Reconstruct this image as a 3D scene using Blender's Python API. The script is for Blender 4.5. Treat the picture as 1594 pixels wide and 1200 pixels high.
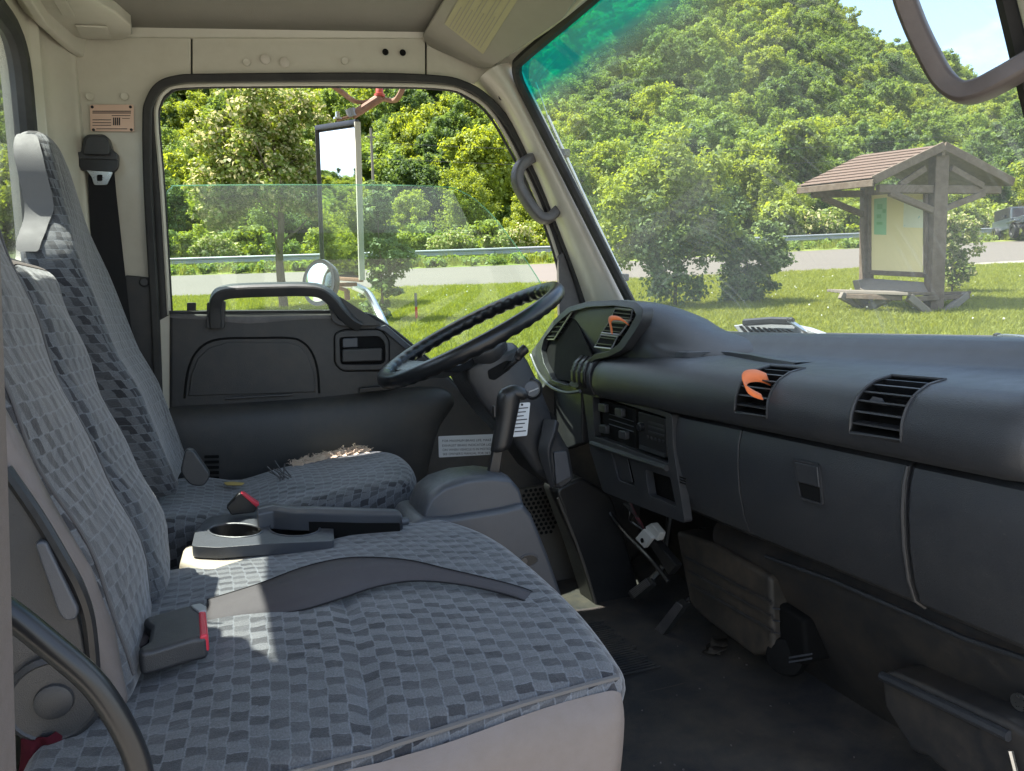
import bpy, bmesh, math, random
import numpy as np
from mathutils import Vector, Matrix, Quaternion

for _o in list(bpy.data.objects):
    bpy.data.objects.remove(_o, do_unlink=True)
scene = bpy.context.scene
COL = scene.collection

# ------------------------------------------------------------------ camera
FPX, CX, CY = 1150.0, 797.0, 600.0          # focal length and centre, in photograph pixels
CAMP = Vector((0.0, 0.0, 0.82))             # cab floor is z = 0, +X is the front of the truck, +Y the driver's side
XV = Vector((0.936, -0.061, 0.346)); YV = Vector((-0.350, -0.079, 0.933)); ZV = Vector((-0.030, -0.995, -0.095))
right = Vector((XV[0], YV[0], ZV[0])).normalized()
fwd = Vector((XV[2], YV[2], ZV[2]))
fwd = (fwd - right * fwd.dot(right)).normalized()
up = right.cross(fwd).normalized()
cam_data = bpy.data.cameras.new('camera')
cam = bpy.data.objects.new('camera', cam_data)
COL.objects.link(cam)
cam.matrix_world = Matrix((
    (right.x, up.x, -fwd.x, CAMP.x),
    (right.y, up.y, -fwd.y, CAMP.y),
    (right.z, up.z, -fwd.z, CAMP.z),
    (0, 0, 0, 1)))
cam_data.sensor_fit = 'HORIZONTAL'
cam_data.sensor_width = 36.0
cam_data.lens = 36.0 * FPX / 1594.0
cam_data.clip_start = 0.02
cam_data.clip_end = 3000.0
scene.camera = cam

# ------------------------------------------------------------------ sky, sun, exposure
SUN_EL = math.radians(63.0)
SUN_AZ = math.radians(150.0)                # direction to the sun in the XY plane, from +X towards +Y
sun_dir = Vector((math.cos(SUN_EL) * math.cos(SUN_AZ), math.cos(SUN_EL) * math.sin(SUN_AZ), math.sin(SUN_EL)))
world = bpy.data.worlds.new('World')
scene.world = world
world.use_nodes = True
wn, wl = world.node_tree.nodes, world.node_tree.links
wn.clear()
w_out = wn.new('ShaderNodeOutputWorld')
w_bg = wn.new('ShaderNodeBackground')
w_sky = wn.new('ShaderNodeTexSky')
w_sky.sky_type = 'NISHITA'
w_sky.sun_disc = False
w_sky.sun_elevation = SUN_EL
w_sky.sun_rotation = math.pi / 2 - SUN_AZ
w_sky.dust_density = 1.6
w_sky.air_density = 1.0
w_tc = wn.new('ShaderNodeTexCoord')
w_map = wn.new('ShaderNodeMapping')
w_map.inputs['Scale'].default_value = (1.0, 1.0, 2.6)
w_noise = wn.new('ShaderNodeTexNoise')
w_noise.inputs['Scale'].default_value = 2.1
w_noise.inputs['Detail'].default_value = 7.0
w_noise.inputs['Roughness'].default_value = 0.58
w_ramp = wn.new('ShaderNodeValToRGB')
w_ramp.color_ramp.elements[0].position = 0.44
w_ramp.color_ramp.elements[1].position = 0.66
w_mix = wn.new('ShaderNodeMix'); w_mix.data_type = 'RGBA'
w_mix.inputs['B'].default_value = (4.2, 4.4, 4.7, 1)
w_bg.inputs['Strength'].default_value = 0.135
wl.new(w_tc.outputs['Generated'], w_map.inputs['Vector'])
wl.new(w_map.outputs['Vector'], w_noise.inputs['Vector'])
wl.new(w_noise.outputs['Fac'], w_ramp.inputs['Fac'])
wl.new(w_ramp.outputs['Color'], w_mix.inputs['Factor'])
wl.new(w_sky.outputs['Color'], w_mix.inputs['A'])
wl.new(w_mix.outputs['Result'], w_bg.inputs['Color'])
wl.new(w_bg.outputs['Background'], w_out.inputs['Surface'])

sun_data = bpy.data.lights.new('sun', 'SUN')
sun_data.energy = 5.0
sun_data.angle = math.radians(0.55)
sun_data.color = (1.0, 0.945, 0.86)
sun = bpy.data.objects.new('sun', sun_data)
COL.objects.link(sun)
sun.rotation_euler = sun_dir.to_track_quat('Z', 'Y').to_euler()
sun.location = (-6, 6, 9)

scene.view_settings.view_transform = 'Standard'
scene.view_settings.look = 'None'
scene.view_settings.gamma = 1.0
scene.view_settings.exposure = 1.95
scene.view_settings.use_curve_mapping = False
scene.render.engine = 'CYCLES'
scene.cycles.max_bounces = 10
scene.cycles.diffuse_bounces = 5
scene.cycles.glossy_bounces = 4
scene.cycles.transparent_max_bounces = 24
scene.cycles.sample_clamp_indirect = 6.0
scene.cycles.caustics_reflective = False
scene.cycles.caustics_refractive = False
scene.cycles.use_denoising = True

rnd = random.Random(7)
nrs = np.random.RandomState(11)

# ------------------------------------------------------------------ where a photograph pixel meets a surface of the cab
def ray(u, v):
    return Vector((XV.dot(Vector((u - CX, v - CY, FPX))), YV.dot(Vector((u - CX, v - CY, FPX))), ZV.dot(Vector((u - CX, v - CY, FPX)))))
def hit(u, v, p0, n):
    d = ray(u, v)
    return CAMP + d * ((Vector(p0) - CAMP).dot(n) / d.dot(n))
def pX(u, v, x): return hit(u, v, (x, 0, 0), Vector((1, 0, 0)))
def pY(u, v, y): return hit(u, v, (0, y, 0), Vector((0, 1, 0)))
def pZ(u, v, z): return hit(u, v, (0, 0, z), Vector((0, 0, 1)))
DP, DN = Vector((0, 2.12, 0.8)), Vector((0.08, 1.0, 0.06)).normalized()     # plane of the driver's door
def pD(u, v, o=0.0): return hit(u, v, DP - DN * o, DN)                      # o metres towards the inside
WP, WN = Vector((1.10, 0, 0.80)), Vector((1, 0, 0.51)).normalized()         # plane of the windscreen
def pW(u, v, o=0.0): return hit(u, v, WP - WN * o, WN)
FH = Vector((0.346, 0.938))
SLOPE = 0.122
GN_ = Vector((-SLOPE * FH.x, -SLOPE * FH.y, 1.0))
def pG(u, v): return hit(u, v, (0, 0, -0.95), GN_)                          # the sloping lawn
def ground_z(x, y):
    d = x * FH.x + y * FH.y
    if d < 1.0: return -0.95 + SLOPE * 1.0
    if d < 44.0: return -0.95 + SLOPE * d
    return -0.95 + SLOPE * 44.0 + (d - 44.0) * 0.02

# ------------------------------------------------------------------ mesh helpers
def crom(pts, n=6, closed=False):
    P = [Vector(p) for p in pts]
    out = []
    m = len(P)
    rng = range(m if closed else m - 1)
    for i in rng:
        if closed:
            a, b, c, d = P[(i - 1) % m], P[i], P[(i + 1) % m], P[(i + 2) % m]
        else:
            a, b, c, d = P[max(i - 1, 0)], P[i], P[i + 1], P[min(i + 2, m - 1)]
        for k in range(n):
            t = k / n
            out.append(0.5 * ((2 * b) + (c - a) * t + (2 * a - 5 * b + 4 * c - d) * t * t + (3 * b - a - 3 * c + d) * t ** 3))
    if not closed: out.append(P[-1])
    return out

def rounded(pts, r, n=5):
    """polygon (3D, planar) with its corners rounded; r a number or one per corner"""
    P = [Vector(p) for p in pts]; m = len(P); out = []
    for i in range(m):
        a, b, c = P[i - 1], P[i], P[(i + 1) % m]
        rr = r[i] if isinstance(r, (list, tuple)) else r
        if rr <= 0: out.append(b); continue
        e1, e2 = (a - b), (c - b)
        k = min(rr, e1.length * 0.48, e2.length * 0.48)
        p, q = b + e1.normalized() * k, b + e2.normalized() * k
        for j in range(n + 1):
            t = j / n
            out.append(p * (1 - t) ** 2 + b * 2 * t * (1 - t) + q * t * t)
    return out

class MB:
    def __init__(self):
        self.bm = bmesh.new()
        self.uv = None
    def box(self, c, s, rot=None):
        g = bmesh.ops.create_cube(self.bm, size=1.0)
        M = Matrix.Translation(Vector(c)) @ ((rot.to_4x4() if rot is not None else Matrix.Identity(4)) @ Matrix.Diagonal((s[0], s[1], s[2], 1)))
        bmesh.ops.transform(self.bm, matrix=M, verts=g['verts'])
        return self
    def prism(self, pts, vec):
        vec = Vector(vec)
        a = [self.bm.verts.new(Vector(p)) for p in pts]
        b = [self.bm.verts.new(Vector(p) + vec) for p in pts]
        n = len(a)
        self.bm.faces.new(a); self.bm.faces.new(b[::-1])
        for i in range(n):
            j = (i + 1) % n
            self.bm.faces.new((a[j], a[i], b[i], b[j]))
        return self
    def plate(self, outer, holes, vec):
        vec = Vector(vec)
        edges, loops = [], []
        for lp in [outer] + list(holes):
            vs = [self.bm.verts.new(Vector(p)) for p in lp]
            loops.append(vs)
            for i in range(len(vs)):
                edges.append(self.bm.edges.new((vs[i], vs[(i + 1) % len(vs)])))
        res = bmesh.ops.triangle_fill(self.bm, use_beauty=True, use_dissolve=False, edges=edges)
        faces = [f for f in res['geom'] if isinstance(f, bmesh.types.BMFace)]
        mp = {}
        for vs in loops:
            for v in vs: mp[v] = self.bm.verts.new(v.co + vec)
        for f in faces:
            try: self.bm.faces.new([mp[v] for v in reversed(f.verts)])
            except Exception: pass
        for vs in loops:
            for i in range(len(vs)):
                a, b = vs[i], vs[(i + 1) % len(vs)]
                self.bm.faces.new((a, b, mp[b], mp[a]))
        return self
    def loft(self, rings, closed=True, cap=True):
        R = [[self.bm.verts.new(Vector(p)) for p in ring] for ring in rings]
        n = len(R[0])
        for i in range(len(R) - 1):
            for j in range(n if closed else n - 1):
                k = (j + 1) % n
                try: self.bm.faces.new((R[i][j], R[i][k], R[i + 1][k], R[i + 1][j]))
                except Exception: pass
        if cap and closed:
            self.bm.faces.new(R[0][::-1]); self.bm.faces.new(R[-1])
        return self
    def tube(self, pts, r, n=10, closed=False, cap=True, flat=1.0, upv=None, sq=False):
        P = [Vector(p) for p in pts]; m = len(P)
        rad = r if isinstance(r, (list, tuple)) else [r] * m
        rings = []; prev = None
        for i in range(m):
            if closed: t = P[(i + 1) % m] - P[i - 1]
            else: t = P[min(i + 1, m - 1)] - P[max(i - 1, 0)]
            t.normalize()
            if upv is not None: a = Vector(upv)
            elif prev is not None: a = prev
            else: a = Vector((0, 0, 1)) if abs(t.z) < 0.9 else Vector((1, 0, 0))
            a = (a - t * a.dot(t))
            if a.length < 1e-6: a = t.orthogonal()
            a.normalize(); b = t.cross(a); prev = a
            ring = []
            for k in range(n):
                th = 2 * math.pi * k / n
                c_, s_ = math.cos(th), math.sin(th)
                if sq:
                    e = 0.45
                    c_ = math.copysign(abs(c_) ** e, c_); s_ = math.copysign(abs(s_) ** e, s_)
                ring.append(P[i] + (a * c_ * flat + b * s_) * rad[i])
            rings.append(ring)
        if closed: rings.append(rings[0]); 
        if closed:
            R = [[self.bm.verts.new(p) for p in ring] for ring in rings[:-1]]
            for i in range(m):
                A, Bq = R[i], R[(i + 1) % m]
                for j in range(n):
                    k = (j + 1) % n
                    self.bm.faces.new((A[j], A[k], Bq[k], Bq[j]))
        else:
            self.loft(rings, True, cap)
        return self
    def lathe(self, prof, origin, axis, n=24):
        """prof: (radius, height along axis)"""
        ax = Vector(axis).normalized(); a = ax.orthogonal().normalized(); b = ax.cross(a)
        O = Vector(origin)
        self.loft([[O + ax * h + (a * math.cos(2 * math.pi * k / n) + b * math.sin(2 * math.pi * k / n)) * max(r, 1e-5) for k in range(n)] for r, h in prof])
        return self
    def grid(self, rows, uvs=None):
        R = [[self.bm.verts.new(Vector(p)) for p in row] for row in rows]
        if uvs is not None and self.uv is None: self.uv = self.bm.loops.layers.uv.new('UVMap')
        for i in range(len(R) - 1):
            for j in range(len(R[0]) - 1):
                f = self.bm.faces.new((R[i][j], R[i][j + 1], R[i + 1][j + 1], R[i + 1][j]))
                if uvs is not None:
                    for l, (a, b) in zip(f.loops, ((i, j), (i, j + 1), (i + 1, j + 1), (i + 1, j))): l[self.uv].uv = uvs[a][b]
        return self
    def done(self, name, mat, parent=None, bevel=0.0, seg=2, subsurf=0, angle=35, solid=0.0, recalc=True, smooth=True):
        bm = self.bm
        if recalc: bmesh.ops.recalc_face_normals(bm, faces=bm.faces)
        me = bpy.data.meshes.new(name)
        bm.to_mesh(me); bm.free()
        return link(name, me, mat, parent, bevel, seg, subsurf, angle, solid, smooth)

def link(name, me, mat, parent=None, bevel=0.0, seg=2, subsurf=0, angle=35, solid=0.0, smooth=True):
    o = bpy.data.objects.new(name, me)
    COL.objects.link(o)
    if mat is not None: me.materials.append(mat)
    if parent is not None:
        o.parent = parent
        if parent.type == 'EMPTY': o.matrix_parent_inverse = Matrix.Translation(-parent.location)
    if smooth:
        me.polygons.foreach_set('use_smooth', [True] * len(me.polygons))
        if not bevel and not subsurf: me.set_sharp_from_angle(angle=math.radians(angle))
    if solid:
        m = o.modifiers.new('solid', 'SOLIDIFY'); m.thickness = solid; m.offset = 0
    if bevel:
        m = o.modifiers.new('bevel', 'BEVEL'); m.width = bevel; m.segments = seg; m.limit_method = 'ANGLE'; m.angle_limit = math.radians(38)
        m.harden_normals = True
    if subsurf:
        m = o.modifiers.new('sub', 'SUBSURF'); m.levels = subsurf; m.render_levels = subsurf
    return o

def thing(name, label, cat, loc=(0, 0, 0), group=None, kind=None):
    o = bpy.data.objects.new(name, None)
    o.empty_display_size = 0.05
    COL.objects.link(o)
    o.location = loc
    return tag(o, label, cat, group, kind)
def tag(o, label=None, cat=None, group=None, kind=None):
    if label: o['label'] = label
    if cat: o['category'] = cat
    if group: o['group'] = group
    if kind: o['kind'] = kind
    return o
def lab(o, label):
    o['label'] = label
    return o

def rbox(mb, size, r, n=8, faces='+x-x+y-y+z-z', deform=None, uvf=None, nn=None):
    """rounded box (centre 0) from chosen cube faces; deform(Vector)->Vector; uvf(point, face)->(u,v)"""
    hx, hy, hz = (s / 2 for s in size)
    if uvf is not None and mb.uv is None: mb.uv = mb.bm.loops.layers.uv.new('UVMap')
    def rp(x, y, z):
        q = Vector((max(-hx + r, min(hx - r, x)), max(-hy + r, min(hy - r, y)), max(-hz + r, min(hz - r, z))))
        d = Vector((x, y, z)) - q
        return q + d.normalized() * r if d.length > 1e-9 else q
    def ticks(h):
        k = nn or n
        core = [-h + r + (2 * h - 2 * r) * i / k for i in range(k + 1)]
        e = [1 - math.cos(math.pi / 2 * i / 4) for i in range(1, 4)]
        low = [-h + r * (1 - math.tan(math.pi / 4 * (1 - i / 4))) for i in range(4)]
        return low + core + [-x for x in low[::-1]]
    tx, ty, tz = ticks(hx), ticks(hy), ticks(hz)
    specs = {'+z': (tx, ty, lambda a, b: (a, b, hz)), '-z': (tx, ty, lambda a, b: (a, b, -hz)),
             '+x': (ty, tz, lambda a, b: (hx, a, b)), '-x': (ty, tz, lambda a, b: (-hx, a, b)),
             '+y': (tx, tz, lambda a, b: (a, hy, b)), '-y': (tx, tz, lambda a, b: (a, -hy, b))}
    for fkey in [faces[i:i + 2] for i in range(0, len(faces), 2)]:
        ta, tb, f = specs[fkey]
        rows, uvs = [], []
        for a in ta:
            row, ur = [], []
            for b in tb:
                p0 = f(a, b)
                p = rp(*p0)
                ur.append(uvf(Vector(p0), fkey) if uvf else (0, 0))
                row.append(deform(p) if deform else p)
            rows.append(row); uvs.append(ur)
        mb.grid(rows, uvs if uvf else None)
    bmesh.ops.remove_doubles(mb.bm, verts=mb.bm.verts, dist=1e-5)
    return mb

# ------------------------------------------------------------------ materials
def newmat(name):
    m = bpy.data.materials.new(name); m.use_nodes = True
    nt = m.node_tree; nt.nodes.clear()
    out = nt.nodes.new('ShaderNodeOutputMaterial')
    return m, nt, out
class NT:
    def __init__(s, nt): s.nt = nt
    def n(s, t, **kw):
        x = s.nt.nodes.new(t)
        for k, v in kw.items():
            if hasattr(x, k) and not k[0].isupper(): setattr(x, k, v)
            else: x.inputs[k.replace('_', ' ') if k not in x.inputs else k].default_value = v
        return x
    def l(s, a, b): s.nt.links.new(a, b)
    def math(s, op, a, b=None, c=None, clamp=False):
        x = s.nt.nodes.new('ShaderNodeMath'); x.operation = op; x.use_clamp = clamp
        for i, q in enumerate((a, b, c)):
            if q is None: continue
            if isinstance(q, (int, float)): x.inputs[i].default_value = q
            else: s.l(q, x.inputs[i])
        return x.outputs[0]
    def mixc(s, f, a, b):
        x = s.nt.nodes.new('ShaderNodeMix'); x.data_type = 'RGBA'
        for nm, q in (('Factor', f), ('A', a), ('B', b)):
            if isinstance(q, (int, float)): x.inputs[nm].default_value = q
            elif isinstance(q, (tuple, list)): x.inputs[nm].default_value = (*q, 1) if len(q) == 3 else q
            else: s.l(q, x.inputs[nm])
        return x.outputs['Result']
    def ramp(s, f, lo, hi):
        x = s.nt.nodes.new('ShaderNodeMapRange'); x.inputs['From Min'].default_value = lo; x.inputs['From Max'].default_value = hi
        s.l(f, x.inputs['Value']); return x.outputs['Result']

def surf(name, col, rough=0.5, spec=0.5, metal=0.0, grain=0.0, grain_scale=900.0, dirt=None, dirt_amt=0.0, dirt_scale=6.0, var=0.12, coat=0.0, rough_var=0.12, streak=False, sheen=0.0):
    """plain surface: base colour with fine relief, mottling, dust or wear"""
    m, nt, out = newmat(name); N = NT(nt)
    b = N.n('ShaderNodeBsdfPrincipled'); b.inputs['Roughness'].default_value = rough
    b.inputs['Specular IOR Level'].default_value = spec; b.inputs['Metallic'].default_value = metal
    b.inputs['Coat Weight'].default_value = coat; b.inputs['Coat Roughness'].default_value = 0.12
    if sheen: b.inputs['Sheen Weight'].default_value = sheen
    tc = N.n('ShaderNodeTexCoord')
    n1 = N.n('ShaderNodeTexNoise', Scale=dirt_scale, Detail=6.0, Roughness=0.62); N.l(tc.outputs['Object'], n1.inputs['Vector'])
    n2 = N.n('ShaderNodeTexNoise', Scale=dirt_scale * 7.3, Detail=5.0, Roughness=0.6); N.l(tc.outputs['Object'], n2.inputs['Vector'])
    f = N.math('MULTIPLY_ADD', n1.outputs['Fac'], 2 * var, 1 - var)
    hs = N.n('ShaderNodeHueSaturation', Color=(*col, 1)); N.l(f, hs.inputs['Value'])
    c = hs.outputs['Color']
    if dirt is not None:
        k = N.math('MULTIPLY', N.ramp(N.math('MULTIPLY_ADD', n2.outputs['Fac'], 0.4, N.math('MULTIPLY', n1.outputs['Fac'], 0.8)), 0.52, 0.86), dirt_amt, clamp=True)
        c = N.mixc(k, c, dirt)
        if streak:
            sp = N.n('ShaderNodeTexNoise', Scale=dirt_scale * 40, Detail=2.0); N.l(tc.outputs['Object'], sp.inputs['Vector'])
            c = N.mixc(N.math('MULTIPLY', N.ramp(sp.outputs['Fac'], 0.70, 0.78), 0.35, clamp=True), c, dirt)
    if streak:
        for (sc3, seed_, lo) in (((2.5, 70, 160), 3.1, 0.735), ((60, 4, 190), 9.7, 0.745)):
            mpp = N.n('ShaderNodeMapping'); mpp.inputs['Scale'].default_value = sc3; mpp.inputs['Location'].default_value = (seed_, seed_, 0); mpp.inputs['Rotation'].default_value = (0.35, 0.2, 0.3); N.l(tc.outputs['Object'], mpp.inputs['Vector'])
            sn = N.n('ShaderNodeTexNoise', Scale=1.0, Detail=2.0); N.l(mpp.outputs['Vector'], sn.inputs['Vector'])
            c = N.mixc(N.math('MULTIPLY', N.ramp(sn.outputs['Fac'], lo, lo + 0.03), 0.4, clamp=True), c, dirt)
    N.l(c, b.inputs['Base Color'])
    N.l(N.math('MULTIPLY_ADD', n2.outputs['Fac'], rough_var * 2, rough - rough_var, clamp=True), b.inputs['Roughness'])
    if grain:
        g = N.n('ShaderNodeTexVoronoi', Scale=grain_scale); N.l(tc.outputs['Object'], g.inputs['Vector'])
        bp = N.n('ShaderNodeBump', Strength=grain, Distance=0.0006); N.l(g.outputs['Distance'], bp.inputs['Height'])
        N.l(bp.outputs['Normal'], b.inputs['Normal'])
    N.l(b.outputs['BSDF'], out.inputs['Surface'])
    return m

M = {}
M['cream'] = surf('cream_cab_paint', (0.56, 0.535, 0.45), 0.36, 0.5, dirt=(0.33, 0.29, 0.21), dirt_amt=0.30, dirt_scale=5, var=0.05, coat=0.25, rough_var=0.07)
M['headliner'] = surf('grey_headlining', (0.235, 0.222, 0.19), 0.9, 0.15, grain=0.5, grain_scale=500, var=0.1)
M['visor'] = surf('grey_beige_visor_vinyl', (0.30, 0.285, 0.235), 0.7, 0.3, grain=0.35, grain_scale=700, var=0.06)
M['dash'] = surf('dark_grey_dashboard_plastic', (0.030, 0.0325, 0.0370), 0.36, 0.55, grain=0.55, grain_scale=800, dirt=(0.10, 0.092, 0.082), dirt_amt=0.17, dirt_scale=5, var=0.12, streak=True)
M['dash2'] = surf('charcoal_moulded_plastic', (0.031, 0.033, 0.037), 0.38, 0.55, grain=0.4, grain_scale=900, dirt=(0.15, 0.13, 0.105), dirt_amt=0.16, dirt_scale=7)
M['doortrim'] = surf('dark_door_trim_plastic', (0.038, 0.039, 0.040), 0.42, 0.45, grain=0.5, grain_scale=700, dirt=(0.17, 0.135, 0.10), dirt_amt=0.25, dirt_scale=4)
M['console'] = surf('mid_grey_console_plastic', (0.066, 0.072, 0.084), 0.36, 0.5, grain=0.35, grain_scale=900, dirt=(0.05, 0.04, 0.035), dirt_amt=0.25, dirt_scale=9)
M['console_beige'] = surf('beige_console_plastic', (0.42, 0.37, 0.30), 0.55, 0.4, grain=0.3, dirt=(0.2, 0.16, 0.12), dirt_amt=0.3)
M['handle'] = surf('grey_handle_plastic', (0.085, 0.08, 0.08), 0.45, 0.5, grain=0.35, grain_scale=900, dirt=(0.30, 0.27, 0.24), dirt_amt=0.25, dirt_scale=12)
M['black'] = surf('black_plastic', (0.014, 0.014, 0.015), 0.38, 0.5, dirt=(0.09, 0.08, 0.07), dirt_amt=0.12, dirt_scale=14)
M['gloss'] = surf('polished_black_rim_plastic', (0.011, 0.012, 0.014), 0.30, 0.5, rough_var=0.04, var=0.05)
M['void'] = surf('dark_recess_plastic', (0.006, 0.006, 0.006), 0.8, 0.2)
M['rubber'] = surf('black_rubber_seal', (0.022, 0.022, 0.022), 0.65, 0.35, dirt=(0.10, 0.095, 0.085), dirt_amt=0.3, dirt_scale=9)
M['carpet'] = surf('dirty_black_floor_mat', (0.036, 0.036, 0.038), 0.7, 0.3, grain=0.6, grain_scale=350, dirt=(0.12, 0.098, 0.072), dirt_amt=0.75, dirt_scale=4, streak=True)
M['firewall'] = surf('scuffed_black_kick_panel', (0.026, 0.026, 0.027), 0.5, 0.45, dirt=(0.11, 0.088, 0.065), dirt_amt=0.5, dirt_scale=8, streak=True)
M['heater'] = surf('dusty_heater_box_plastic', (0.040, 0.036, 0.031), 0.55, 0.4, dirt=(0.16, 0.12, 0.085), dirt_amt=0.5, dirt_scale=6, streak=True)
M['kick'] = surf('tan_grey_kick_trim', (0.115, 0.10, 0.085), 0.6, 0.35, grain=0.4, grain_scale=600, dirt=(0.06, 0.05, 0.04), dirt_amt=0.4)
M['vinyl'] = surf('pale_mauve_grey_seat_vinyl', (0.152, 0.130, 0.121), 0.5, 0.4, grain=0.3, grain_scale=1100, dirt=(0.11, 0.088, 0.066), dirt_amt=0.5, dirt_scale=9)
M['vinyl_dark'] = surf('grey_seat_vinyl', (0.100, 0.098, 0.100), 0.6, 0.35, grain=0.4, grain_scale=1100)
M['belt'] = surf('dark_belt_webbing', (0.064, 0.059, 0.064), 0.7, 0.3, grain=0.5, grain_scale=1500, var=0.08)
M['belt_black'] = surf('black_belt_webbing', (0.016, 0.016, 0.018), 0.8, 0.25, grain=0.5, grain_scale=1500)
M['red'] = surf('red_release_button', (0.62, 0.035, 0.06), 0.35, 0.5)
M['darkred'] = surf('dark_red_cloth', (0.055, 0.006, 0.012), 0.9, 0.2)
M['steel'] = surf('worn_bright_steel', (0.62, 0.62, 0.60), 0.30, 0.5, metal=1.0, dirt=(0.3, 0.24, 0.18), dirt_amt=0.3, dirt_scale=30)
M['galv'] = surf('galvanised_steel', (0.27, 0.285, 0.30), 0.55, 0.5, metal=0.5, dirt=(0.28, 0.27, 0.25), dirt_amt=0.5, dirt_scale=2)
M['rust'] = surf('rusty_brown_arm_paint', (0.20, 0.105, 0.065), 0.65, 0.35, metal=0.15, dirt=(0.36, 0.25, 0.18), dirt_amt=0.6, dirt_scale=25)
M['rustred'] = surf('red_painted_bolt', (0.40, 0.06, 0.035), 0.5, 0.4)
M['orange'] = surf('orange_ribbon', (0.85, 0.20, 0.055), 0.75, 0.25, var=0.08, dirt_scale=40, sheen=0.3)
M['white_label'] = surf('white_label_card', (0.74, 0.75, 0.76), 0.5, 0.4, var=0.05)
M['copper_label'] = surf('copper_toned_data_plate', (0.66, 0.46, 0.36), 0.4, 0.5, metal=0.25, var=0.08, dirt_scale=30)
M['ink'] = surf('label_ink', (0.035, 0.035, 0.04), 0.7, 0.2)
M['foam'] = surf('torn_foam', (0.62, 0.50, 0.40), 0.95, 0.1, var=0.2, dirt_scale=60)
M['foam_yellow'] = surf('yellow_foam', (0.45, 0.34, 0.12), 0.95, 0.1)
M['cwhite'] = surf('white_connector_plastic', (0.55, 0.55, 0.53), 0.5, 0.4)
M['wire'] = surf('dull_red_wire', (0.10, 0.02, 0.03), 0.6, 0.4)
M['cowl_grey'] = surf('dull_grey_scuttle_paint', (0.26, 0.28, 0.30), 0.4, 0.5)
M['exterior'] = surf('white_cab_exterior_paint', (0.72, 0.72, 0.70), 0.3, 0.5, coat=0.4, var=0.03)
M['silver'] = surf('bright_trim_edge', (0.36, 0.37, 0.38), 0.38, 0.5, metal=0.5)

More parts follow.
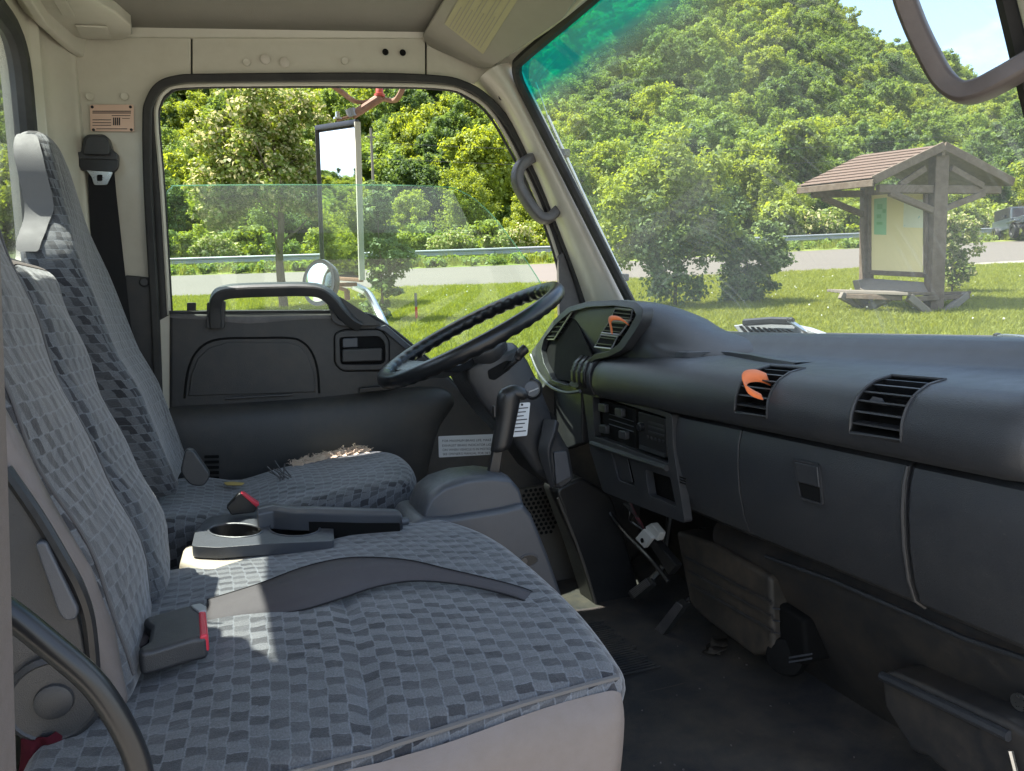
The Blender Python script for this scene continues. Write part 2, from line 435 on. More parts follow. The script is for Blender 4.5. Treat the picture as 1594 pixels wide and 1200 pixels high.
def fabric_mat():
    m, nt, out = newmat('grey_block_weave_seat_fabric'); N = NT(nt)
    b = N.n('ShaderNodeBsdfPrincipled'); b.inputs['Roughness'].default_value = 0.85
    b.inputs['Specular IOR Level'].default_value = 0.2; b.inputs['Sheen Weight'].default_value = 0.35; b.inputs['Sheen Roughness'].default_value = 0.45
    uv = N.n('ShaderNodeUVMap'); uv.uv_map = 'UVMap'
    wob = N.n('ShaderNodeTexNoise', Scale=38.0, Detail=2.0); N.l(uv.outputs['UV'], wob.inputs['Vector'])
    wob2 = N.n('ShaderNodeTexNoise', Scale=60.0, Detail=2.0); 
    mp = N.n('ShaderNodeMapping'); mp.inputs['Location'].default_value = (3.3, 7.7, 0); N.l(uv.outputs['UV'], mp.inputs['Vector']); N.l(mp.outputs['Vector'], wob2.inputs['Vector'])
    sx = N.n('ShaderNodeSeparateXYZ'); N.l(uv.outputs['UV'], sx.inputs['Vector'])
    u = N.math('ADD', N.math('MULTIPLY', sx.outputs['X'], 1 / 0.0195), N.math('MULTIPLY_ADD', wob.outputs['Fac'], 0.42, -0.21))
    col = N.math('FLOOR', u); fu = N.math('FRACT', u)
    v = N.math('ADD', N.math('MULTIPLY', sx.outputs['Y'], 1 / 0.0165), N.math('MULTIPLY_ADD', wob2.outputs['Fac'], 0.7, -0.35))
    # each block leans: shift by the place inside its column
    v = N.math('ADD', v, N.math('MULTIPLY', fu, 0.35))
    cn = N.n('ShaderNodeTexWhiteNoise'); cn.noise_dimensions = '1D'; N.l(col, cn.inputs['W'])
    v = N.math('ADD', v, N.math('MULTIPLY', cn.outputs['Value'], 0.8))
    row = N.math('FLOOR', v)
    par = N.math('FLOORED_MODULO', N.math('ADD', row, col), 2.0)
    cv = N.n('ShaderNodeCombineXYZ'); N.l(col, cv.inputs['X']); N.l(row, cv.inputs['Y'])
    wn_ = N.n('ShaderNodeTexWhiteNoise'); wn_.noise_dimensions = '2D'; N.l(cv.outputs['Vector'], wn_.inputs['Vector'])
    patch = N.n('ShaderNodeTexNoise', Scale=5.0, Detail=3.0); N.l(uv.outputs['UV'], patch.inputs['Vector'])
    pf = N.ramp(patch.outputs['Fac'], 0.3, 0.7)
    dark = N.math('MULTIPLY', par, N.math('MULTIPLY_ADD', wn_.outputs['Value'], 0.55, N.math('MULTIPLY_ADD', pf, 0.5, 0.15)), clamp=True)
    c = N.mixc(dark, (0.104, 0.107, 0.113), (0.026, 0.026, 0.030))
    c = N.mixc(N.math('MULTIPLY', N.math('MULTIPLY', N.math('SUBTRACT', 1.0, par), wn_.outputs['Value']), 0.35), c, (0.13, 0.136, 0.148))
    line = N.math('GREATER_THAN', N.math('ABSOLUTE', N.math('SUBTRACT', fu, 0.5)), 0.452)
    c = N.mixc(N.math('MULTIPLY', line, 0.42), c, (0.175, 0.19, 0.21))
    fv = N.math('FRACT', v)
    hl = N.math('MULTIPLY', N.math('LESS_THAN', fv, 0.09), N.math('MULTIPLY', wn_.outputs['Value'], 0.5))
    c = N.mixc(hl, c, (0.165, 0.178, 0.195))
    mpt = N.n('ShaderNodeMapping'); mpt.inputs['Scale'].default_value = (520, 300, 1); mpt.inputs['Rotation'].default_value = (0, 0, 0.6); N.l(uv.outputs['UV'], mpt.inputs['Vector'])
    tw = N.n('ShaderNodeTexNoise', Scale=1.0, Detail=1.0); N.l(mpt.outputs['Vector'], tw.inputs['Vector'])
    gm = N.n('ShaderNodeTexNoise', Scale=7.0, Detail=6.0, Roughness=0.65); N.l(uv.outputs['UV'], gm.inputs['Vector'])
    vv = N.math('ADD', N.math('MULTIPLY_ADD', tw.outputs['Fac'], 0.9, 0.55), N.math('MULTIPLY_ADD', gm.outputs['Fac'], 0.5, -0.25))
    hsv = N.n('ShaderNodeHueSaturation'); N.l(c, hsv.inputs['Color']); N.l(vv, hsv.inputs['Value']); c = hsv.outputs['Color']
    N.l(c, b.inputs['Base Color'])
    mpw = N.n('ShaderNodeMapping'); mpw.inputs['Scale'].default_value = (900, 450, 1); N.l(uv.outputs['UV'], mpw.inputs['Vector'])
    wv = N.n('ShaderNodeTexNoise', Scale=1.0, Detail=1.0); N.l(mpw.outputs['Vector'], wv.inputs['Vector'])
    h = N.math('ADD', N.math('MULTIPLY', wv.outputs['Fac'], 0.35), N.math('MULTIPLY', N.math('ABSOLUTE', N.math('SUBTRACT', fu, 0.5)), -1.2))
    wr = N.n('ShaderNodeTexNoise', Scale=11.0, Detail=3.0, Distortion=0.8); N.l(uv.outputs['UV'], wr.inputs['Vector'])
    b0 = N.n('ShaderNodeBump', Strength=0.55, Distance=0.012); N.l(wr.outputs['Fac'], b0.inputs['Height'])
    bp = N.n('ShaderNodeBump', Strength=0.6, Distance=0.002); N.l(h, bp.inputs['Height']); N.l(b0.outputs['Normal'], bp.inputs['Normal']); N.l(bp.outputs['Normal'], b.inputs['Normal'])
    N.l(b.outputs['BSDF'], out.inputs['Surface'])
    return m
M['fabric'] = fabric_mat()

def glass_mat(name, tint=(0.93, 0.97, 0.95), refl=1.0, dust=0.0, band=False, dustcol=(0.7, 0.7, 0.62)):
    """thin pane: transmits, reflects by Fresnel, with a film of dust; band = the tinted shade strip along the top"""
    m, nt, out = newmat(name); N = NT(nt)
    tr = N.n('ShaderNodeBsdfTransparent'); tr.inputs['Color'].default_value = (*tint, 1)
    gl = N.n('ShaderNodeBsdfGlossy'); gl.inputs['Roughness'].default_value = 0.01; gl.inputs['Color'].default_value = (refl, refl, refl, 1)
    lw = N.n('ShaderNodeLayerWeight', Blend=0.5)
    schlick = N.math('MULTIPLY_ADD', N.math('POWER', lw.outputs['Facing'], 5.0), 0.9, 0.032)
    mx = N.n('ShaderNodeMixShader'); N.l(schlick, mx.inputs['Fac']); N.l(tr.outputs['BSDF'], mx.inputs[1]); N.l(gl.outputs['BSDF'], mx.inputs[2])
    last = mx
    tc = N.n('ShaderNodeTexCoord')
    if band:
        uv = N.n('ShaderNodeUVMap'); uv.uv_map = 'UVMap'
        sx = N.n('ShaderNodeSeparateXYZ'); N.l(uv.outputs['UV'], sx.inputs['Vector'])
        k = N.ramp(sx.outputs['Y'], 0.80, 0.90)
        k = N.math('POWER', N.math('MAXIMUM', N.math('MINIMUM', k, 1.0), 0.0), 1.3)
        N.l(N.mixc(k, tint, (0.006, 0.60, 0.50)), tr.inputs['Color'])
    if dust:
        n1 = N.n('ShaderNodeTexNoise', Scale=3.0, Detail=5.0, Roughness=0.6); N.l(tc.outputs['Object'], n1.inputs['Vector'])
        df = N.n('ShaderNodeBsdfDiffuse'); df.inputs['Color'].default_value = (*dustcol, 1)
        tl = N.n('ShaderNodeBsdfTranslucent'); tl.inputs['Color'].default_value = (*dustcol, 1)
        dm = N.n('ShaderNodeMixShader'); dm.inputs['Fac'].default_value = 0.5; N.l(df.outputs['BSDF'], dm.inputs[1]); N.l(tl.outputs['BSDF'], dm.inputs[2])
        f = N.math('MULTIPLY', N.math('MULTIPLY_ADD', N.ramp(n1.outputs['Fac'], 0.3, 0.75), 0.8, 0.45), dust)
        if band:
            # wiper arcs: rings round the wiper pivot, broken up by noise
            mpn = N.n('ShaderNodeMapping'); mpn.inputs['Location'].default_value = (-1.02, -0.02, 0); N.l(uv.outputs['UV'], mpn.inputs['Vector'])
            ln = N.n('ShaderNodeVectorMath'); ln.operation = 'LENGTH'; N.l(mpn.outputs['Vector'], ln.inputs[0])
            rn = N.n('ShaderNodeTexNoise', Scale=70.0, Detail=3.0); rn.noise_dimensions = '1D'; N.l(ln.outputs['Value'], rn.inputs['W'])
            n3 = N.n('ShaderNodeTexNoise', Scale=4.0, Detail=3.0); N.l(uv.outputs['UV'], n3.inputs['Vector'])
            arc = N.math('MULTIPLY', N.ramp(rn.outputs['Fac'], 0.48, 0.72), N.ramp(n3.outputs['Fac'], 0.42, 0.62), clamp=True)
            f = N.math('ADD', f, N.math('MULTIPLY', arc, 0.13), clamp=True)
        if band:
            dc = N.mixc(k, dustcol, (0.02, 0.62, 0.56)); N.l(dc, df.inputs['Color']); N.l(dc, tl.inputs['Color'])
            f = N.math('ADD', f, N.math('MULTIPLY', k, 0.20), clamp=True)
        m2 = N.n('ShaderNodeMixShader'); N.l(f, m2.inputs['Fac']); N.l(last.outputs[0], m2.inputs[1]); N.l(dm.outputs[0], m2.inputs[2])
        last = m2
    N.l(last.outputs[0], out.inputs['Surface'])
    return m
M['windscreen'] = glass_mat('dusty_windscreen_glass', (0.90, 0.95, 0.92), 0.9, 0.15, True, (0.75, 0.76, 0.66))
M['glass'] = glass_mat('side_window_glass', (0.88, 0.96, 0.92), 0.9, 0.016, False)
M['rear_glass'] = glass_mat('rear_window_glass', (0.92, 0.96, 0.94), 1.0, 0.02, False)
def mirror_mat():
    m, nt, out = newmat('mirror_silvering'); N = NT(nt)
    b = N.n('ShaderNodeBsdfPrincipled'); b.inputs['Base Color'].default_value = (0.86, 0.88, 0.88, 1); b.inputs['Metallic'].default_value = 1; b.inputs['Roughness'].default_value = 0.015
    N.l(b.outputs['BSDF'], out.inputs['Surface']); return m
M['mirror'] = mirror_mat()
# ================================================================== the cab shell
cab = thing('truck_cab', 'cream painted interior of an old truck cab with grey headlining', 'truck cab', (0.4, 1.3, 0.0))
def roof_z(x): return 1.557 + 0.057 * x

# side of the body: three painted panels that meet at narrow seams, on the plane of the door
SO = -0.004
def P_(l, o=SO): return [pD(u, v, o) for u, v in l]
out_v = DN * 0.045
MB().prism(P_([(116, 1000), (118, 300), (112, 30), (190, 30), (297, 30), (297, 118), (262, 121), (236, 140), (223, 170), (227, 300), (241, 520), (247, 1000)]), out_v).done('pillar_panel', M['cream'], cab, bevel=0.004)
MB().prism(P_([(299.5, 30), (661.5, 32), (662, 116), (560, 114), (400, 115), (299.5, 118)]), out_v).done('roof_rail_panel', M['cream'], cab, bevel=0.002)
MB().prism(P_([(664.5, 32), (840, 40), (812, 112), (792, 132), (800, 205), (768, 155), (738, 131), (700, 120), (664.5, 116)]), out_v).done('corner_panel', M['cream'], cab, bevel=0.002)
MB().prism(P_([(285, 20), (680, 20), (680, 117), (285, 119)], -0.012), out_v * 0.5).done('seam_backing', M['void'], cab)
# bent lip along the top of the rail
MB().prism([pD(190, 36, 0.018), pD(662, 40, 0.018), pD(662, 60, 0.004), pD(190, 58, 0.004)], out_v * 0.4).done('rail_lip', M['cream'], cab, bevel=0.003)

# front pillar on the driver's side: from the door seal to the windscreen gasket
pl_l = [(738, 131), (768, 155), (800, 208), (838, 290), (872, 380), (905, 470), (925, 560), (940, 640)]
pl_r = [(788, 98), (800, 125), (826, 180), (866, 260), (910, 350), (968, 468), (1010, 560), (1045, 640)]
rows = []
for (a, b) in zip(pl_l, pl_r):
    A, Bp = pD(*a, 0.0), pW(*b, 0.012)
    mid1 = A.lerp(Bp, 0.32) + Vector((-0.012, -0.03, 0.0)); mid2 = A.lerp(Bp, 0.8) + Vector((-0.012, -0.018, 0))
    rows.append([A + DN * 0.03, A, mid1, A.lerp(Bp, 0.55) + Vector((-0.014, -0.03, 0)), mid2, Bp, Bp + Vector((0.04, 0.02, 0.02))])
MB().grid(rows).done('windscreen_pillar', M['cream'], cab, subsurf=2)
# the same pillar on the passenger side, mirrored about the middle of the cab
CY_ = 1.285
def mir(p): return Vector((p[0], 2 * CY_ - p[1], p[2]))
MB().grid([[mir(p) for p in r] for r in rows]).done('windscreen_pillar', M['cream'], cab, subsurf=2)

# door seal, driver's side
seal_px = [(252, 900), (247, 640), (241, 480), (231, 300), (229, 190), (233, 160), (248, 136), (275, 125), (330, 122), (560, 120), (680, 124), (722, 133), (752, 150), (780, 178), (806, 218), (846, 300), (878, 380), (906, 465), (926, 560)]
sl = crom([pD(u, v, 0.012) for u, v in seal_px], 5)
MB().tube(sl, 0.0135, 10, flat=0.8, sq=True).done('door_seal', M['rubber'], cab)
# grey lower pillar trim with a round plug
MB().prism(P_([(196, 428), (238, 432), (244, 520), (258, 1000), (196, 1000)], 0.002), -DN * 0.012).done('pillar_trim', M['doortrim'], cab, bevel=0.004)
MB().lathe([(0.013, 0), (0.013, 0.004), (0.009, 0.007), (0.0, 0.007)], pD(225, 439, 0.012), -DN, 16).done('trim_plug', M['dash2'], cab)
M['plug'] = surf('pale_paint_plug', (0.56, 0.52, 0.45), 0.5, 0.4, var=0.1, dirt_scale=60)
# paint plugs and bolt holes on the rail
for (u, v) in ((413, 92), (443, 97)):
    lab(MB().lathe([(0.0125, 0), (0.0125, 0.001), (0.010, 0.0026), (0, 0.0030)], pD(u, v, 0.0045), -DN, 20).done('paint_plug', M['plug'], cab), 'pale round plug in the roof rail')
for (u, v) in ((537, 95), (384, 97), (140, 150), (194, 150)):
    MB().lathe([(0.0095, 0), (0.009, 0.0016), (0.005, 0.0008), (0, 0.0008)], pD(u, v, 0.0045), -DN, 20).done('weld_plug', M['cream'], cab)
for (u, v) in ((600, 81), (627, 82)):
    MB().lathe([(0.0085, 0), (0.0085, 0.0008), (0, 0.0008)], pD(u, v, 0.0045), -DN, 20).done('bolt_hole', M['void'], cab)
MB().lathe([(0.0095, 0), (0.0095, 0.001), (0, 0.001)], pD(781, 151, 0.040), -DN, 20).done('bolt_hole', M['void'], cab)

# rear corner post, rear wall with its window
XR = -0.385
zt = roof_z(XR)
c1, c2 = Vector((XR, 1.90, 0)), Vector((-0.335, 2.11, 0))
def post(z, w): return [(XR, 1.88, z), (XR + 0.004, 1.93, z), (XR + 0.02, 1.945, z), (XR + 0.016, 1.985, z), (-0.362, 2.02, z), (-0.335, 2.065, z), (-0.332, 2.085, z), (-0.322, 2.095, z), (-0.318, 2.14, z)]
MB().grid([[Vector(p) for p in post(z, 0)] for z in (0.0, 0.5, 1.0, 1.42, 1.475, 1.60)]).done('corner_post', M['cream'], cab, bevel=0.004)
hole = rounded([(XR, 0.78, 0.93), (XR, 1.815, 0.93), (XR, 1.815, 1.415), (XR, 0.78, 1.415)], 0.10, 6)
MB().plate([(XR, 0.46, 0), (XR, 1.90, 0), (XR, 1.90, 1.6), (XR, 0.46, 1.6)], [hole], (-0.03, 0, 0)).done('back_wall', M['cream'], cab)
gp = rounded([(XR + 0.006, 0.78, 0.93), (XR + 0.006, 1.815, 0.93), (XR + 0.006, 1.815, 1.415), (XR + 0.006, 0.78, 1.415)], 0.10, 6)
MB().tube(gp, 0.021, 10, closed=True, upv=(1, 0, 0)).done('window_gasket', M['rubber'], cab)
MB().prism(rounded([(XR - 0.012, 0.77, 0.92), (XR - 0.012, 1.825, 0.92), (XR - 0.012, 1.825, 1.425), (XR - 0.012, 0.77, 1.425)], 0.1, 6), (-0.003, 0, 0)).done('back_window', M['rear_glass'], cab)
# paper list stuck beside the rear window
MB().prism([(XR + 0.0045, 1.853, 1.30), (XR + 0.0045, 1.883, 1.315), (XR + 0.0045, 1.883, 1.12), (XR + 0.0045, 1.853, 1.115)], (0.001, 0, 0)).done('wall_sticker', M['cream'], cab)
MB().prism([(XR + 0.006, 1.857, 1.285), (XR + 0.006, 1.880, 1.297), (XR + 0.006, 1.880, 1.270), (XR + 0.006, 1.857, 1.262)], (0.001, 0, 0)).done('sticker_print', M['ink'], cab)

# pressed rear header with its rounded end and shallow embossings
hz = 1.515
hp = [(-0.36, 0.46), (-0.36, 2.08), (-0.30, 2.10), (-0.215, 2.095), (-0.19, 2.06), (-0.185, 2.00), (-0.205, 1.93), (-0.235, 1.86), (-0.245, 1.78), (-0.245, 0.46)]
def hdr_pt(x, y, dz): return Vector((x, y, roof_z(x) - 0.006 + dz))
top = [hdr_pt(x, y, 0.03) for x, y in hp]
low = [hdr_pt(x, y, -0.018) for x, y in hp]
cen = Vector((-0.30, 1.3, 0))
inn = [hdr_pt(x + (-0.018 if x > -0.3 else 0.03), y - (0.02 if y > 1.9 else 0), -0.024) for x, y in hp]
MB().loft([top, low, inn]).done('roof_header', M['cream'], cab, bevel=0.006, seg=3)
q = [(-0.30, 1.985), (-0.235, 1.985), (-0.235, 2.055), (-0.30, 2.055)]
MB().prism([hdr_pt(x, y, -0.0245) for x, y in q], (0, 0, -0.005)).done('embossing', M['cream'], cab, bevel=0.004, seg=3)
MB().prism([hdr_pt(x, y, -0.0245) for x, y in [(-0.315, 1.84), (-0.29, 1.84), (-0.29, 1.93), (-0.315, 1.93)]], (0, 0, -0.004)).done('embossing', M['cream'], cab, bevel=0.003, seg=3)
# folded ledge between the header and the corner
MB().loft([[(-0.385, 1.5, 1.50), (-0.36, 1.5, 1.478), (-0.345, 1.5, 1.482), (-0.34, 1.5, 1.53)], [(-0.385, 1.90, 1.50), (-0.36, 1.92, 1.478), (-0.345, 1.93, 1.482), (-0.34, 1.93, 1.53)],
           [(-0.35, 2.06, 1.495), (-0.333, 2.06, 1.474), (-0.320, 2.06, 1.478), (-0.31, 2.06, 1.53)], [(-0.33, 2.12, 1.495), (-0.315, 2.115, 1.474), (-0.302, 2.115, 1.478), (-0.29, 2.115, 1.53)]]).done('corner_ledge', M['cream'], cab, bevel=0.004)

# headlining, outer roof, front header
MB().loft([[(x, 0.44, roof_z(x)) , (x, 2.13, roof_z(x)), (x, 2.13, roof_z(x) + 0.02), (x, 0.44, roof_z(x) + 0.02)] for x in (-0.40, 0.10, 0.62)]).done('headlining', M['headliner'], cab, bevel=0.006)
MB().loft([[(x, 0.36, z), (x, 2.20, z), (x, 2.12, z + 0.05), (x, 0.44, z + 0.05)] for x, z in ((-0.46, 1.60), (0.2, 1.64), (0.68, 1.62), (0.80, 1.54))]).done('roof_skin', M['exterior'], cab, bevel=0.02)
hA = pW(800, 105, 0.0)
def header_ring(y): return [(0.60, y, roof_z(0.6) + 0.012), (0.60, y, roof_z(0.6) - 0.004), (0.69, y, 1.545), (0.735, y, 1.508), (0.752, y, 1.492), (0.775, y, 1.50), (0.80, y, 1.545), (0.72, y, 1.61)]
MB().loft([header_ring(y) for y in (0.5, 1.0, 1.5, 1.9, 2.04)]).done('windscreen_header', M['cream'], cab, bevel=0.006)

# windscreen with its gasket
corner_l = [(980, 468), (866, 240), (826, 160), (806, 118), (806, 104)]
def wpt(y, z): return Vector((1.10 - (z - 0.80) * 0.51, y, z))
wz0, wz1 = 0.74, 1.492
yl0, yl1 = pW(985, 475).y, pW(801, 106).y
def edge_y(z): return yl0 + (yl1 - yl0) * (z - 0.85) / (1.487 - 0.85)
mb = MB(); rws, uvs = [], []
for i in range(13):
    z = wz0 + (wz1 - wz0) * i / 12
    row, ur = [], []
    for j in range(25):
        t = j / 24; y = (2 * CY_ - edge_y(z)) * (1 - t) + edge_y(z) * t
        p = wpt(y, z) + WN * (0.035 * (1 - (2 * t - 1) ** 2))
        row.append(p); ur.append((t * 1.3, i / 12))
    rws.append(row); uvs.append(ur)
mb.grid(rws, uvs)
mb.done('windscreen', M['windscreen'], cab)
gk = [wpt(edge_y(0.74), 0.74), wpt(edge_y(1.0), 1.0), wpt(edge_y(1.25), 1.25), wpt(edge_y(1.40), 1.40), wpt(edge_y(1.455) - 0.004, 1.455), wpt(edge_y(1.48) - 0.025, 1.482), wpt(edge_y(1.487) - 0.07, 1.489), wpt(1.6, 1.489), wpt(CY_, 1.489)]
gk = gk + [mir(p) for p in gk[-2::-1]]
gk = [p + WN * (0.035 * max(0, 1 - ((p.y - CY_) / 0.64) ** 2)) - WN * 0.006 for p in gk]
gs = crom(gk, 4)
MB().tube(gs, 0.015, 8, flat=1.0).done('windscreen_gasket', M['rubber'], cab)

# floor, front wall, sill
MB().box((0.42, 1.32, -0.03), (1.72, 1.76, 0.06)).done('cab_floor', M['firewall'], cab, bevel=0.004)
MB().loft([[(1.20, y, -0.06), (1.16, y, 0.02), (1.18, y, 0.45), (1.17, y, 0.75), (1.26, y, 0.76), (1.30, y, 0.4), (1.28, y, -0.06)] for y in (0.44, 2.2)]).done('bulkhead', M['firewall'], cab, bevel=0.01)
MB().loft([[(1.10, y, 0.74), (1.125, y, 0.745), (1.22, y, 0.735), (1.32, y, 0.69), (1.36, y, 0.4), (1.30, y, 0.4), (1.2, y, 0.68)] for y in (0.48, 1.3, 2.12)]).done('cowl', M['exterior'], cab, bevel=0.008)
# passenger side rear pillar, cut by the edge of the view
MB().prism([pY(u, v, 0.50) for u, v in ((2, 250), (17, 700), (31, 1195), (40, 1500), (-420, 1500), (-420, -200), (-30, -200))], (0, -0.07, 0)).done('door_pillar', M['vinyl'], cab, bevel=0.008)

MB().prism([(0.62, 2.06, -0.03), (1.26, 2.02, -0.03), (1.26, 1.98, 0.72), (0.95, 2.01, 0.70), (0.70, 2.06, 0.45)], (0.02, 0.06, 0)).done('cowl_side', M['firewall'], cab)
# driver's side under the belt: inner sill and kick panel with the speaker grille
kick = thing('footwell_trim', 'tan grey footwell side trim with round perforated grille in the footwell', 'kick panel', (0.7, 2.05, 0.0))
MB().prism([pY(u, v, 2.03) for u, v in ((770, 772), (905, 742), (965, 1010), (740, 1010))], (0, 0.03, 0)).done('panel', M['kick'], kick, bevel=0.006)
gc = pY(838, 796, 2.026); k = 0
for iy in range(-6, 7):
    for ix in range(-6, 7):
        x, z = (ix + 0.5 * (iy % 2)) * 0.0155, iy * 0.0135
        if math.hypot(x, z) > 0.078: continue
        p = gc + Vector((x, 0, z))
        MB().lathe([(0.0052, 0), (0.0052, 0.0012), (0, 0.0012)], p, (0, -1, 0), 8).done('grille_hole', M['void'], kick); k += 1

M['handle_brown'] = surf('brown_grey_handle_plastic', (0.088, 0.074, 0.070), 0.5, 0.45, grain=0.4, grain_scale=900, dirt=(0.2, 0.17, 0.15), dirt_amt=0.25, dirt_scale=10)
# driver's grab handle on the front pillar
def grab(name, label, path, r, m, bolts, group=None):
    t = thing(name, label, 'grab handle', path[0])
    if group: t['group'] = group
    MB().tube(crom(path, 6), r, 16, sq=True, flat=0.62 if m is not M['handle'] else 0.8).done('grip', m, t)
    for p, ax in bolts:
        MB().lathe([(0.0075, 0), (0.0075, 0.001), (0, 0.001)], p, ax, 16).done('bolt_recess', M['void'], t)
    return t
o1 = 0.03
gp_ = [pD(836, 243, o1 - 0.004), pD(822, 249, 0.05), pD(808, 262, 0.055), pD(806, 285, 0.055), pD(820, 312, 0.055), pD(840, 337, 0.055), pD(855, 339, 0.055), pD(866, 329, 0.05), pD(877, 321, o1 - 0.004)]
grab('grab_handle', 'worn grey grab handle bolted to the far windscreen pillar', gp_, 0.0175, M['handle'], [(pD(835, 244, 0.047), -DN), (pD(875, 322, 0.047), -DN)])
gq = [pW(1462, -150, 0.02), pW(1440, -155, 0.05), pW(1415, -140, 0.068), pW(1402, -85, 0.074), pW(1405, -20, 0.075), pW(1421, 30, 0.075), pW(1443, 78, 0.075), pW(1468, 122, 0.075), pW(1496, 143, 0.075), pW(1525, 140, 0.07), pW(1560, 123, 0.06), pW(1600, 100, 0.04)]
grab('grab_handle', 'large brown grey grab handle hanging beside the near windscreen pillar', gq, 0.0205, M['handle_brown'], [])

# sun visor
vis = thing('sun_visor', 'beige grey sun visor with a faded yellow warning label', 'sun visor', (0.6, 1.7, 1.52))
vn = Vector((0.42, 0.0, 1.0)).normalized(); v0 = Vector((0.60, 1.9, 1.545))
def pV(u, v, o=0): return hit(u, v, v0 - vn * o, vn)
MB().prism(rounded([pV(659, 51), pV(703, -22), pV(910, -22), pV(880, 22), pV(765, 101), pV(748, 101), pV(668, 66)], 0.02, 4), -vn * 0.012).done('panel', M['visor'], vis, bevel=0.004, seg=3)
M['faded'] = surf('faded_yellow_label', (0.40, 0.37, 0.23), 0.7, 0.3, var=0.05)
lp = [pV(690, 38, 0.0135), pV(722, -15, 0.0135), pV(815, -15, 0.0135), pV(752, 84, 0.0135)]
MB().prism([lp[0].lerp(lp[2], 0.02), lp[1], lp[2], lp[3]], -vn * 0.0006).done('warning_label', M['faded'], vis)
a, b, c, d = lp
for i in range(11):
    t = 0.12 + i * 0.075
    p0, p1 = a.lerp(d, t), b.lerp(c, t)
    s, e = p0.lerp(p1, 0.06), p0.lerp(p1, 0.95 if i % 3 else 0.6)
    w = (d - a).normalized() * 0.0022
    MB().prism([s - vn * 0.001, e - vn * 0.001, e + w - vn * 0.001, s + w - vn * 0.001], -vn * 0.0004).done('label_print', M['visor'], vis)
MB().tube([pV(770, 98, 0.006), pV(905, -22, 0.006)], 0.006, 8).done('hinge_rod', M['black'], vis)

# data plate on the pillar
plate = thing('data_plate', 'small copper toned data plate screwed to the cream pillar', 'data plate', pD(174, 205, 0.006))
pp = [(140, 163), (208, 163), (209, 205), (141, 204)]
MB().prism(rounded([pD(u, v, 0.0045) for u, v in pp], 0.004, 3), -DN * 0.0012).done('plate', M['copper_label'], plate)
def pline(u0, u1, v, h=1.2, parent=None, o=0.0062, mat=None):
    MB().prism([pD(u0, v, o), pD(u1, v, o), pD(u1, v + h, o), pD(u0, v + h, o)], -DN * 0.0003).done('print_line', mat or M['ink'], parent)
for v in (172.5, 175.2): pline(144, 204, v, 1.4, plate)
pline(174, 203, 179.5, 1, plate)
for v in (186, 190.5, 194.5): pline(144, 173, v, 1.1, plate)
for i in range(4): pline(176 + i * 3, 178 + i * 3, 183, 12, plate)
pline(190, 202, 184, 0.8, plate); pline(150, 198, 200, 1.2, plate)
for (u, v) in ((143.5, 166.5), (203, 166.5), (145.5, 202), (204.5, 202)):
    MB().lathe([(0.0036, 0), (0.003, 0.0016), (0, 0.002)], pD(u, v, 0.0058), -DN, 10).done('screw', M['ink'], plate)

# ================================================================== the driver's door
door = thing('truck_side_door', 'dark grey driver door trim with grab bar under a half lowered window', 'door', pD(500, 900), kind='thing')
def T(l, o=0.0): return [pD(u, v, o) for u, v in l]
# cream window frame and black glass run round the opening
fr_px = [(263, 490), (252, 300), (243, 190), (246, 160), (258, 142), (285, 133), (400, 131), (560, 131), (690, 135), (730, 148), (760, 170), (790, 215), (832, 300), (862, 380), (876, 440), (878, 520), (868, 640)]
MB().tube(crom(T(fr_px, -0.002), 5), 0.0055, 8).done('window_frame', M['cream'], door)
fr2 = [(267, 490), (256, 300), (247, 192), (250, 164), (262, 147), (288, 137), (400, 135), (560, 135), (690, 139), (726, 152), (755, 173), (784, 217), (827, 302), (858, 382), (871, 440), (873, 520), (864, 640)]
MB().tube(crom(T(fr2, -0.006), 5), 0.004, 6).done('glass_run', M['rubber'], door)
def resample(P, n):
    L = [0.0]
    for a, b in zip(P, P[1:]): L.append(L[-1] + (b - a).length)
    out = []
    for i in range(n):
        t = L[-1] * i / (n - 1); k = max(j for j in range(len(L)) if L[j] <= t + 1e-9); k = min(k, len(P) - 2)
        out.append(P[k].lerp(P[k + 1], (t - L[k]) / max(1e-9, L[k + 1] - L[k])))
    return out
rA = crom(T([(246, 520)] + seal_px[3:], -0.001), 5); rB = crom(T([(264, 520)] + fr_px[1:-1], -0.001), 5)
MB().grid([[a, a.lerp(b, 0.5) - DN * 0.001, b] for a, b in zip(resample(rA, 90), resample(rB, 90))]).done('frame_web', M['rubber'], door, solid=0.003)
# grey plastic division beside the front pillar
MB().prism(T([(869, 398), (877, 392), (904, 470), (908, 560), (872, 560)], 0.012), DN * 0.02).done('mirror_corner_trim', M['handle'], door, bevel=0.003)
# half lowered glass
gl_px = [(262, 520), (256, 335), (258, 305), (268, 292), (290, 288.5), (500, 287.5), (680, 290), (722, 300), (756, 325), (790, 365), (835, 430), (862, 480), (868, 560), (866, 640), (770, 655), (590, 520)]
MB().prism(T(gl_px, -0.014), DN * 0.004).done('window_glass', M['glass'], door)
MB().tube(crom(T(gl_px[1:12], -0.016), 4), 0.0017, 6).done('glass_edge', glass_mat('green_glass_edge', (0.5, 0.8, 0.66), 1.0, 0.35, False, (0.45, 0.62, 0.52)), door)
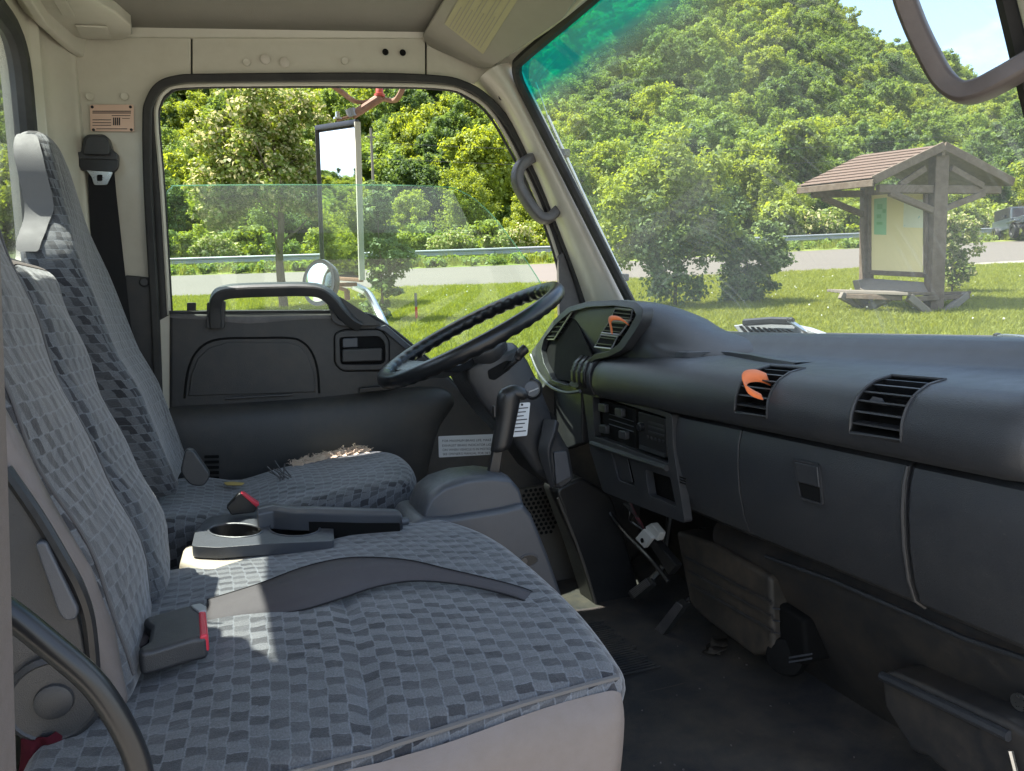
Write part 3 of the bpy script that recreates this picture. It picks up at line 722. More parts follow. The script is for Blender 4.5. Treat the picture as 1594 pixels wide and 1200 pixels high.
# trim panel: upper part
MB().prism(T([(246, 500), (266, 489), (268, 1000), (250, 1000)], 0.004), DN * 0.03).done('door_edge', M['cream'], door)
up_px = [(263, 488), (300, 487), (460, 485), (560, 486), (598, 503), (655, 548), (712, 600), (764, 648), (800, 690), (840, 760), (860, 1000), (262, 1000)]
MB().prism(T(up_px, 0.012), DN * 0.05).done('trim_panel', M['doortrim'], door, bevel=0.010, seg=4)
MB().grid([[pD(u, v0, -0.004), pD(u, v0 + 1.5, 0.010), pD(u, v0 + 4 + w * 0.4, 0.0155), pD(u, v0 + 5 + w, 0.0145)] for u, v0, w in ((264, 487, 4), (310, 486.5, 5), (350, 486, 10), (385, 486, 14), (430, 485.5, 10), (480, 485.5, 6), (530, 485.5, 5), (556, 486, 4))]).done('sunlit_sill_cap', M['handle'], door, subsurf=1)  # top of the door trim in a paler grey: sunlight put into the colour
# belt line rubber
MB().tube(crom(T([(264, 487), (420, 485.5), (556, 487), (600, 506), (655, 550), (712, 602), (764, 650)], 0.003), 4), 0.006, 6).done('belt_seal', M['rubber'], door)
# armrest bulge: swells out below the groove and dips away at the front
def sect(pts, offs): return [pD(u, v, o) for (u, v), o in zip(pts, offs)]
arm_rows = []
tops = [(262, 632), (330, 629), (420, 624), (520, 616), (600, 607), (655, 600), (690, 601), (706, 613), (708, 628)]
bots = [(262, 1000), (330, 1000), (420, 1000), (520, 1000), (600, 960), (640, 880), (655, 800), (668, 690), (690, 655)]
for (tu, tv), (bu, bv) in zip(tops, bots):
    i = tops.index((tu, tv)); amp = [1, 1, 1, 1, 1, 0.95, 0.8, 0.5, 0.08][i]
    row = []
    for s, o in ((0, 0.010), (0.015, 0.032), (0.06, 0.052), (0.16, 0.064), (0.34, 0.062), (0.6, 0.050), (0.85, 0.040), (1.0, 0.013)):
        row.append(pD(tu + (bu - tu) * s, tv + (bv - tv) * s, 0.008 + (o - 0.008) * amp))
    arm_rows.append(row)
MB().grid(arm_rows).done('armrest', M['doortrim'], door, subsurf=2)
# arched panel pressed into the upper trim
arch = [(287, 620), (292, 580), (303, 552), (322, 534), (350, 527), (400, 526), (450, 526), (470, 532), (485, 548), (494, 575), (497, 612)]
MB().tube(crom(T(arch, 0.0125), 5), 0.0030, 6).done('arch_groove', M['void'], door)
MB().prism(T([(293, 616), (298, 582), (308, 558), (326, 541), (352, 533), (448, 533), (466, 538), (479, 553), (488, 578), (491, 610)], 0.0115), -DN * 0.005).done('arch_panel', M['doortrim'], door, bevel=0.004, seg=3)
MB().tube(T([(350, 620), (455, 614)], 0.02), 0.0035, 6).done('armrest_scuff', M['dash2'], door)
# grab bar
gb = [(336, 508), (335, 480), (338, 463), (350, 455), (380, 452), (430, 450.5), (470, 450), (498, 453), (516, 465), (528, 480), (545, 497), (560, 505)]
go = [0.024, 0.034, 0.046, 0.05, 0.052, 0.052, 0.052, 0.05, 0.048, 0.042, 0.03, 0.022]
MB().tube(crom([pD(u, v, o) for (u, v), o in zip(gb, go)], 5), 0.0185, 12, sq=True, flat=0.85).done('grab_bar', M['doortrim'], door)
MB().prism(rounded(T([(506, 456), (530, 462), (592, 503), (584, 506), (530, 506), (518, 500), (511, 478)], 0.014), 0.006, 3), -DN * 0.022).done('grab_bar_foot', M['doortrim'], door, bevel=0.006, seg=3)
MB().prism(rounded(T([(323, 470), (352, 468), (350, 510), (323, 511)], 0.012), 0.006, 3), -DN * 0.02).done('grab_bar_foot', M['doortrim'], door, bevel=0.006, seg=3)
def oval(u, v, ru, rv, o, n=18): return [pD(u + ru * math.cos(2 * math.pi * i / n), v + rv * math.sin(2 * math.pi * i / n), o) for i in range(n)]
MB().prism(oval(335.5, 493, 6.5, 11, 0.0335), -DN * 0.0025).done('screw_cover', M['black'], door)
MB().prism(oval(532, 491, 6.5, 7.5, 0.0365), -DN * 0.0015).done('screw_cover', M['doortrim'], door)
MB().tube(oval(532, 491, 7, 8, 0.0368), 0.0008, 5, closed=True).done('screw_cover_rim', M['void'], door)
# lock knob
MB().prism(rounded(T([(290.5, 471), (304.5, 471), (304.5, 496), (290.5, 496)], 0.0), 0.004, 3), DN * 0.014).done('lock_knob', M['black'], door, bevel=0.002)
# inner handle: surround, dark cup, lever
outer = rounded(T([(521, 520), (536, 514), (592, 514), (604, 530), (604, 568), (596, 575), (534, 576), (522, 566)], 0.0115), 0.012, 4)
inner = rounded(T([(528, 525), (590, 523), (599, 534), (599, 563), (592, 567), (530, 567)], 0.0115), 0.010, 4)
hs = MB().plate(outer, [inner], -DN * 0.007).done('handle_surround', M['doortrim'], door, bevel=0.002)
MB().prism(inner, -DN * 0.0012).done('handle_cup', M['void'], hs)
MB().tube(rounded(T([(520, 519), (535, 512.5), (593, 512.5), (606, 529), (606, 569), (597, 577), (533, 578), (520.5, 567)], 0.0125), 0.014, 4), 0.0018, 6, closed=True).done('surround_groove', M['void'], hs)
MB().prism(rounded(T([(532, 543), (594, 541), (594, 561), (532, 563)], 0.013), 0.006, 3), -DN * 0.016).done('door_lever', M['doortrim'], hs, bevel=0.004, seg=3)
MB().prism(rounded(T([(533, 527), (556, 525), (557, 540), (533, 541)], 0.0132), 0.003, 2), -DN * 0.008).done('lock_lever', M['console'], hs, bevel=0.003)
# corner trim in front of the handle, running down under the glass
MB().prism(T([(583, 510), (600, 505), (648, 546), (640, 552), (598, 516)], 0.010), -DN * 0.012).done('corner_cap', M['console'], door, bevel=0.003)
# small switch on the armrest, ribbed vent by the seat
MB().prism(T([(558, 603), (612, 598), (612, 606), (558, 611)], 0.034), -DN * 0.014).done('window_switch', M['black'], door, bevel=0.003)
for i in range(5):
    MB().prism(rounded(T([(318, 708.5 + i * 8.3), (341, 708 + i * 8.3), (341, 712.5 + i * 8.3), (318, 713 + i * 8.3)], 0.069), 0.002, 2), -DN * 0.003).done('ribbed_stop', M['void'], door)
# warning sticker
stk = MB().prism(rounded(T([(682, 679), (782, 675), (808, 684), (808, 705), (683, 712)], 0.0125), 0.003, 2), -DN * 0.0008).done('warning_sticker', M['white_label'], door)
sx_ = (pD(780, 690, 0.0142) - pD(690, 692, 0.0142)).normalized(); sz_ = (-DN).cross(sx_).normalized()
for i, (tx, u, v, wd) in enumerate((("FOR MAXIMUM BRAKE LIFE, MAKE SURE", 688, 688, 80), ("EXHAUST BRAKE INDICATOR LIGHT IS", 688, 695.3, 80), ("ON WHEN VEHICLE IS IN MOTION.", 688.5, 702, 65), ("SEE OWNER'S MANUAL FOR DETAIL.", 689, 708.5, 68))):
    cu = bpy.data.curves.new('sticker_text', 'FONT'); cu.body = tx; cu.size = 0.0098
    to = bpy.data.objects.new('sticker_text', cu); COL.objects.link(to); cu.materials.append(M['ink'])
    p = pD(u, v, 0.0142)
    to.matrix_world = Matrix(((sx_.x, sz_.x, -DN.x, p.x), (sx_.y, sz_.y, -DN.y, p.y), (sx_.z, sz_.z, -DN.z, p.z), (0, 0, 0, 1)))
    to.parent = stk
    bpy.context.view_layer.update()
    tm = bpy.data.meshes.new_from_object(to.evaluated_get(bpy.context.evaluated_depsgraph_get()))
    mw = to.matrix_world.copy(); bpy.data.objects.remove(to, do_unlink=True)
    tm.transform(mw); link('sticker_text', tm, None, stk, smooth=False)
# outer skin of the door
MB().prism(T([(262, 496), (560, 492), (600, 512), (764, 660), (860, 700), (880, 1050), (240, 1050)], -0.05), DN * 0.02).done('outer_skin', M['exterior'], door, bevel=0.01)

# driver's belt on the pillar
bt = thing('seat_belt', 'black driver seat belt hanging from its guide on the pillar', 'seat belt', pD(155, 230))
MB().prism(rounded(T([(131, 240), (135, 216), (142, 212), (166, 212), (173, 218), (178, 236), (187, 242), (186, 262), (178, 271), (128, 268), (121, 258), (121, 238)], 0.006), 0.008, 3), -DN * 0.028).done('belt_guide', M['dash2'], bt, bevel=0.006, seg=3)
MB().prism(rounded(T([(124, 247), (185, 249), (185, 263), (178, 269), (129, 266), (124, 260)], 0.03), 0.004, 3), -DN * 0.008).done('guide_slot', M['black'], bt, bevel=0.003)
MB().prism(rounded(T([(134, 237), (136, 219), (143, 214), (165, 214), (171, 219), (174, 243), (134, 242)], 0.03), 0.008, 3), -DN * 0.02).done('bolt_cover', M['dash2'], bt, bevel=0.008, seg=3)
MB().loft([[pD(137, 265, 0.02), pD(178, 266, 0.02), pD(178, 266, 0.0225), pD(137, 265, 0.0225)], [pD(138, 300, 0.022), pD(181, 300, 0.022), pD(181, 300, 0.0245), pD(138, 300, 0.0245)], [pD(142, 400, 0.025), pD(192, 400, 0.025), pD(192, 400, 0.0275), pD(142, 400, 0.0275)], [pD(152, 520, 0.03), pD(203, 500, 0.03), pD(203, 500, 0.0325), pD(152, 520, 0.0325)], [pD(170, 640, 0.035), pD(222, 600, 0.035), pD(222, 600, 0.0375), pD(170, 640, 0.0375)]]).done('webbing', M['belt_black'], bt)
tg = rounded(T([(134, 264), (176, 268), (173, 275), (167, 288), (147, 288), (143, 275)], 0.034), 0.004, 3)
MB().plate(tg, [rounded(T([(151, 272), (160, 272), (160, 282), (151, 282)], 0.034), 0.003, 2)], -DN * 0.003).done('belt_tongue', M['steel'], bt)
# ================================================================== dashboard
dash = thing('dashboard', 'dark grey moulded dashboard running across the cab under the windscreen', 'dashboard', (0.95, 1.3, 0.4))
# rolled upper pad, as a loft of one section across the cab with the two vent openings left out
RP = [(0.868, 0.603), (0.846, 0.607), (0.834, 0.617), (0.827, 0.636), (0.828, 0.660), (0.836, 0.681), (0.850, 0.697), (0.874, 0.709), (0.906, 0.714), (0.95, 0.717), (1.010, 0.721), (1.034, 0.726), (1.056, 0.744), (1.076, 0.7585), (1.095, 0.763), (1.15, 0.762), (1.19, 0.74)]
def yat(u, v, x): return pX(u, v, x).y
VENTS = [(yat(1196, 643, 0.83), yat(1146, 632, 0.83)), (yat(1405, 680, 0.83), yat(1326, 655, 0.83))]     # (near, far) of each vent
Y0, Y1 = 0.565, 1.68
ys = [Y0, Y0 + 0.004, Y0 + 0.015, Y0 + 0.04]
stops = sorted([v for p in VENTS for v in p])
ys += [0.66] + stops + [0.95, 1.0, 1.06, 1.16, 1.24, 1.32, 1.40, 1.48, 1.56, 1.63, Y1 - 0.02, Y1 - 0.006, Y1]
ys = sorted(set(round(y, 5) for y in ys))
def inset(y):
    e = 0.0
    for yy, s in ((Y0, 1), (Y1, -1)):
        d = (y - yy) * s
        if d < 0.04: e = max(e, 0.018 * (1 - math.sqrt(max(0.0, 1 - ((0.04 - d) / 0.04) ** 2))))
    return e
def roll(y, k, off=0.0):
    x, z = RP[k]
    e = inset(y)
    cx, cz = 0.93, 0.655
    dx, dz = x - cx, z - cz
    L = math.hypot(dx, dz) or 1
    f = 1 - e / L if k < 12 else 1
    # the pad leans back a little towards the passenger end
    return Vector((cx + dx * f + (-dx / L) * off, y, cz + dz * f + (-dz / L) * off))
mb = MB()
VS = {}
for i, y in enumerate(ys):
    for k in range(len(RP)): VS[i, k] = mb.bm.verts.new(roll(y, k))
V0, V1 = 3, 8
def in_vent(ya, yb, k):
    for a, b in VENTS:
        if ya >= a - 1e-4 and yb <= b + 1e-4 and V0 <= k < V1: return True
    return False
for i in range(len(ys) - 1):
    for k in range(len(RP) - 1):
        if in_vent(ys[i], ys[i + 1], k): continue
        mb.bm.faces.new((VS[i, k], VS[i + 1, k], VS[i + 1, k + 1], VS[i, k + 1]))
mb.bm.faces.new([VS[0, k] for k in range(len(RP))]); mb.bm.faces.new([VS[len(ys) - 1, k] for k in range(len(RP))][::-1])
mb.done('dash_pad', M['dash'], dash, angle=40)
def prof_at(s):
    """point and inward direction on the section between V0 and V1, s in 0..1"""
    t = V0 + (V1 - V0) * s; k = min(int(t), V1 - 1); fpt = t - k
    x = RP[k][0] + (RP[k + 1][0] - RP[k][0]) * fpt; z = RP[k][1] + (RP[k + 1][1] - RP[k][1]) * fpt
    d = Vector((0.93 - x, 0, 0.655 - z)).normalized()
    return Vector((x, 0, z)), d
for vi, (a, b) in enumerate(VENTS):
    vt = MB()
    S = [i / 14 for i in range(15)]
    for y in (a, b):
        vt.grid([[prof_at(s)[0] + Vector((0, y, 0)), prof_at(s)[0] + prof_at(s)[1] * 0.035 + Vector((0, y, 0))] for s in S])
    vt.grid([[prof_at(s)[0] + prof_at(s)[1] * 0.034 + Vector((0, y, 0)) for s in S] for y in (a, b)])
    for s in (0.0, 1.0):
        p, d = prof_at(s); vt.grid([[p + Vector((0, y, 0)), p + d * 0.035 + Vector((0, y, 0))] for y in (a, b)])
    v_o = vt.done('air_vent', M['void'], dash)
    ring = [prof_at(s)[0] + Vector((0, a, 0)) for s in S] + [prof_at(s)[0] + Vector((0, b, 0)) for s in S[::-1]]
    MB().tube(ring, 0.0026, 6, closed=True).done('vent_rim', M['dash2'], v_o)
    for i in range(6):
        s = 0.10 + i * 0.155
        p, d = prof_at(s)
        ax = (prof_at(min(1, s + 0.03))[0] - prof_at(max(0, s - 0.03))[0]).normalized()
        c0 = p + d * 0.009
        MB().prism([c0 + Vector((0, a + 0.001, 0)) - d * 0.007, c0 + Vector((0, a + 0.001, 0)) + d * 0.012, c0 + Vector((0, b - 0.001, 0)) + d * 0.012, c0 + Vector((0, b - 0.001, 0)) - d * 0.007], ax * 0.0026).done('slat', M['dash2'], v_o)
# shallow tray pressed into the top
tr = crom([pZ(u, v, 0.7195) for u, v in ((1022, 550), (1062, 553.5), (1120, 552.5), (1152, 556), (1190, 561), (1236, 564.5))], 5)
rws = []
for i, p in enumerate(tr):
    k = min(1.0, i / 4, (len(tr) - 1 - i) / 8)
    rws.append([p + Vector((0.0, 0, -0.004)), p + Vector((0.002, 0, 0.007 * k)), p + Vector((0.010, 0, 0.0085 * k)), p + Vector((0.06, 0, -0.001))])
MB().grid(rws).done('tray_step', M['dash'], dash)

# lower fascia with the glove box door
LP = [(0.876, 0.600), (0.866, 0.594), (0.860, 0.570), (0.858, 0.53), (0.862, 0.48), (0.872, 0.43), (0.885, 0.398), (0.905, 0.384), (0.98, 0.372)]
def low_sheet(name, y0, y1, off=0.0, kk=(0, 9), mat='dash', edge=0.008):
    mb = MB(); yy = [y0, y0 + edge, (y0 + y1) / 2, y1 - edge, y1]
    P = LP[kk[0]:kk[1]]
    rws = []
    for y in yy:
        e = min(0.006, edge * 0.8) if y in (y0, y1) else 0.0
        rws.append([Vector((x - off + e, y, z)) for x, z in P])
    mb.grid(rws)
    mb.loft([[r[i] for i in range(len(P))] + [Vector((1.0, r[0].y, 0.40)), Vector((1.0, r[0].y, 0.59))] for r in (rws[0], rws[-1])], closed=True)
    return mb.done(name, M[mat], dash, angle=30)
GL, GR = yat(1150, 660, 0.86), yat(1412, 720, 0.86)
low_sheet('fuse_cover', GL + 0.001, 1.352, 0.0, edge=0.0015)
low_sheet('dash_cheek', 0.555, GR - 0.0015, 0.003)
gb_ = low_sheet('glove_box_door', GR + 0.0015, GL - 0.001, 0.0, edge=0.002)
# bead along the near edge of the lid
MB().tube([Vector((x - 0.002, GR + 0.003 - max(0, 0.60 - z) * 0.0, z)) for x, z in LP[1:8]], 0.0028, 8).done('lid_bead', M['dash2'], gb_)
MB().tube([Vector((0.873, GR, 0.602)), Vector((0.873, GL, 0.602))], 0.0022, 6).done('lid_gap', M['void'], gb_)
# latch
lq = [pX(u, v, 0.8585) for u, v in ((1235, 713), (1277, 722), (1283, 787), (1247, 776))]
lt = MB().plate(rounded(lq, 0.006, 3), [rounded([p.lerp(sum(lq, Vector()) / 4, 0.10) for p in lq], 0.004, 3)], (-0.004, 0, 0)).done('latch', M['dash2'], gb_)
cq = sum(lq, Vector()) / 4
MB().prism([p.lerp(cq, 0.10) for p in lq], (-0.0012, 0, 0)).done('latch_recess', M['void'], gb_)
MB().prism([lq[0].lerp(cq, 0.12), lq[1].lerp(cq, 0.12), lq[1].lerp(lq[2], 0.58).lerp(cq, 0.08), lq[0].lerp(lq[3], 0.58).lerp(cq, 0.08)], (-0.005, 0, 0)).done('latch_paddle', M['dash2'], gb_, bevel=0.002)
# three short slots on the left cover
for i in range(3):
    MB().prism([pX(u, v, 0.854) for u, v in ((1058, 741 + i * 4), (1067, 744 + i * 4), (1068, 746.5 + i * 4), (1059, 743.5 + i * 4))], (-0.0012, 0, 0)).done('slot', M['void'], dash)

# centre stack facing: a frame with recessed openings
XS = 0.852
fo = [pX(u, v, XS) for u, v in ((906, 601), (945, 606), (1046, 645), (1048, 700), (1066, 815), (1000, 790), (938, 765), (918, 700))]
h1 = [pX(u, v, XS) for u, v in ((922, 618), (940, 619), (1036, 649), (1040, 722), (935, 682), (925, 680))]
h2 = [pX(u, v, XS) for u, v in ((950, 701), (978, 711), (989, 757), (962, 747))]
h3 = [pX(u, v, XS) for u, v in ((1004, 731), (1043, 743), (1052, 789), (1010, 771))]
stack = MB().plate(rounded(fo, 0.012, 4), [rounded(h1, 0.006, 3), rounded(h2, 0.005, 3), rounded(h3, 0.005, 3)], (0.02, 0, 0)).done('centre_stack', M['dash2'], dash, bevel=0.003)
MB().prism([pX(u, v, XS + 0.03) for u, v in ((915, 610), (1050, 645), (1060, 800), (935, 750))], (0.01, 0, 0)).done('stack_backing', M['void'], stack)
MB().tube([pX(u, v, XS - 0.004) for u, v in ((921, 690), (985, 712), (1038, 729))], 0.007, 8).done('stack_ledge', M['dash2'], stack)
# heater controls: plate, sliders, knobs
ht = MB().prism([pX(u, v, XS + 0.016) for u, v in ((938, 622), (990, 637), (990, 700), (938, 680))], (0.01, 0, 0)).done('heater_control', M['void'], stack)
for (u, v) in ((943, 634), (944, 667), (969, 641), (975, 676)):
    MB().prism(rounded([pX(u + a, v + b, XS + 0.008) for a, b in ((-6, -7), (5, -5), (5, 8), (-6, 5))], 0.003, 2), (-0.012, 0, 0)).done('slider_knob', M['dash2'], ht, bevel=0.002)
for v in (650, 658, 666):
    MB().tube([pX(948, v - 6, XS + 0.013), pX(986, v + 6, XS + 0.013)], 0.0012, 5).done('slider_track', M['console'], ht)
# radio
rd = MB().prism([pX(u, v, XS + 0.012) for u, v in ((993, 640), (1036, 652), (1038, 712), (994, 697))], (0.012, 0, 0)).done('radio', M['black'], stack, bevel=0.002)
MB().lathe([(0.010, 0), (0.010, 0.010), (0.008, 0.012), (0, 0.012)], pX(1000, 664, XS + 0.012), (-1, 0, 0), 16).done('radio_knob', M['gloss'], rd)
for i, v in enumerate((655, 662, 670)):
    MB().prism([pX(1010, v, XS + 0.0115), pX(1034, v + 7, XS + 0.0115), pX(1034, v + 10, XS + 0.0115), pX(1010, v + 3, XS + 0.0115)], (-0.002, 0, 0)).done('radio_strip', M['dash2'], rd)
for i in range(5):
    MB().box(pX(1008 + i * 6, 680 + i * 1.8, XS + 0.010), (0.003, 0.006, 0.006)).done('radio_button', M['dash2'], rd)
MB().prism([pX(u, v, XS + 0.011) for u, v in ((996, 692), (1036, 706), (1036, 712), (996, 698))], (-0.003, 0, 0)).done('radio_trim', M['dash2'], rd)
# open cubby under the radio: side wall and floor
MB().prism([pX(1004, 731, XS + 0.002), pX(1012, 736, XS + 0.03), pX(1015, 770, XS + 0.03), pX(1010, 771, XS + 0.002)], (0, -0.003, 0)).done('cubby_side', M['console'], stack)
MB().prism(rounded([pX(u, v, XS + 0.008) for u, v in ((951, 703), (977, 712), (986, 752), (962, 744))], 0.004, 2), (-0.003, 0, 0)).done('ashtray', M['dash2'], stack, bevel=0.002)
# rocker switches on the end of the pad
swp = thing('switch_pod', 'three ribbed rocker switches on the rounded dashboard end', 'switches', (0.85, 1.74, 0.6))
pod_rings = []
for y, s in ((1.685, 0.97), (1.70, 1.0), (1.765, 0.99), (1.80, 0.9), (1.815, 0.7)):
    pod_rings.append([Vector((0.92 + (x - 0.92) * s, y, 0.655 + (z - 0.655) * s * 1.02)) for x, z in ((0.90, 0.598), (0.862, 0.600), (0.842, 0.615), (0.832, 0.64), (0.832, 0.665), (0.842, 0.69), (0.86, 0.705), (0.89, 0.712), (0.95, 0.71), (0.95, 0.6))])
MB().loft(pod_rings).done('pod', M['dash2'], swp, bevel=0.003)
for i in range(3):
    y = 1.712 + i * 0.030
    rws = []
    for yy in (y - 0.011, y - 0.006, y + 0.006, y + 0.011):
        e = 0.0 if abs(yy - y) < 0.008 else 0.004
        rws.append([Vector((0.92 + (x - 0.92) * (1.045 - e * 5), yy, 0.655 + (z - 0.655) * (1.045 - e * 5))) for x, z in ((0.839, 0.628), (0.832, 0.645), (0.832, 0.665), (0.842, 0.69), (0.86, 0.705))])
    rk = MB().grid(rws).done('rocker_switch', M['black'], swp, solid=0.002)
    for j in range(3): MB().tube([Vector((0.826 + j * 0.004, y - 0.008, 0.668 + j * 0.010)), Vector((0.826 + j * 0.004, y + 0.008, 0.668 + j * 0.010))], 0.0009, 5).done('switch_rib', M['dash'], rk)

# instrument hood
hood = thing('instrument_hood', 'rounded instrument hood with empty dark gauge recess and side vents', 'instrument hood', (0.9, 1.75, 0.7))
HX = 0.855
def hx(z): return HX + (z - 0.74) * 0.22            # the face leans back towards the windscreen
def hpt(u, v, o=0.0):
    n = Vector((1, 0, -0.22)).normalized()
    return hit(u, v, Vector((HX - 0.22 * 0.0, 0, 0.74)) - n * o, n)
face_out = [(826, 548), (838, 532), (862, 497), (884, 478), (915, 469), (960, 467), (990, 470), (1001, 481), (998, 500), (984, 522), (968, 545), (946, 556), (925, 560), (905, 578), (900, 604), (858, 600), (838, 575)]
face_in = [(846, 528), (866, 503), (888, 485), (915, 478), (955, 476), (984, 480), (990, 490), (978, 512), (962, 536), (948, 546), (925, 551), (903, 570), (884, 600), (860, 592), (846, 565), (842, 545)]
A_ = [hpt(u, v) for u, v in face_out]
B_ = [hpt(u, v, 0.004) for u, v in face_in]
def push(pts, dx, dz=0.0, sc=1.0):
    c = sum(pts, Vector()) / len(pts)
    return [c + (p - c) * sc + Vector((dx, 0, dz)) for p in pts]
MB().plate(rounded(A_, 0.012, 3), [rounded(B_, 0.008, 3)], (0.03, 0, 0)).done('bezel', M['dash2'], hood, bevel=0.007, seg=3)
# recess behind the bezel
ring1 = [hpt(u, v, -0.002) for u, v in face_in]
MB().loft([ring1, [p + Vector((0.06, 0, -0.012)) for p in ring1]], cap=False).done('recess_wall', M['void'], hood)
MB().prism([p + Vector((0.058, 0, -0.012)) for p in ring1], (0.006, 0, 0)).done('gauge_panel', M['void'], hood)
# flat blanking panel at the driver's side of the recess
MB().prism([hpt(u, v, -0.012) for u, v in ((846, 532), (893, 490), (924, 560), (900, 596), (864, 590), (847, 562))], (0.004, 0, 0)).done('blanking_panel', M['void'], hood, bevel=0.002)
# gauges at the back of the recess
for (u, v, r) in ((925, 515, 0.042), (948, 505, 0.03)):
    p = hpt(u, v, 0) + Vector((0.052, 0.02, -0.012))
    MB().lathe([(r, 0), (r, 0.004), (r * 0.92, 0.004), (r * 0.9, 0.001), (0, 0.001)], p, (-1, 0, 0.2), 28).done('gauge', M['black'], hood)
# side vents with slats
def side_vent(quad, n, name='air_vent'):
    q = [hpt(u, v, -0.004) for u, v in quad]
    v_o = MB().prism(q, (0.012, 0, 0)).done(name, M['void'], hood)
    MB().tube([p + Vector((-0.001, 0, 0)) for p in q], 0.0024, 6, closed=True).done('vent_rim', M['silver'], v_o)
    for i in range(n):
        t = (i + 0.5) / n
        a, b = q[0].lerp(q[3], t), q[1].lerp(q[2], t)
        MB().prism([a + Vector((-0.004, 0, 0.001)), b + Vector((-0.004, 0, 0.001)), b + Vector((0.008, 0, -0.002)), a + Vector((0.008, 0, -0.002))], (0, 0, 0.0022)).done('slat', M['console'], v_o)
side_vent([(880, 484), (893, 482), (863, 528), (847, 528)], 6)
side_vent([(958, 479), (985, 482), (982, 499), (951, 496)], 3)
side_vent([(949, 499), (979, 502), (965, 521), (937, 518)], 3)
side_vent([(936, 521), (962, 524), (952, 543), (926, 540)], 2)
# hood shell running forward to the windscreen and sloping down to the passenger side
def hs_ring(x, ytop0, ytop1, yl, yr, zt, zb, zr):
    return [Vector(p) for p in ((x, yl, zb), (x, yl - 0.004, zb + 0.05), (x, yl - 0.02, zt - 0.035), (x, ytop0, zt - 0.008), (x, ytop0 - 0.08, zt), (x, ytop1 + 0.06, zt), (x, ytop1, zt - 0.006), (x, ytop1 - 0.045, zt - 0.035), (x, yr + 0.05, zr + 0.012), (x, yr, zr), (x, yr, zb), (x, (yl + yr) / 2, zb))]
rings = [hs_ring(0.878, 1.94, 1.545, 2.04, 1.455, 0.839, 0.66, 0.745), hs_ring(0.90, 1.93, 1.54, 2.04, 1.44, 0.849, 0.66, 0.73), hs_ring(0.95, 1.92, 1.54, 2.03, 1.35, 0.846, 0.66, 0.715),
         hs_ring(1.00, 1.90, 1.53, 2.02, 1.30, 0.835, 0.66, 0.715), hs_ring(1.06, 1.88, 1.52, 2.0, 1.26, 0.812, 0.66, 0.728), hs_ring(1.11, 1.86, 1.50, 1.98, 1.25, 0.785, 0.66, 0.74)]
MB().loft(rings).done('hood_shell', M['dash'], hood, subsurf=2)
# dash under the hood: bright edged lower lip, knee panel
lip = [hpt(u, v, 0.006) for u, v in ((826, 552), (838, 580), (856, 601), (880, 611), (903, 609))]
MB().tube(crom(lip, 5), 0.0042, 8).done('hood_lip', M['console'], hood)
MB().prism([pX(u, v, 0.885) for u, v in ((826, 550), (905, 600), (905, 690), (880, 700), (850, 640))], (0.03, 0, 0)).done('knee_panel', M['dash2'], hood, bevel=0.006)
# driver's end of the dashboard
MB().loft([[(0.90, y, 0.60), (0.885, y, 0.66), (0.90, y, 0.70), (1.12, y, 0.74), (1.15, y, 0.60)] for y in (1.66, 2.06)]).done('dash_end', M['dash'], dash, bevel=0.01)

# ribbons tied to the vents
def ribbon(label, path, width_dir, w, group='orange ribbons on the vents'):
    P = crom(path, 6); wd = Vector(width_dir).normalized() * (w / 2)
    mb = MB(); mb.grid([[p - wd * (1 - 0.55 * (i / (len(P) - 1)) ** 2), p, p + wd * (1 - 0.55 * (i / (len(P) - 1)) ** 2)] for i, p in enumerate(P)])
    o = mb.done('ribbon', M['orange'], None, solid=0.0015)
    return tag(o, label, 'ribbon', group)
ribbon('frayed orange ribbon folded over the instrument hood vent', [hpt(976, 503, 0.0), hpt(965, 496, 0.012), hpt(953, 495, 0.024), hpt(949, 500, 0.026), hpt(951, 510, 0.022), hpt(952, 519, 0.016)], (0, -0.8, -0.5), 0.020)
vy = VENTS[0]
ym = (vy[0] + vy[1]) / 2
pv = [pX(1196, 591, 0.865), pX(1180, 585, 0.846), pX(1164, 586, 0.820), pX(1158, 593, 0.806), pX(1161, 604, 0.802), pX(1172, 612, 0.810), pX(1186, 618, 0.826)]
ribbon('bright orange ribbon looped through the middle dashboard vent', pv, (0.0, -0.5, -0.8), 0.025)
pb = [pX(1362, 621, 0.846), pX(1376, 624, 0.846), pX(1380, 632, 0.846), pX(1356, 627, 0.846)]
tag(MB().prism(pb, (-0.004, 0, 0.004)).done('tape_scrap', M['console'], None), 'torn dark scrap stuck between slats of the near vent', 'scrap')

# ================================================================== footwell and lower dash
hb = thing('heater_box', 'dusty ribbed heater box under the glove box', 'heater box', (1.05, 1.3, 0.0))
XH = 0.985
hq = [(1050, 826), (1110, 846), (1198, 898), (1203, 1020), (1172, 1022), (1092, 962), (1072, 940)]
MB().prism([pX(u, v, XH) for u, v in hq], (0.15, 0, 0)).done('body', M['heater'], hb, bevel=0.012, seg=3)
for i, t in enumerate((0.34, 0.52, 0.70)):
    a = pX(1056, 826, XH - 0.003).lerp(pX(1080, 945, XH - 0.003), t); b = pX(1199, 898, XH - 0.003).lerp(pX(1203, 1018, XH - 0.003), t)
    MB().tube([a.lerp(b, 0.03), b], 0.0045, 6).done('rib', M['firewall'], hb)
MB().prism([pX(u, v, XH + 0.02) for u, v in ((1198, 930), (1250, 965), (1255, 1035), (1190, 1030))], (0.12, 0, 0)).done('blower_end', M['void'], hb, bevel=0.01)
for i in range(3):
    MB().tube([pX(1199, 946 + i * 19, XH + 0.006), pX(1213, 948 + i * 19, XH + 0.006)], 0.0016, 5).done('clip_wire', M['console'], hb)
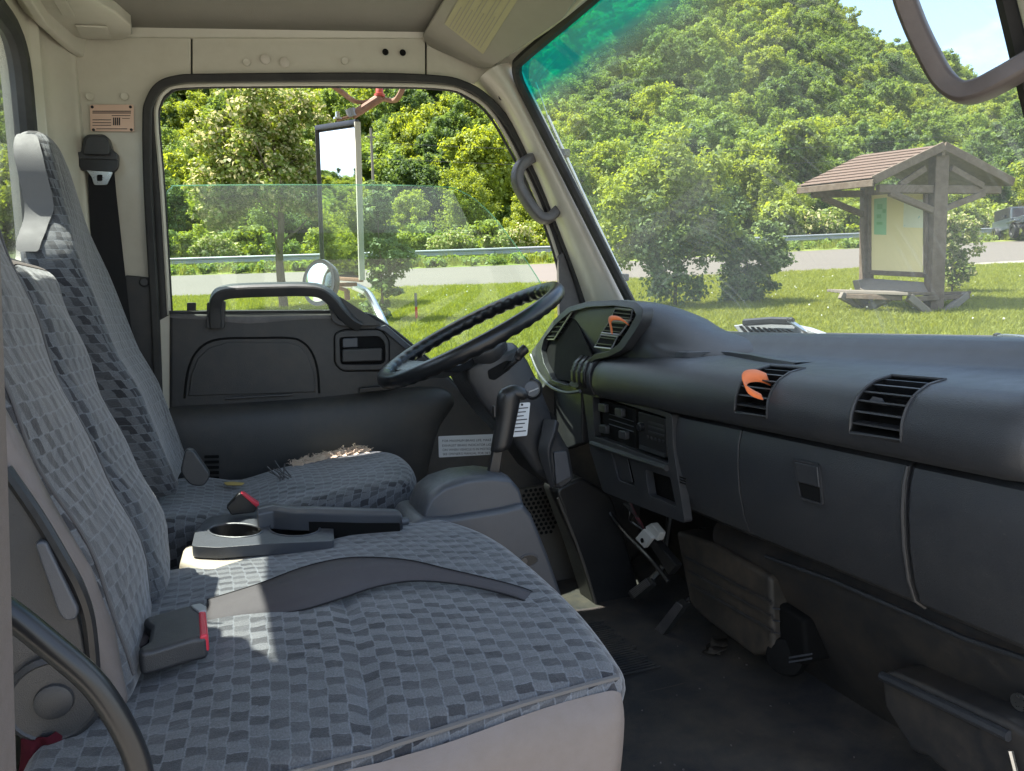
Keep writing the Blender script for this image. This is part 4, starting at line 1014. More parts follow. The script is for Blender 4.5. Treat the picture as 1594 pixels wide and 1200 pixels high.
blw = MB().lathe([(0.042, 0), (0.042, 0.02), (0.036, 0.035), (0.02, 0.04), (0, 0.04)], pX(1228, 1016, 1.03), (-0.8, -0.5, 0.1), 26).done('blower_motor', M['void'], hb)
for i in range(2):
    a = pX(1228, 1022 + i * 7, 0.965); MB().prism([a, pX(1264, 1016 + i * 7, 0.965), pX(1264, 1019 + i * 7, 0.965), pX(1228, 1025 + i * 7, 0.965)], (-0.001, 0, 0)).done('motor_print', M['console'], blw)

kp = thing('kick_board', 'scuffed black lower dash board sloping to the floor', 'kick board', (1.05, 0.9, 0.0))
mb = MB()
rws = []
for (u0, v0, u1, v1) in ((1100, 830, 1180, 940), (1190, 862, 1240, 980), (1300, 905, 1320, 1040), (1420, 955, 1400, 1090), (1500, 992, 1470, 1120), (1620, 1030, 1600, 1190)):
    a = pX(u0, v0, 0.985); b = pX(u1, v1, 1.055)
    rws.append([a + Vector((0.05, 0, 0.05)), a, a.lerp(b, 0.35) + Vector((-0.004, 0, 0)), a.lerp(b, 0.7), b, Vector((1.12, b.y, 0.02))])
mb.grid(rws)
mb.done('board', M['firewall'], kp, subsurf=2)
MB().tube([pX(1192, 866, 0.975), pX(1300, 905, 0.975), pX(1420, 957, 0.975), pX(1500, 993, 0.975), pX(1610, 1030, 0.975)], 0.005, 8).done('trim_bead', M['dash'], kp)
MB().lathe([(0.012, 0), (0.012, 0.004), (0, 0.004)], pX(1588, 1092, 0.99), (-1, 0, 0), 16).done('bolt', M['steel'], kp)
sb_ = thing('storage_box', 'scuffed black box low in the near footwell corner', 'storage box', (0.98, 0.75, 0.0))
bx = [pX(u, v, 0.955) for u, v in ((1368, 1048), (1390, 1046), (1575, 1128), (1640, 1170), (1640, 1330), (1560, 1280), (1440, 1178), (1418, 1172), (1374, 1100))]
MB().prism(bx, (0.14, 0, 0)).done('body', M['firewall'], sb_, bevel=0.010, seg=3)
MB().tube([pX(1372, 1052, 0.952), pX(1470, 1098, 0.950), pX(1570, 1146, 0.950)], 0.008, 8).done('edge_bead', M['dash'], sb_)
MB().tube([pX(1572, 1168, 0.94), pX(1580, 1200, 0.94), pX(1584, 1240, 0.94)], 0.0035, 6).done('wire_clip', M['steel'], sb_)

# floor mat with ribs, worn edge
mat_o = thing('floor_mat', 'dirty black rubber floor mat with worn ribs', 'floor mat', (0.75, 1.2, 0.0))
mb = MB(); rws = []
N1, N2 = 60, 60
for i in range(N1 + 1):
    row = []
    for j in range(N2 + 1):
        x = 0.30 + 0.86 * i / N1; y = 0.50 + 1.50 * j / N2
        z = 0.006 + 0.005 * math.sin(x * 9 + y * 3.1) * math.sin(y * 6.3 - x * 2) + 0.0025 * math.sin(x * 31 + 4 * math.sin(y * 7)) * math.sin(y * 17)
        if x > 1.0: z += (x - 1.0) ** 2 * 1.6
        row.append(Vector((x, y, z + 0.004)))
    rws.append(row)
mb.grid(rws).done('mat', M['carpet'], mat_o)
for i in range(26):
    y = 1.40 + i * 0.011
    MB().tube([Vector((0.70, y, 0.0145)), Vector((0.86 - 0.004 * (i % 5), y + 0.004, 0.0135))], 0.0026, 5).done('rib', M['carpet'], mat_o)
gr_ = MB(); rg_ = random.Random(8)
for i in range(34):
    u_, v_ = rg_.uniform(900, 1560), rg_.uniform(1000, 1195); p = pZ(u_, v_, 0.02)
    if p.x > 1.08 or p.y < 0.55: continue
    gr_.box(p + Vector((0, 0, -0.003)), (rg_.uniform(0.001, 0.0035), rg_.uniform(0.001, 0.004), 0.002), Matrix.Rotation(rg_.uniform(0, 3), 3, 'Z'))
tag(gr_.done('floor_grit', M['vinyl'], None, smooth=False), 'pale specks of grit scattered on the floor mat', 'grit', kind='stuff')
debris = thing('leaf_litter', 'crumpled dead leaf lying on the dark floor mat', 'dead leaf', pZ(1115, 1020, 0.01))
mb = MB(); c = pZ(1112, 1022, 0.012)
for k in range(3):
    rr = random.Random(k); ang = rr.uniform(0, 6); u_ = Vector((math.cos(ang), math.sin(ang), 0.3)); w_ = Vector((-math.sin(ang), math.cos(ang), 0.2))
    mb.grid([[c + u_ * (i - 1.5) * 0.016 + w_ * (j - 1) * 0.014 + Vector((0.012 * k, 0.012 * k, 0.010 + rr.uniform(0, 0.012))) for j in range(3)] for i in range(4)])
mb.done('leaf', M['heater'], debris, solid=0.001)

# pedals and column boot
bo = thing('column_boot', 'black steering column cover reaching down to the floor', 'column cover', (0.85, 1.62, 0.0))
def lerp_ring(c, ux, uy, rx, ry, n=16): return [c + ux * math.cos(2 * math.pi * k / n) * rx + uy * math.sin(2 * math.pi * k / n) * ry for k in range(n)]
bq = [pY(u, v, 1.80) for u, v in ((864, 762), (905, 742), (952, 770), (975, 840), (996, 920), (1008, 985), (1000, 1003), (942, 1004), (925, 940), (900, 860))]
MB().prism(rounded(bq, 0.02, 3), (0, 0.10, 0)).done('cover', M['black'], bo, bevel=0.018, seg=3)
MB().tube(crom([pY(868, 775, 1.798), pY(903, 862, 1.798), (pY(927, 940, 1.798)), pY(941, 998, 1.798)], 5), 0.004, 6).done('edge_bead', M['kick'], bo)
def pedal(name, label, quad, x, n, th=0.016):
    t = thing(name, label, 'pedal', pX(*quad[0], x))
    q = [pX(u, v, x) for u, v in quad]
    MB().prism(rounded(q, 0.008, 3), (0.012, 0, -0.006)).done('pad', M['rubber'], t, bevel=0.003)
    for i in range(n):
        s = (i + 0.7) / (n + 0.4)
        a, b = q[0].lerp(q[3], s), q[1].lerp(q[2], s)
        MB().tube([a.lerp(b, 0.12) + Vector((-0.001, 0, 0.001)), a.lerp(b, 0.88) + Vector((-0.001, 0, 0.001))], 0.0026, 5).done('tread_rib', M['handle'], t)
    c = sum(q, Vector()) / 4
    MB().tube([c + Vector((0.012, 0, 0)), c + Vector((0.07, 0.0, 0.05)), c + Vector((0.10, 0, 0.22))], 0.009, 8).done('arm', M['black'], t)
pedal('brake_pedal', 'black rubber brake pedal with upright ridges under the column', [(976, 922), (1010, 897), (1016, 908), (985, 934)], 0.955, 5)
pedal('accelerator_pedal', 'long narrow black accelerator pedal beside the heater box', [(1012, 990), (1060, 930), (1068, 936), (1024, 998)], 0.955, 14)
# loose fuse block and wires under the stack
fb = thing('wiring_plug', 'white plastic plug hanging on loose wires under the stack', 'wiring plug', pX(1008, 835, 0.93))
MB().prism([pX(u, v, 0.93) for u, v in ((988, 838), (1001, 823), (1014, 838), (1002, 853))], (0.012, 0, 0)).done('plug_body', M['cwhite'], fb, bevel=0.002)
MB().prism([pX(u, v, 0.94) for u, v in ((1003, 820), (1013, 814), (1026, 830), (1022, 842), (1014, 836))], (0.02, 0, 0)).done('plug_shell', M['cwhite'], fb, bevel=0.003)
MB().lathe([(0.006, 0), (0.006, 0.003), (0, 0.003)], pX(1000, 841, 0.929), (-1, 0, 0), 12).done('terminal', M['void'], fb)
MB().prism([pX(u, v, 0.945) for u, v in ((1008, 845), (1016, 838), (1052, 880), (1040, 895))], (0.02, 0, 0)).done('bracket', M['black'], fb, bevel=0.003)
for i in range(6):
    rr = random.Random(20 + i)
    MB().tube(crom([pX(975 + rr.uniform(-8, 8), 783, 0.95), pX(984 + rr.uniform(-6, 6), 800, 0.94), pX(990 + rr.uniform(-9, 9), 812, 0.945), pX(1003, 826, 0.945)], 5), 0.0022, 6).done('wire', M['wire'] if i % 3 == 0 else M['black'], fb)
MB().tube(crom([pX(938, 770, 0.93), pX(950, 800, 0.95), pX(975, 832, 0.96), pX(1012, 870, 0.96), pX(1040, 905, 0.97)], 5), 0.006, 8).done('harness', M['black'], fb)

# ================================================================== steering
wc = pY(732, 519, 1.68)
e1 = (pY(868, 444, 1.68) - pY(598, 596, 1.68)); R_ = e1.length / 2 - 0.017; e1.normalize()
e2 = Vector((0, 1, 0)) + Vector((0.03, 0, 0.02)); e2 = (e2 - e1 * e2.dot(e1)).normalized()
ax = e1.cross(e2).normalized(); ax = ax if ax.z > 0 else -ax
# tilt the rim a little so its upper face shows
tilt = Quaternion(e1, math.radians(-1.4)); e2 = tilt @ e2; ax = tilt @ ax
sw = thing('steering_wheel', 'black two spoke steering wheel with finger grip rim', 'steering wheel', wc)
n = 220; mb = MB(); rings = []
for i in range(n):
    t = 2 * math.pi * i / n
    rad = e1 * math.cos(t) + e2 * math.sin(t); c = wc + rad * R_
    bump = 0.0016 * math.cos(t * 44)
    rings.append([c + rad * math.cos(a) * (0.0185 + (bump if math.cos(a) < 0.3 else 0)) + ax * math.sin(a) * (0.0185 + (bump if math.sin(a) < 0 else 0)) for a in [2 * math.pi * k / 12 for k in range(12)]])
V_ = [[mb.bm.verts.new(p) for p in r] for r in rings]
for i in range(n):
    for k in range(12):
        mb.bm.faces.new((V_[i][k], V_[i][(k + 1) % 12], V_[(i + 1) % n][(k + 1) % 12], V_[(i + 1) % n][k]))
mb.done('rim', M['gloss'], sw)
hub = wc - ax * 0.055
for t in (math.radians(180 - 40), math.radians(180 + 40)):
    rad = e1 * math.cos(t) + e2 * math.sin(t)
    a, b = hub + rad * 0.05, wc + rad * (R_ - 0.006)
    sd = ax.cross(rad).normalized()
    MB().loft([[p + sd * w + ax * h, p - sd * w + ax * h, p - sd * w * 0.8 - ax * h, p + sd * w * 0.8 - ax * h] for p, w, h in ((a, 0.034, 0.011), (a.lerp(b, 0.5) - ax * 0.014, 0.030, 0.009), (b - ax * 0.004, 0.040, 0.008))]).done('spoke', M['gloss'], sw, bevel=0.004)
MB().loft([[hub + (e1 * math.cos(2 * math.pi * k / 24) * rx + e2 * math.sin(2 * math.pi * k / 24) * ry) + ax * h for k in range(24)] for rx, ry, h in ((0.052, 0.085, -0.02), (0.062, 0.10, -0.005), (0.064, 0.104, 0.012), (0.056, 0.096, 0.022), (0.02, 0.03, 0.024))]).done('hub_pad', M['dash2'], sw, bevel=0.004)

col = thing('steering_column', 'dark grey steering column shroud with ignition lock and stalk', 'steering column', pY(860, 740, 1.68))
def cpt(u, v, y): return pY(u, v, y)
colp = [((732, 562), (798, 532)), ((726, 574), (808, 541)), ((728, 592), (822, 562)), ((744, 620), (838, 594)), ((768, 652), (852, 630)), ((800, 690), (868, 668)), ((832, 735), (886, 700)), ((868, 762), (893, 744))]
rings = []
for i, (l, r) in enumerate(colp):
    yn, yf = 1.605, 1.755
    if i == 0: yn, yf = 1.635, 1.725
    if i > 4: yn, yf = 1.62, 1.74
    A, Bq = cpt(*l, yn), cpt(*r, yn); A2, B2 = A + Vector((0, yf - yn, 0)), Bq + Vector((0, yf - yn, 0))
    C_ = A.lerp(Bq, 0.5)
    def bul(p, f): return p.lerp(C_, f)
    rings.append([A, A.lerp(Bq, 0.15) + Vector((0, -0.012, 0)), A.lerp(Bq, 0.85) + Vector((0, -0.012, 0)), Bq, B2, B2.lerp(A2, 0.15) + Vector((0, 0.0, 0)), A2])
MB().loft(rings).done('shroud', M['dash2'], col, bevel=0.010, seg=3)
# window in the shroud where the stalks leave
MB().prism(rounded([cpt(u, v, 1.591) for u, v in ((759, 577), (788, 561), (800, 563), (794, 575), (770, 592), (761, 590))], 0.005, 3), (0, 0.006, 0)).done('stalk_opening', M['void'], col)
st_p = crom([cpt(783, 577, 1.60), cpt(795, 568, 1.58), cpt(804, 560, 1.57), cpt(809, 551, 1.565), cpt(815, 545, 1.56), cpt(820, 541, 1.558)], 4)
MB().tube(st_p, [0.0055 if i < 9 else (0.0095 if i < 12 else 0.0115) for i in range(len(st_p) - 2)] + [0.010, 0.006], 12).done('stalk', M['black'], col)
ig = MB().lathe([(0.026, 0), (0.026, 0.006), (0.021, 0.010), (0.020, 0.006), (0, 0.006)], cpt(827, 605, 1.60), (-0.2, -1, 0.1), 26).done('ignition_lock', M['black'], col)
MB().lathe([(0.017, 0), (0.017, 0.004), (0, 0.005)], cpt(827, 605, 1.593), (-0.2, -1, 0.1), 20).done('lock_face', M['console'], ig)
MB().box(cpt(830, 607, 1.587), (0.026, 0.004, 0.003), Matrix.Rotation(math.radians(-18), 3, 'Y')).done('key_slot', M['silver'], ig)
tq = [cpt(u, v, 1.592) for u, v in ((800, 628), (825, 626), (820, 678), (797, 680))]
tgp = MB().prism(rounded(tq, 0.004, 3), (0, -0.0012, 0)).done('instruction_tag', M['white_label'], col)
for i in range(7):
    t = 0.14 + i * 0.115
    a, b = tq[0].lerp(tq[3], t), tq[1].lerp(tq[2], t)
    off = Vector((0, -0.0018, 0)); dn = Vector((0, 0, -0.0024))
    MB().prism([a.lerp(b, 0.12) + off, a.lerp(b, 0.88 - 0.12 * (i % 3)) + off, a.lerp(b, 0.88 - 0.12 * (i % 3)) + off + dn, a.lerp(b, 0.12) + off + dn], (0, -0.0003, 0)).done('tag_print', M['ink'], tgp)
MB().lathe([(0.0028, 0), (0.0028, 0.002), (0, 0.002)], tq[0].lerp(tq[1], 0.5).lerp(tq[3], 0.05) + Vector((0, -0.0016, 0)), (0, -1, 0), 10).done('tag_rivet', M['ink'], tgp)
# tilt lever
MB().lathe([(0.024, 0), (0.024, 0.004), (0, 0.004)], cpt(851, 656, 1.612), (0, -1, 0), 20).done('lever_recess', M['void'], col)
MB().tube(crom([cpt(858, 656, 1.59), cpt(854, 675, 1.58), cpt(848, 700, 1.575), cpt(853, 730, 1.575), cpt(860, 757, 1.58)], 5), [0.018, 0.018, 0.018, 0.018, 0.018, 0.017, 0.017, 0.016, 0.016, 0.015, 0.015, 0.014, 0.013, 0.012, 0.011, 0.010, 0.009, 0.008, 0.007, 0.006, 0.005], 10, sq=True, flat=0.7).done('tilt_lever', M['dash2'], col)
MB().prism([cpt(u, v, 1.60) for u, v in ((862, 704), (882, 702), (889, 742), (866, 754))], (0, 0.02, 0)).done('bracket', M['console'], col, bevel=0.002)

# ================================================================== shifter console
sc = thing('shifter_console', 'grey plastic shifter console with domed slotted cover', 'shifter console', pY(780, 1000, 1.45))
# lower body
def yr(pts, y): return [pY(u, v, y) for u, v in pts]
prof = [(638, 815), (650, 805), (700, 803), (780, 790), (812, 782), (826, 800), (850, 860), (885, 960), (908, 1060), (640, 1060), (634, 900)]
rings = []
for y, s in ((1.33, 0.975), (1.342, 1.0), (1.48, 1.0), (1.50, 0.975)):
    base = [pY(u, v, 1.342) for u, v in prof]
    c = sum(base, Vector()) / len(base)
    rings.append([Vector((c.x + (p.x - c.x) * s, y, c.z + (p.z - c.z) * s)) for p in base])
MB().loft(rings).done('body', M['console'], sc, bevel=0.008, seg=3)
dome = [(652, 812), (654, 790), (664, 768), (684, 752), (720, 740), (760, 736), (790, 740), (804, 756), (812, 786)]
rings = []
for y, s in ((1.345, 0.90), (1.352, 0.965), (1.37, 1.0), (1.45, 1.0), (1.47, 0.96), (1.478, 0.88)):
    base = [pY(u, v, 1.37) for u, v in dome]; zb = min(p.z for p in base); cx_ = sum(p.x for p in base) / len(base)
    rings.append([Vector((cx_ + (p.x - cx_) * (0.5 + 0.5 * s), y, zb + (p.z - zb) * s)) for p in base])
MB().loft(rings).done('domed_cover', M['console'], sc, bevel=0.004, seg=3)
# slot in the dome
sl_ = [pY(u, v, 1.40) for u, v in ((668, 763), (684, 751), (720, 739.5), (760, 735.5), (778, 736.5))]
MB().tube(crom(sl_, 5), 0.006, 6, flat=0.5).done('selector_slot', M['void'], sc)
MB().tube(crom([p + Vector((0, -0.011, -0.001)) for p in sl_], 5), 0.0022, 6).done('slot_rim', M['black'], sc)
# small recess with screw
rq = oval_ = [pY(822 + 15 * math.cos(2 * math.pi * i / 18), 872.5 + 9.5 * math.sin(2 * math.pi * i / 18) - 2 * math.cos(2 * math.pi * i / 18), 1.3295) for i in range(18)]
MB().tube(rq, 0.0022, 6, closed=True).done('recess_rim', M['console'], sc)
MB().prism(rq, (0, -0.0008, 0)).done('screw_recess', M['black'], sc)
MB().lathe([(0.007, 0), (0.007, 0.003), (0, 0.004)], pY(815, 873, 1.3287), (0, -1, 0), 12).done('screw', M['kick'], sc)
MB().tube([pY(880, 965, 1.325), pY(886, 963, 1.325), pY(887, 990, 1.325)], 0.0028, 6).done('chrome_clip', M['steel'], sc)
lev = thing('gear_lever', 'grey gear lever with hooked handle on a black shaft', 'gear lever', pY(766, 742, 1.40))
MB().loft([[p + Vector((dx * w, dy * 0.008, 0)) for dx, dy in ((-1, -1), (1, -1), (1, 1), (-1, 1))] for p, w in ((pY(766, 745, 1.40), 0.013), (pY(771, 715, 1.40), 0.0115), (pY(776, 690, 1.40), 0.011))]).done('shaft', M['black'], lev, bevel=0.003)
hpth = [(pY(776, 703, 1.40), 0.0195, 0.017), (pY(780, 697, 1.40), 0.0225, 0.019), (pY(786, 660, 1.40), 0.0225, 0.02), (pY(790, 640, 1.40), 0.0235, 0.021), (pY(791, 622, 1.40), 0.0265, 0.023), (pY(793, 610, 1.40), 0.0255, 0.024)]
rings = []
for i, (p, a, b) in enumerate(hpth):
    rings.append([p + Vector((math.cos(t) * a, math.sin(t) * b, 0.1 * math.cos(t) * a)) for t in [2 * math.pi * k / 16 for k in range(16)]])
rings.append([pY(795, 602, 1.40) + Vector((math.cos(t) * 0.018, math.sin(t) * 0.018, 0)) for t in [2 * math.pi * k / 16 for k in range(16)]])
MB().loft(rings).done('grip', M['black'], lev, subsurf=1)
MB().tube(crom([pY(787, 617, 1.40), pY(798, 611, 1.397), pY(808, 612, 1.393), pY(815, 616, 1.39), pY(819, 620, 1.388)], 4), [0.021, 0.0205, 0.020, 0.0195, 0.019, 0.0185, 0.018, 0.0175, 0.017, 0.016, 0.0155, 0.0145, 0.013, 0.0115, 0.010, 0.008, 0.005], 14, flat=0.85).done('hook', M['black'], lev)
MB().box(pY(768.5, 640, 1.39), (0.004, 0.012, 0.022)).done('release_button', M['black'], lev, bevel=0.001)

# ================================================================== centre tray and parking brake
ct = thing('centre_tray', 'grey cup holder tray with beige base between the seats', 'console tray', pZ(400, 860, 0.36))
tz = 0.438
def zr(pts, z): return [pZ(u, v, z) for u, v in pts]
tp = zr([(298, 850), (303, 828), (326, 804), (380, 795), (470, 786), (504, 790), (518, 812), (520, 842), (420, 846), (340, 852)], tz)
cup = lambda u, v, ru, rv: zr([(u + ru * math.cos(2 * math.pi * i / 20), v + rv * math.sin(2 * math.pi * i / 20)) for i in range(20)], tz)
MB().plate(rounded(tp, 0.012, 3), [cup(366, 826, 42, 11), cup(458, 822, 40, 13)], (0, 0, -0.02)).done('tray', M['console'], ct, bevel=0.004, seg=3)
for (u, v, ru, rv) in ((366, 826, 42, 11), (458, 822, 40, 13)):
    rg = cup(u, v, ru, rv)
    MB().loft([rg, [p + Vector((0, 0, -0.05)) for p in rg], [p.lerp(sum(rg, Vector()) / len(rg), 0.97) + Vector((0, 0, -0.052)) for p in rg]], cap=False).done('cup_well', M['black'], ct)
    MB().tube(rg, 0.0022, 6, closed=True).done('cup_rim', M['console'], ct)
bs = zr([(278, 872), (284, 850), (304, 842), (420, 842), (520, 840), (620, 832), (620, 850), (420, 860), (330, 890)], 0.415)
MB().prism(bs, (0, 0, -0.12)).done('tray_base', M['console_beige'], ct, bevel=0.012, seg=3)
bk = thing('parking_brake', 'grey parking brake lever with push button lying by the tray', 'parking brake', pZ(500, 815, 0.40))
zz = 0.452
MB().loft([[pZ(u, v, zz) + Vector((0, dy * w, dz * h)) for dy, dz in ((-1, -1), (-1, 0.6), (-0.5, 1), (0.5, 1), (1, 0.6), (1, -1))] for u, v, w, h in ((400, 806, 0.022, 0.02), (425, 802, 0.022, 0.022), (460, 806, 0.021, 0.02), (490, 806, 0.02, 0.021), (560, 808, 0.019, 0.020), (618, 808, 0.018, 0.018), (625, 810, 0.013, 0.014))]).done('handle', M['console'], bk, bevel=0.005, seg=3)
MB().lathe([(0.0075, 0), (0.0075, 0.012), (0.006, 0.014), (0, 0.014)], pZ(624, 812, zz), (1, 0.1, 0), 14).done('push_button', M['console'], bk)
MB().loft([[pZ(u, v, 0.43) + Vector((0, dy * 0.016, dz * 0.02)) for dy, dz in ((-1, -1), (-1, 1), (1, 1), (1, -1))] for u, v in ((480, 825), (620, 828))]).done('lever_base', M['void'], bk)

# ================================================================== seats
def seat_uv(kind):
    def f(p, face):
        x, y, z = p
        if kind == 'cushion':
            if face in ('+z', '-z'): return (x, y)
            if face in ('+x', '-x'): return (0.3 - z + (0.3 if face == '+x' else 0), y)
            return (x, (1 if face == '+y' else -1) * 0.3 - z)
        if face in ('+x', '-x'): return (z, y)
        if face in ('+z', '-z'): return (z + x, y)
        return (z, y + x)
    return f

# --- passenger seat
ps = thing('passenger_seat', 'wide passenger bench seat in grey checked fabric nearest the open door', 'bench seat', (0.1, 1.0, 0.0))
CXL, CXR, CYN, CYF = -0.22, 0.395, 0.672, 1.375
ccx, ccy = (CXL + CXR) / 2, (CYN + CYF) / 2
def cush_def(p):
    x, y, z = p.x + ccx, p.y + ccy, p.z
    tx = (x - CXL) / (CXR - CXL); ty = (y - CYN) / (CYF - CYN)
    top = 1 if z > 0 else 0.0
    cz = 0.345 + z
    bulge = 0.016 * math.sin(math.pi * min(1, max(0, ty))) + 0.020 * max(0, tx) ** 1.5 - 0.012 * math.exp(-((tx - 0.12) / 0.15) ** 2)
    # crease across the cushion, worn hollows
    gx = 0.105 + 0.012 * math.sin(y * 9)
    crease = -0.009 * math.exp(-((x - gx) / 0.010) ** 2) * (1 if 0.74 < y < 1.02 else math.exp(-((min(abs(y - 0.74), abs(y - 1.02))) / 0.05) ** 2))
    hol = 0.006 * math.sin(x * 11 + 1) * math.sin(y * 8.0)
    cz += top * (bulge + crease + hol)
    # front edge curves back at both ends and rolls under
    rb = 0.0
    x2 = x - tx * (0.055 * max(0, (ty - 0.62) / 0.38) ** 2.2 + 0.018 * max(0, (0.35 - ty) / 0.35) ** 2)
    x2 += 0.014 * tx * math.sin(math.pi * ty)
    if tx > 0.75 and z < 0: x2 -= 0.05 * (-z / 0.07) * (tx - 0.75) * 4
    if ty < 0.1 and z < 0.035: y += 0.016 * min(1.0, (0.035 - z) / 0.04)
    return Vector((x2, y, cz))
size = (CXR - CXL, CYF - CYN, 0.135)
rbox(MB(), size, 0.030, 26, '+z+x+y-x-y', cush_def, seat_uv('cushion')).done('cushion', M['fabric'], ps, recalc=True)
def side_def(p):
    q = cush_def(Vector((p.x, p.y, max(p.z, 0.036)))); q.z += min(0.0, p.z - 0.036)
    k = max(0.0, (0.0675 - p.z) / 0.135)
    drop = k * 0.17
    tx = (q.x - CXL) / (CXR - CXL)
    q.z = q.z - drop * 0.75
    q.y += 0.02 * k * k - 0.014 * math.sin(math.pi * min(1, k * 1.1)) + 0.003 * math.sin(q.x * 26 + k * 3)
    q.x -= 0.08 * max(0, tx - 0.5) * k
    q.y -= 0.006 + 0.004 * math.sin(q.x * 41 + 2) * k
    return q
rbox(MB(), size, 0.030, 22, '-y', side_def).done('side_panel', M['vinyl'], ps)
pe = [cush_def(Vector((x - ccx, CYN - ccy + 0.0085, 0.0675 - 0.0085))) + Vector((0, -0.001, 0.0)) for x in [CXL + 0.02 + (CXR - CXL - 0.035) * i / 30 for i in range(31)]]
MB().tube(pe, 0.0032, 6).done('piping', M['vinyl_dark'], ps)
MB().box((0.02, 1.03, 0.15), (0.50, 0.62, 0.30)).done('seat_base', M['firewall'], ps, bevel=0.02)
# backrests
def back_part(name, yn, yf, z0, z1, mat, parent, x_at, th=0.13, lean=0.29, faces='+x+y-y+z', bul=0.018, taper=0.0, r=0.035, kind='back', n=18, xb=None):
    h = z1 - z0; w = yf - yn
    def d(p):
        t = (p.z + h / 2) / h; s = (p.y + w / 2) / w
        x = p.x + (bul * math.sin(math.pi * s) * (0.6 + 0.4 * math.sin(math.pi * t)) if p.x > 0 else 0)
        x += 0.02 * math.exp(-((t - 0.22) / 0.2) ** 2) if p.x > 0 else 0
        x += 0.003 * math.sin(t * 23 + s * 4) if p.x > 0 else 0
        y = p.y * (1 - taper * max(0, (t - 0.45) / 0.55) ** 1.6)
        z = p.z + h / 2
        if p.x > 0: pass
        X = x_at - th / 2 + x - lean * z + (xb(s) if xb else 0)
        return Vector((X, (yn + yf) / 2 + y, z0 + z * 0.985))
    return rbox(MB(), (th, w, h), r, n, faces, d, seat_uv('back')).done(name, M[mat], parent), d
B1, d1 = back_part('backrest', 0.845, 1.155, 0.40, 1.02, 'fabric', ps, -0.135, 0.12, 0.255, '+x+z+y', 0.012, 0.0, 0.035)
h_ = 0.62
MBx = MB(); rbox(MBx, (0.12, 0.31, 0.62), 0.035, 14, '-y-x', d1); MBx.done('backrest_side', M['vinyl'], ps)
lab(back_part('backrest', 1.163, 1.372, 0.405, 0.925, 'fabric', ps, -0.128, 0.11, 0.262, '+x+y-y', 0.006, 0.0, 0.03)[0], 'narrow middle backrest with pale worn top')
_, d2 = back_part('backrest_shell', 1.165, 1.370, 0.405, 0.9265, 'vinyl', ps, -0.129, 0.11, 0.262, '+z-x', 0.006, 0.0, 0.03)
back_part('bolster', 0.838, 0.868, 0.41, 1.02, 'vinyl', ps, -0.136, 0.115, 0.255, '+x+y-y+z-x', 0.002, 0.0, 0.022, n=8)
for yy, zz0 in ((0.151, 0.30), (-0.122, 0.30)):
    MB().tube([d1(Vector((0.060 if abs(yy) < 0.14 else 0.056, yy, z))) + Vector((0.0015, 0, 0)) for z in [-0.27 + 0.56 * i / 40 for i in range(41)]], 0.0021, 6).done('piping', M['vinyl_dark'], ps)
# passenger headrest section rising out of view
back_part('headrest', 0.86, 1.12, 0.98, 1.30, 'fabric', ps, -0.29, 0.10, 0.2, '+x+z+y-y', 0.01, 0.2, 0.04, n=8)
# recliner cover and lever, outer side
rc = [pY(u, v, 0.83) for u, v in ((-60, 690), (5, 728), (45, 788), (72, 835), (98, 885), (122, 950), (142, 1050), (140, 1110), (112, 1142), (70, 1140), (35, 1110), (-60, 1040))]
MB().prism(rounded(rc, 0.02, 4), (0, 0.03, 0)).done('recliner_cover', M['dash2'], ps, bevel=0.010, seg=3)
MB().lathe([(0.045, 0), (0.045, 0.010), (0.040, 0.014), (0.038, 0.012), (0.018, 0.012), (0.017, 0.016), (0.012, 0.018), (0, 0.018)], pY(88, 1082, 0.832), (0, -1, 0), 28).done('recliner_cap', M['dash2'], ps)
MB().prism(rounded([pY(u, v, 0.815) for u, v in ((52, 845), (70, 842), (122, 950), (118, 965), (100, 968), (90, 955))], 0.008, 4), (0, 0.015, 0)).done('recliner_lever', M['console'], ps, bevel=0.004)
MB().tube(crom([pY(8, 730, 0.835), pY(45, 783, 0.83), pY(70, 822, 0.828), pY(98, 870, 0.825), pY(122, 915, 0.825), pY(138, 965, 0.828), pY(146, 1040, 0.83)], 5), 0.0065, 8).done('frame_tube', M['black'], ps)
# bent black rail in front
rail = MB().tube(crom([pY(-60, 905, 0.63), pY(20, 958, 0.63), pY(80, 1006, 0.63), pY(130, 1048, 0.63), pY(160, 1082, 0.63), pY(190, 1130, 0.63), pY(212, 1180, 0.63), pY(222, 1230, 0.63), pY(224, 1300, 0.63)], 5), 0.0098, 12).done('entry_rail', M['gloss'], None)
tag(rail, 'bent glossy black tube rail across the near lower corner', 'rail')
rag = MB(); rr = random.Random(5)
rws = [[pY(30 + i * 12, 1150 + j * 20 - i * 2, 0.82) + Vector((0, rr.uniform(-0.012, 0.012), rr.uniform(-0.004, 0.004))) for j in range(6)] for i in range(7)]
rag.grid(rws); tag(rag.done('rag', M['darkred'], None, subsurf=2, solid=0.003), 'dark red cloth stuffed under the near seat recliner', 'cloth')

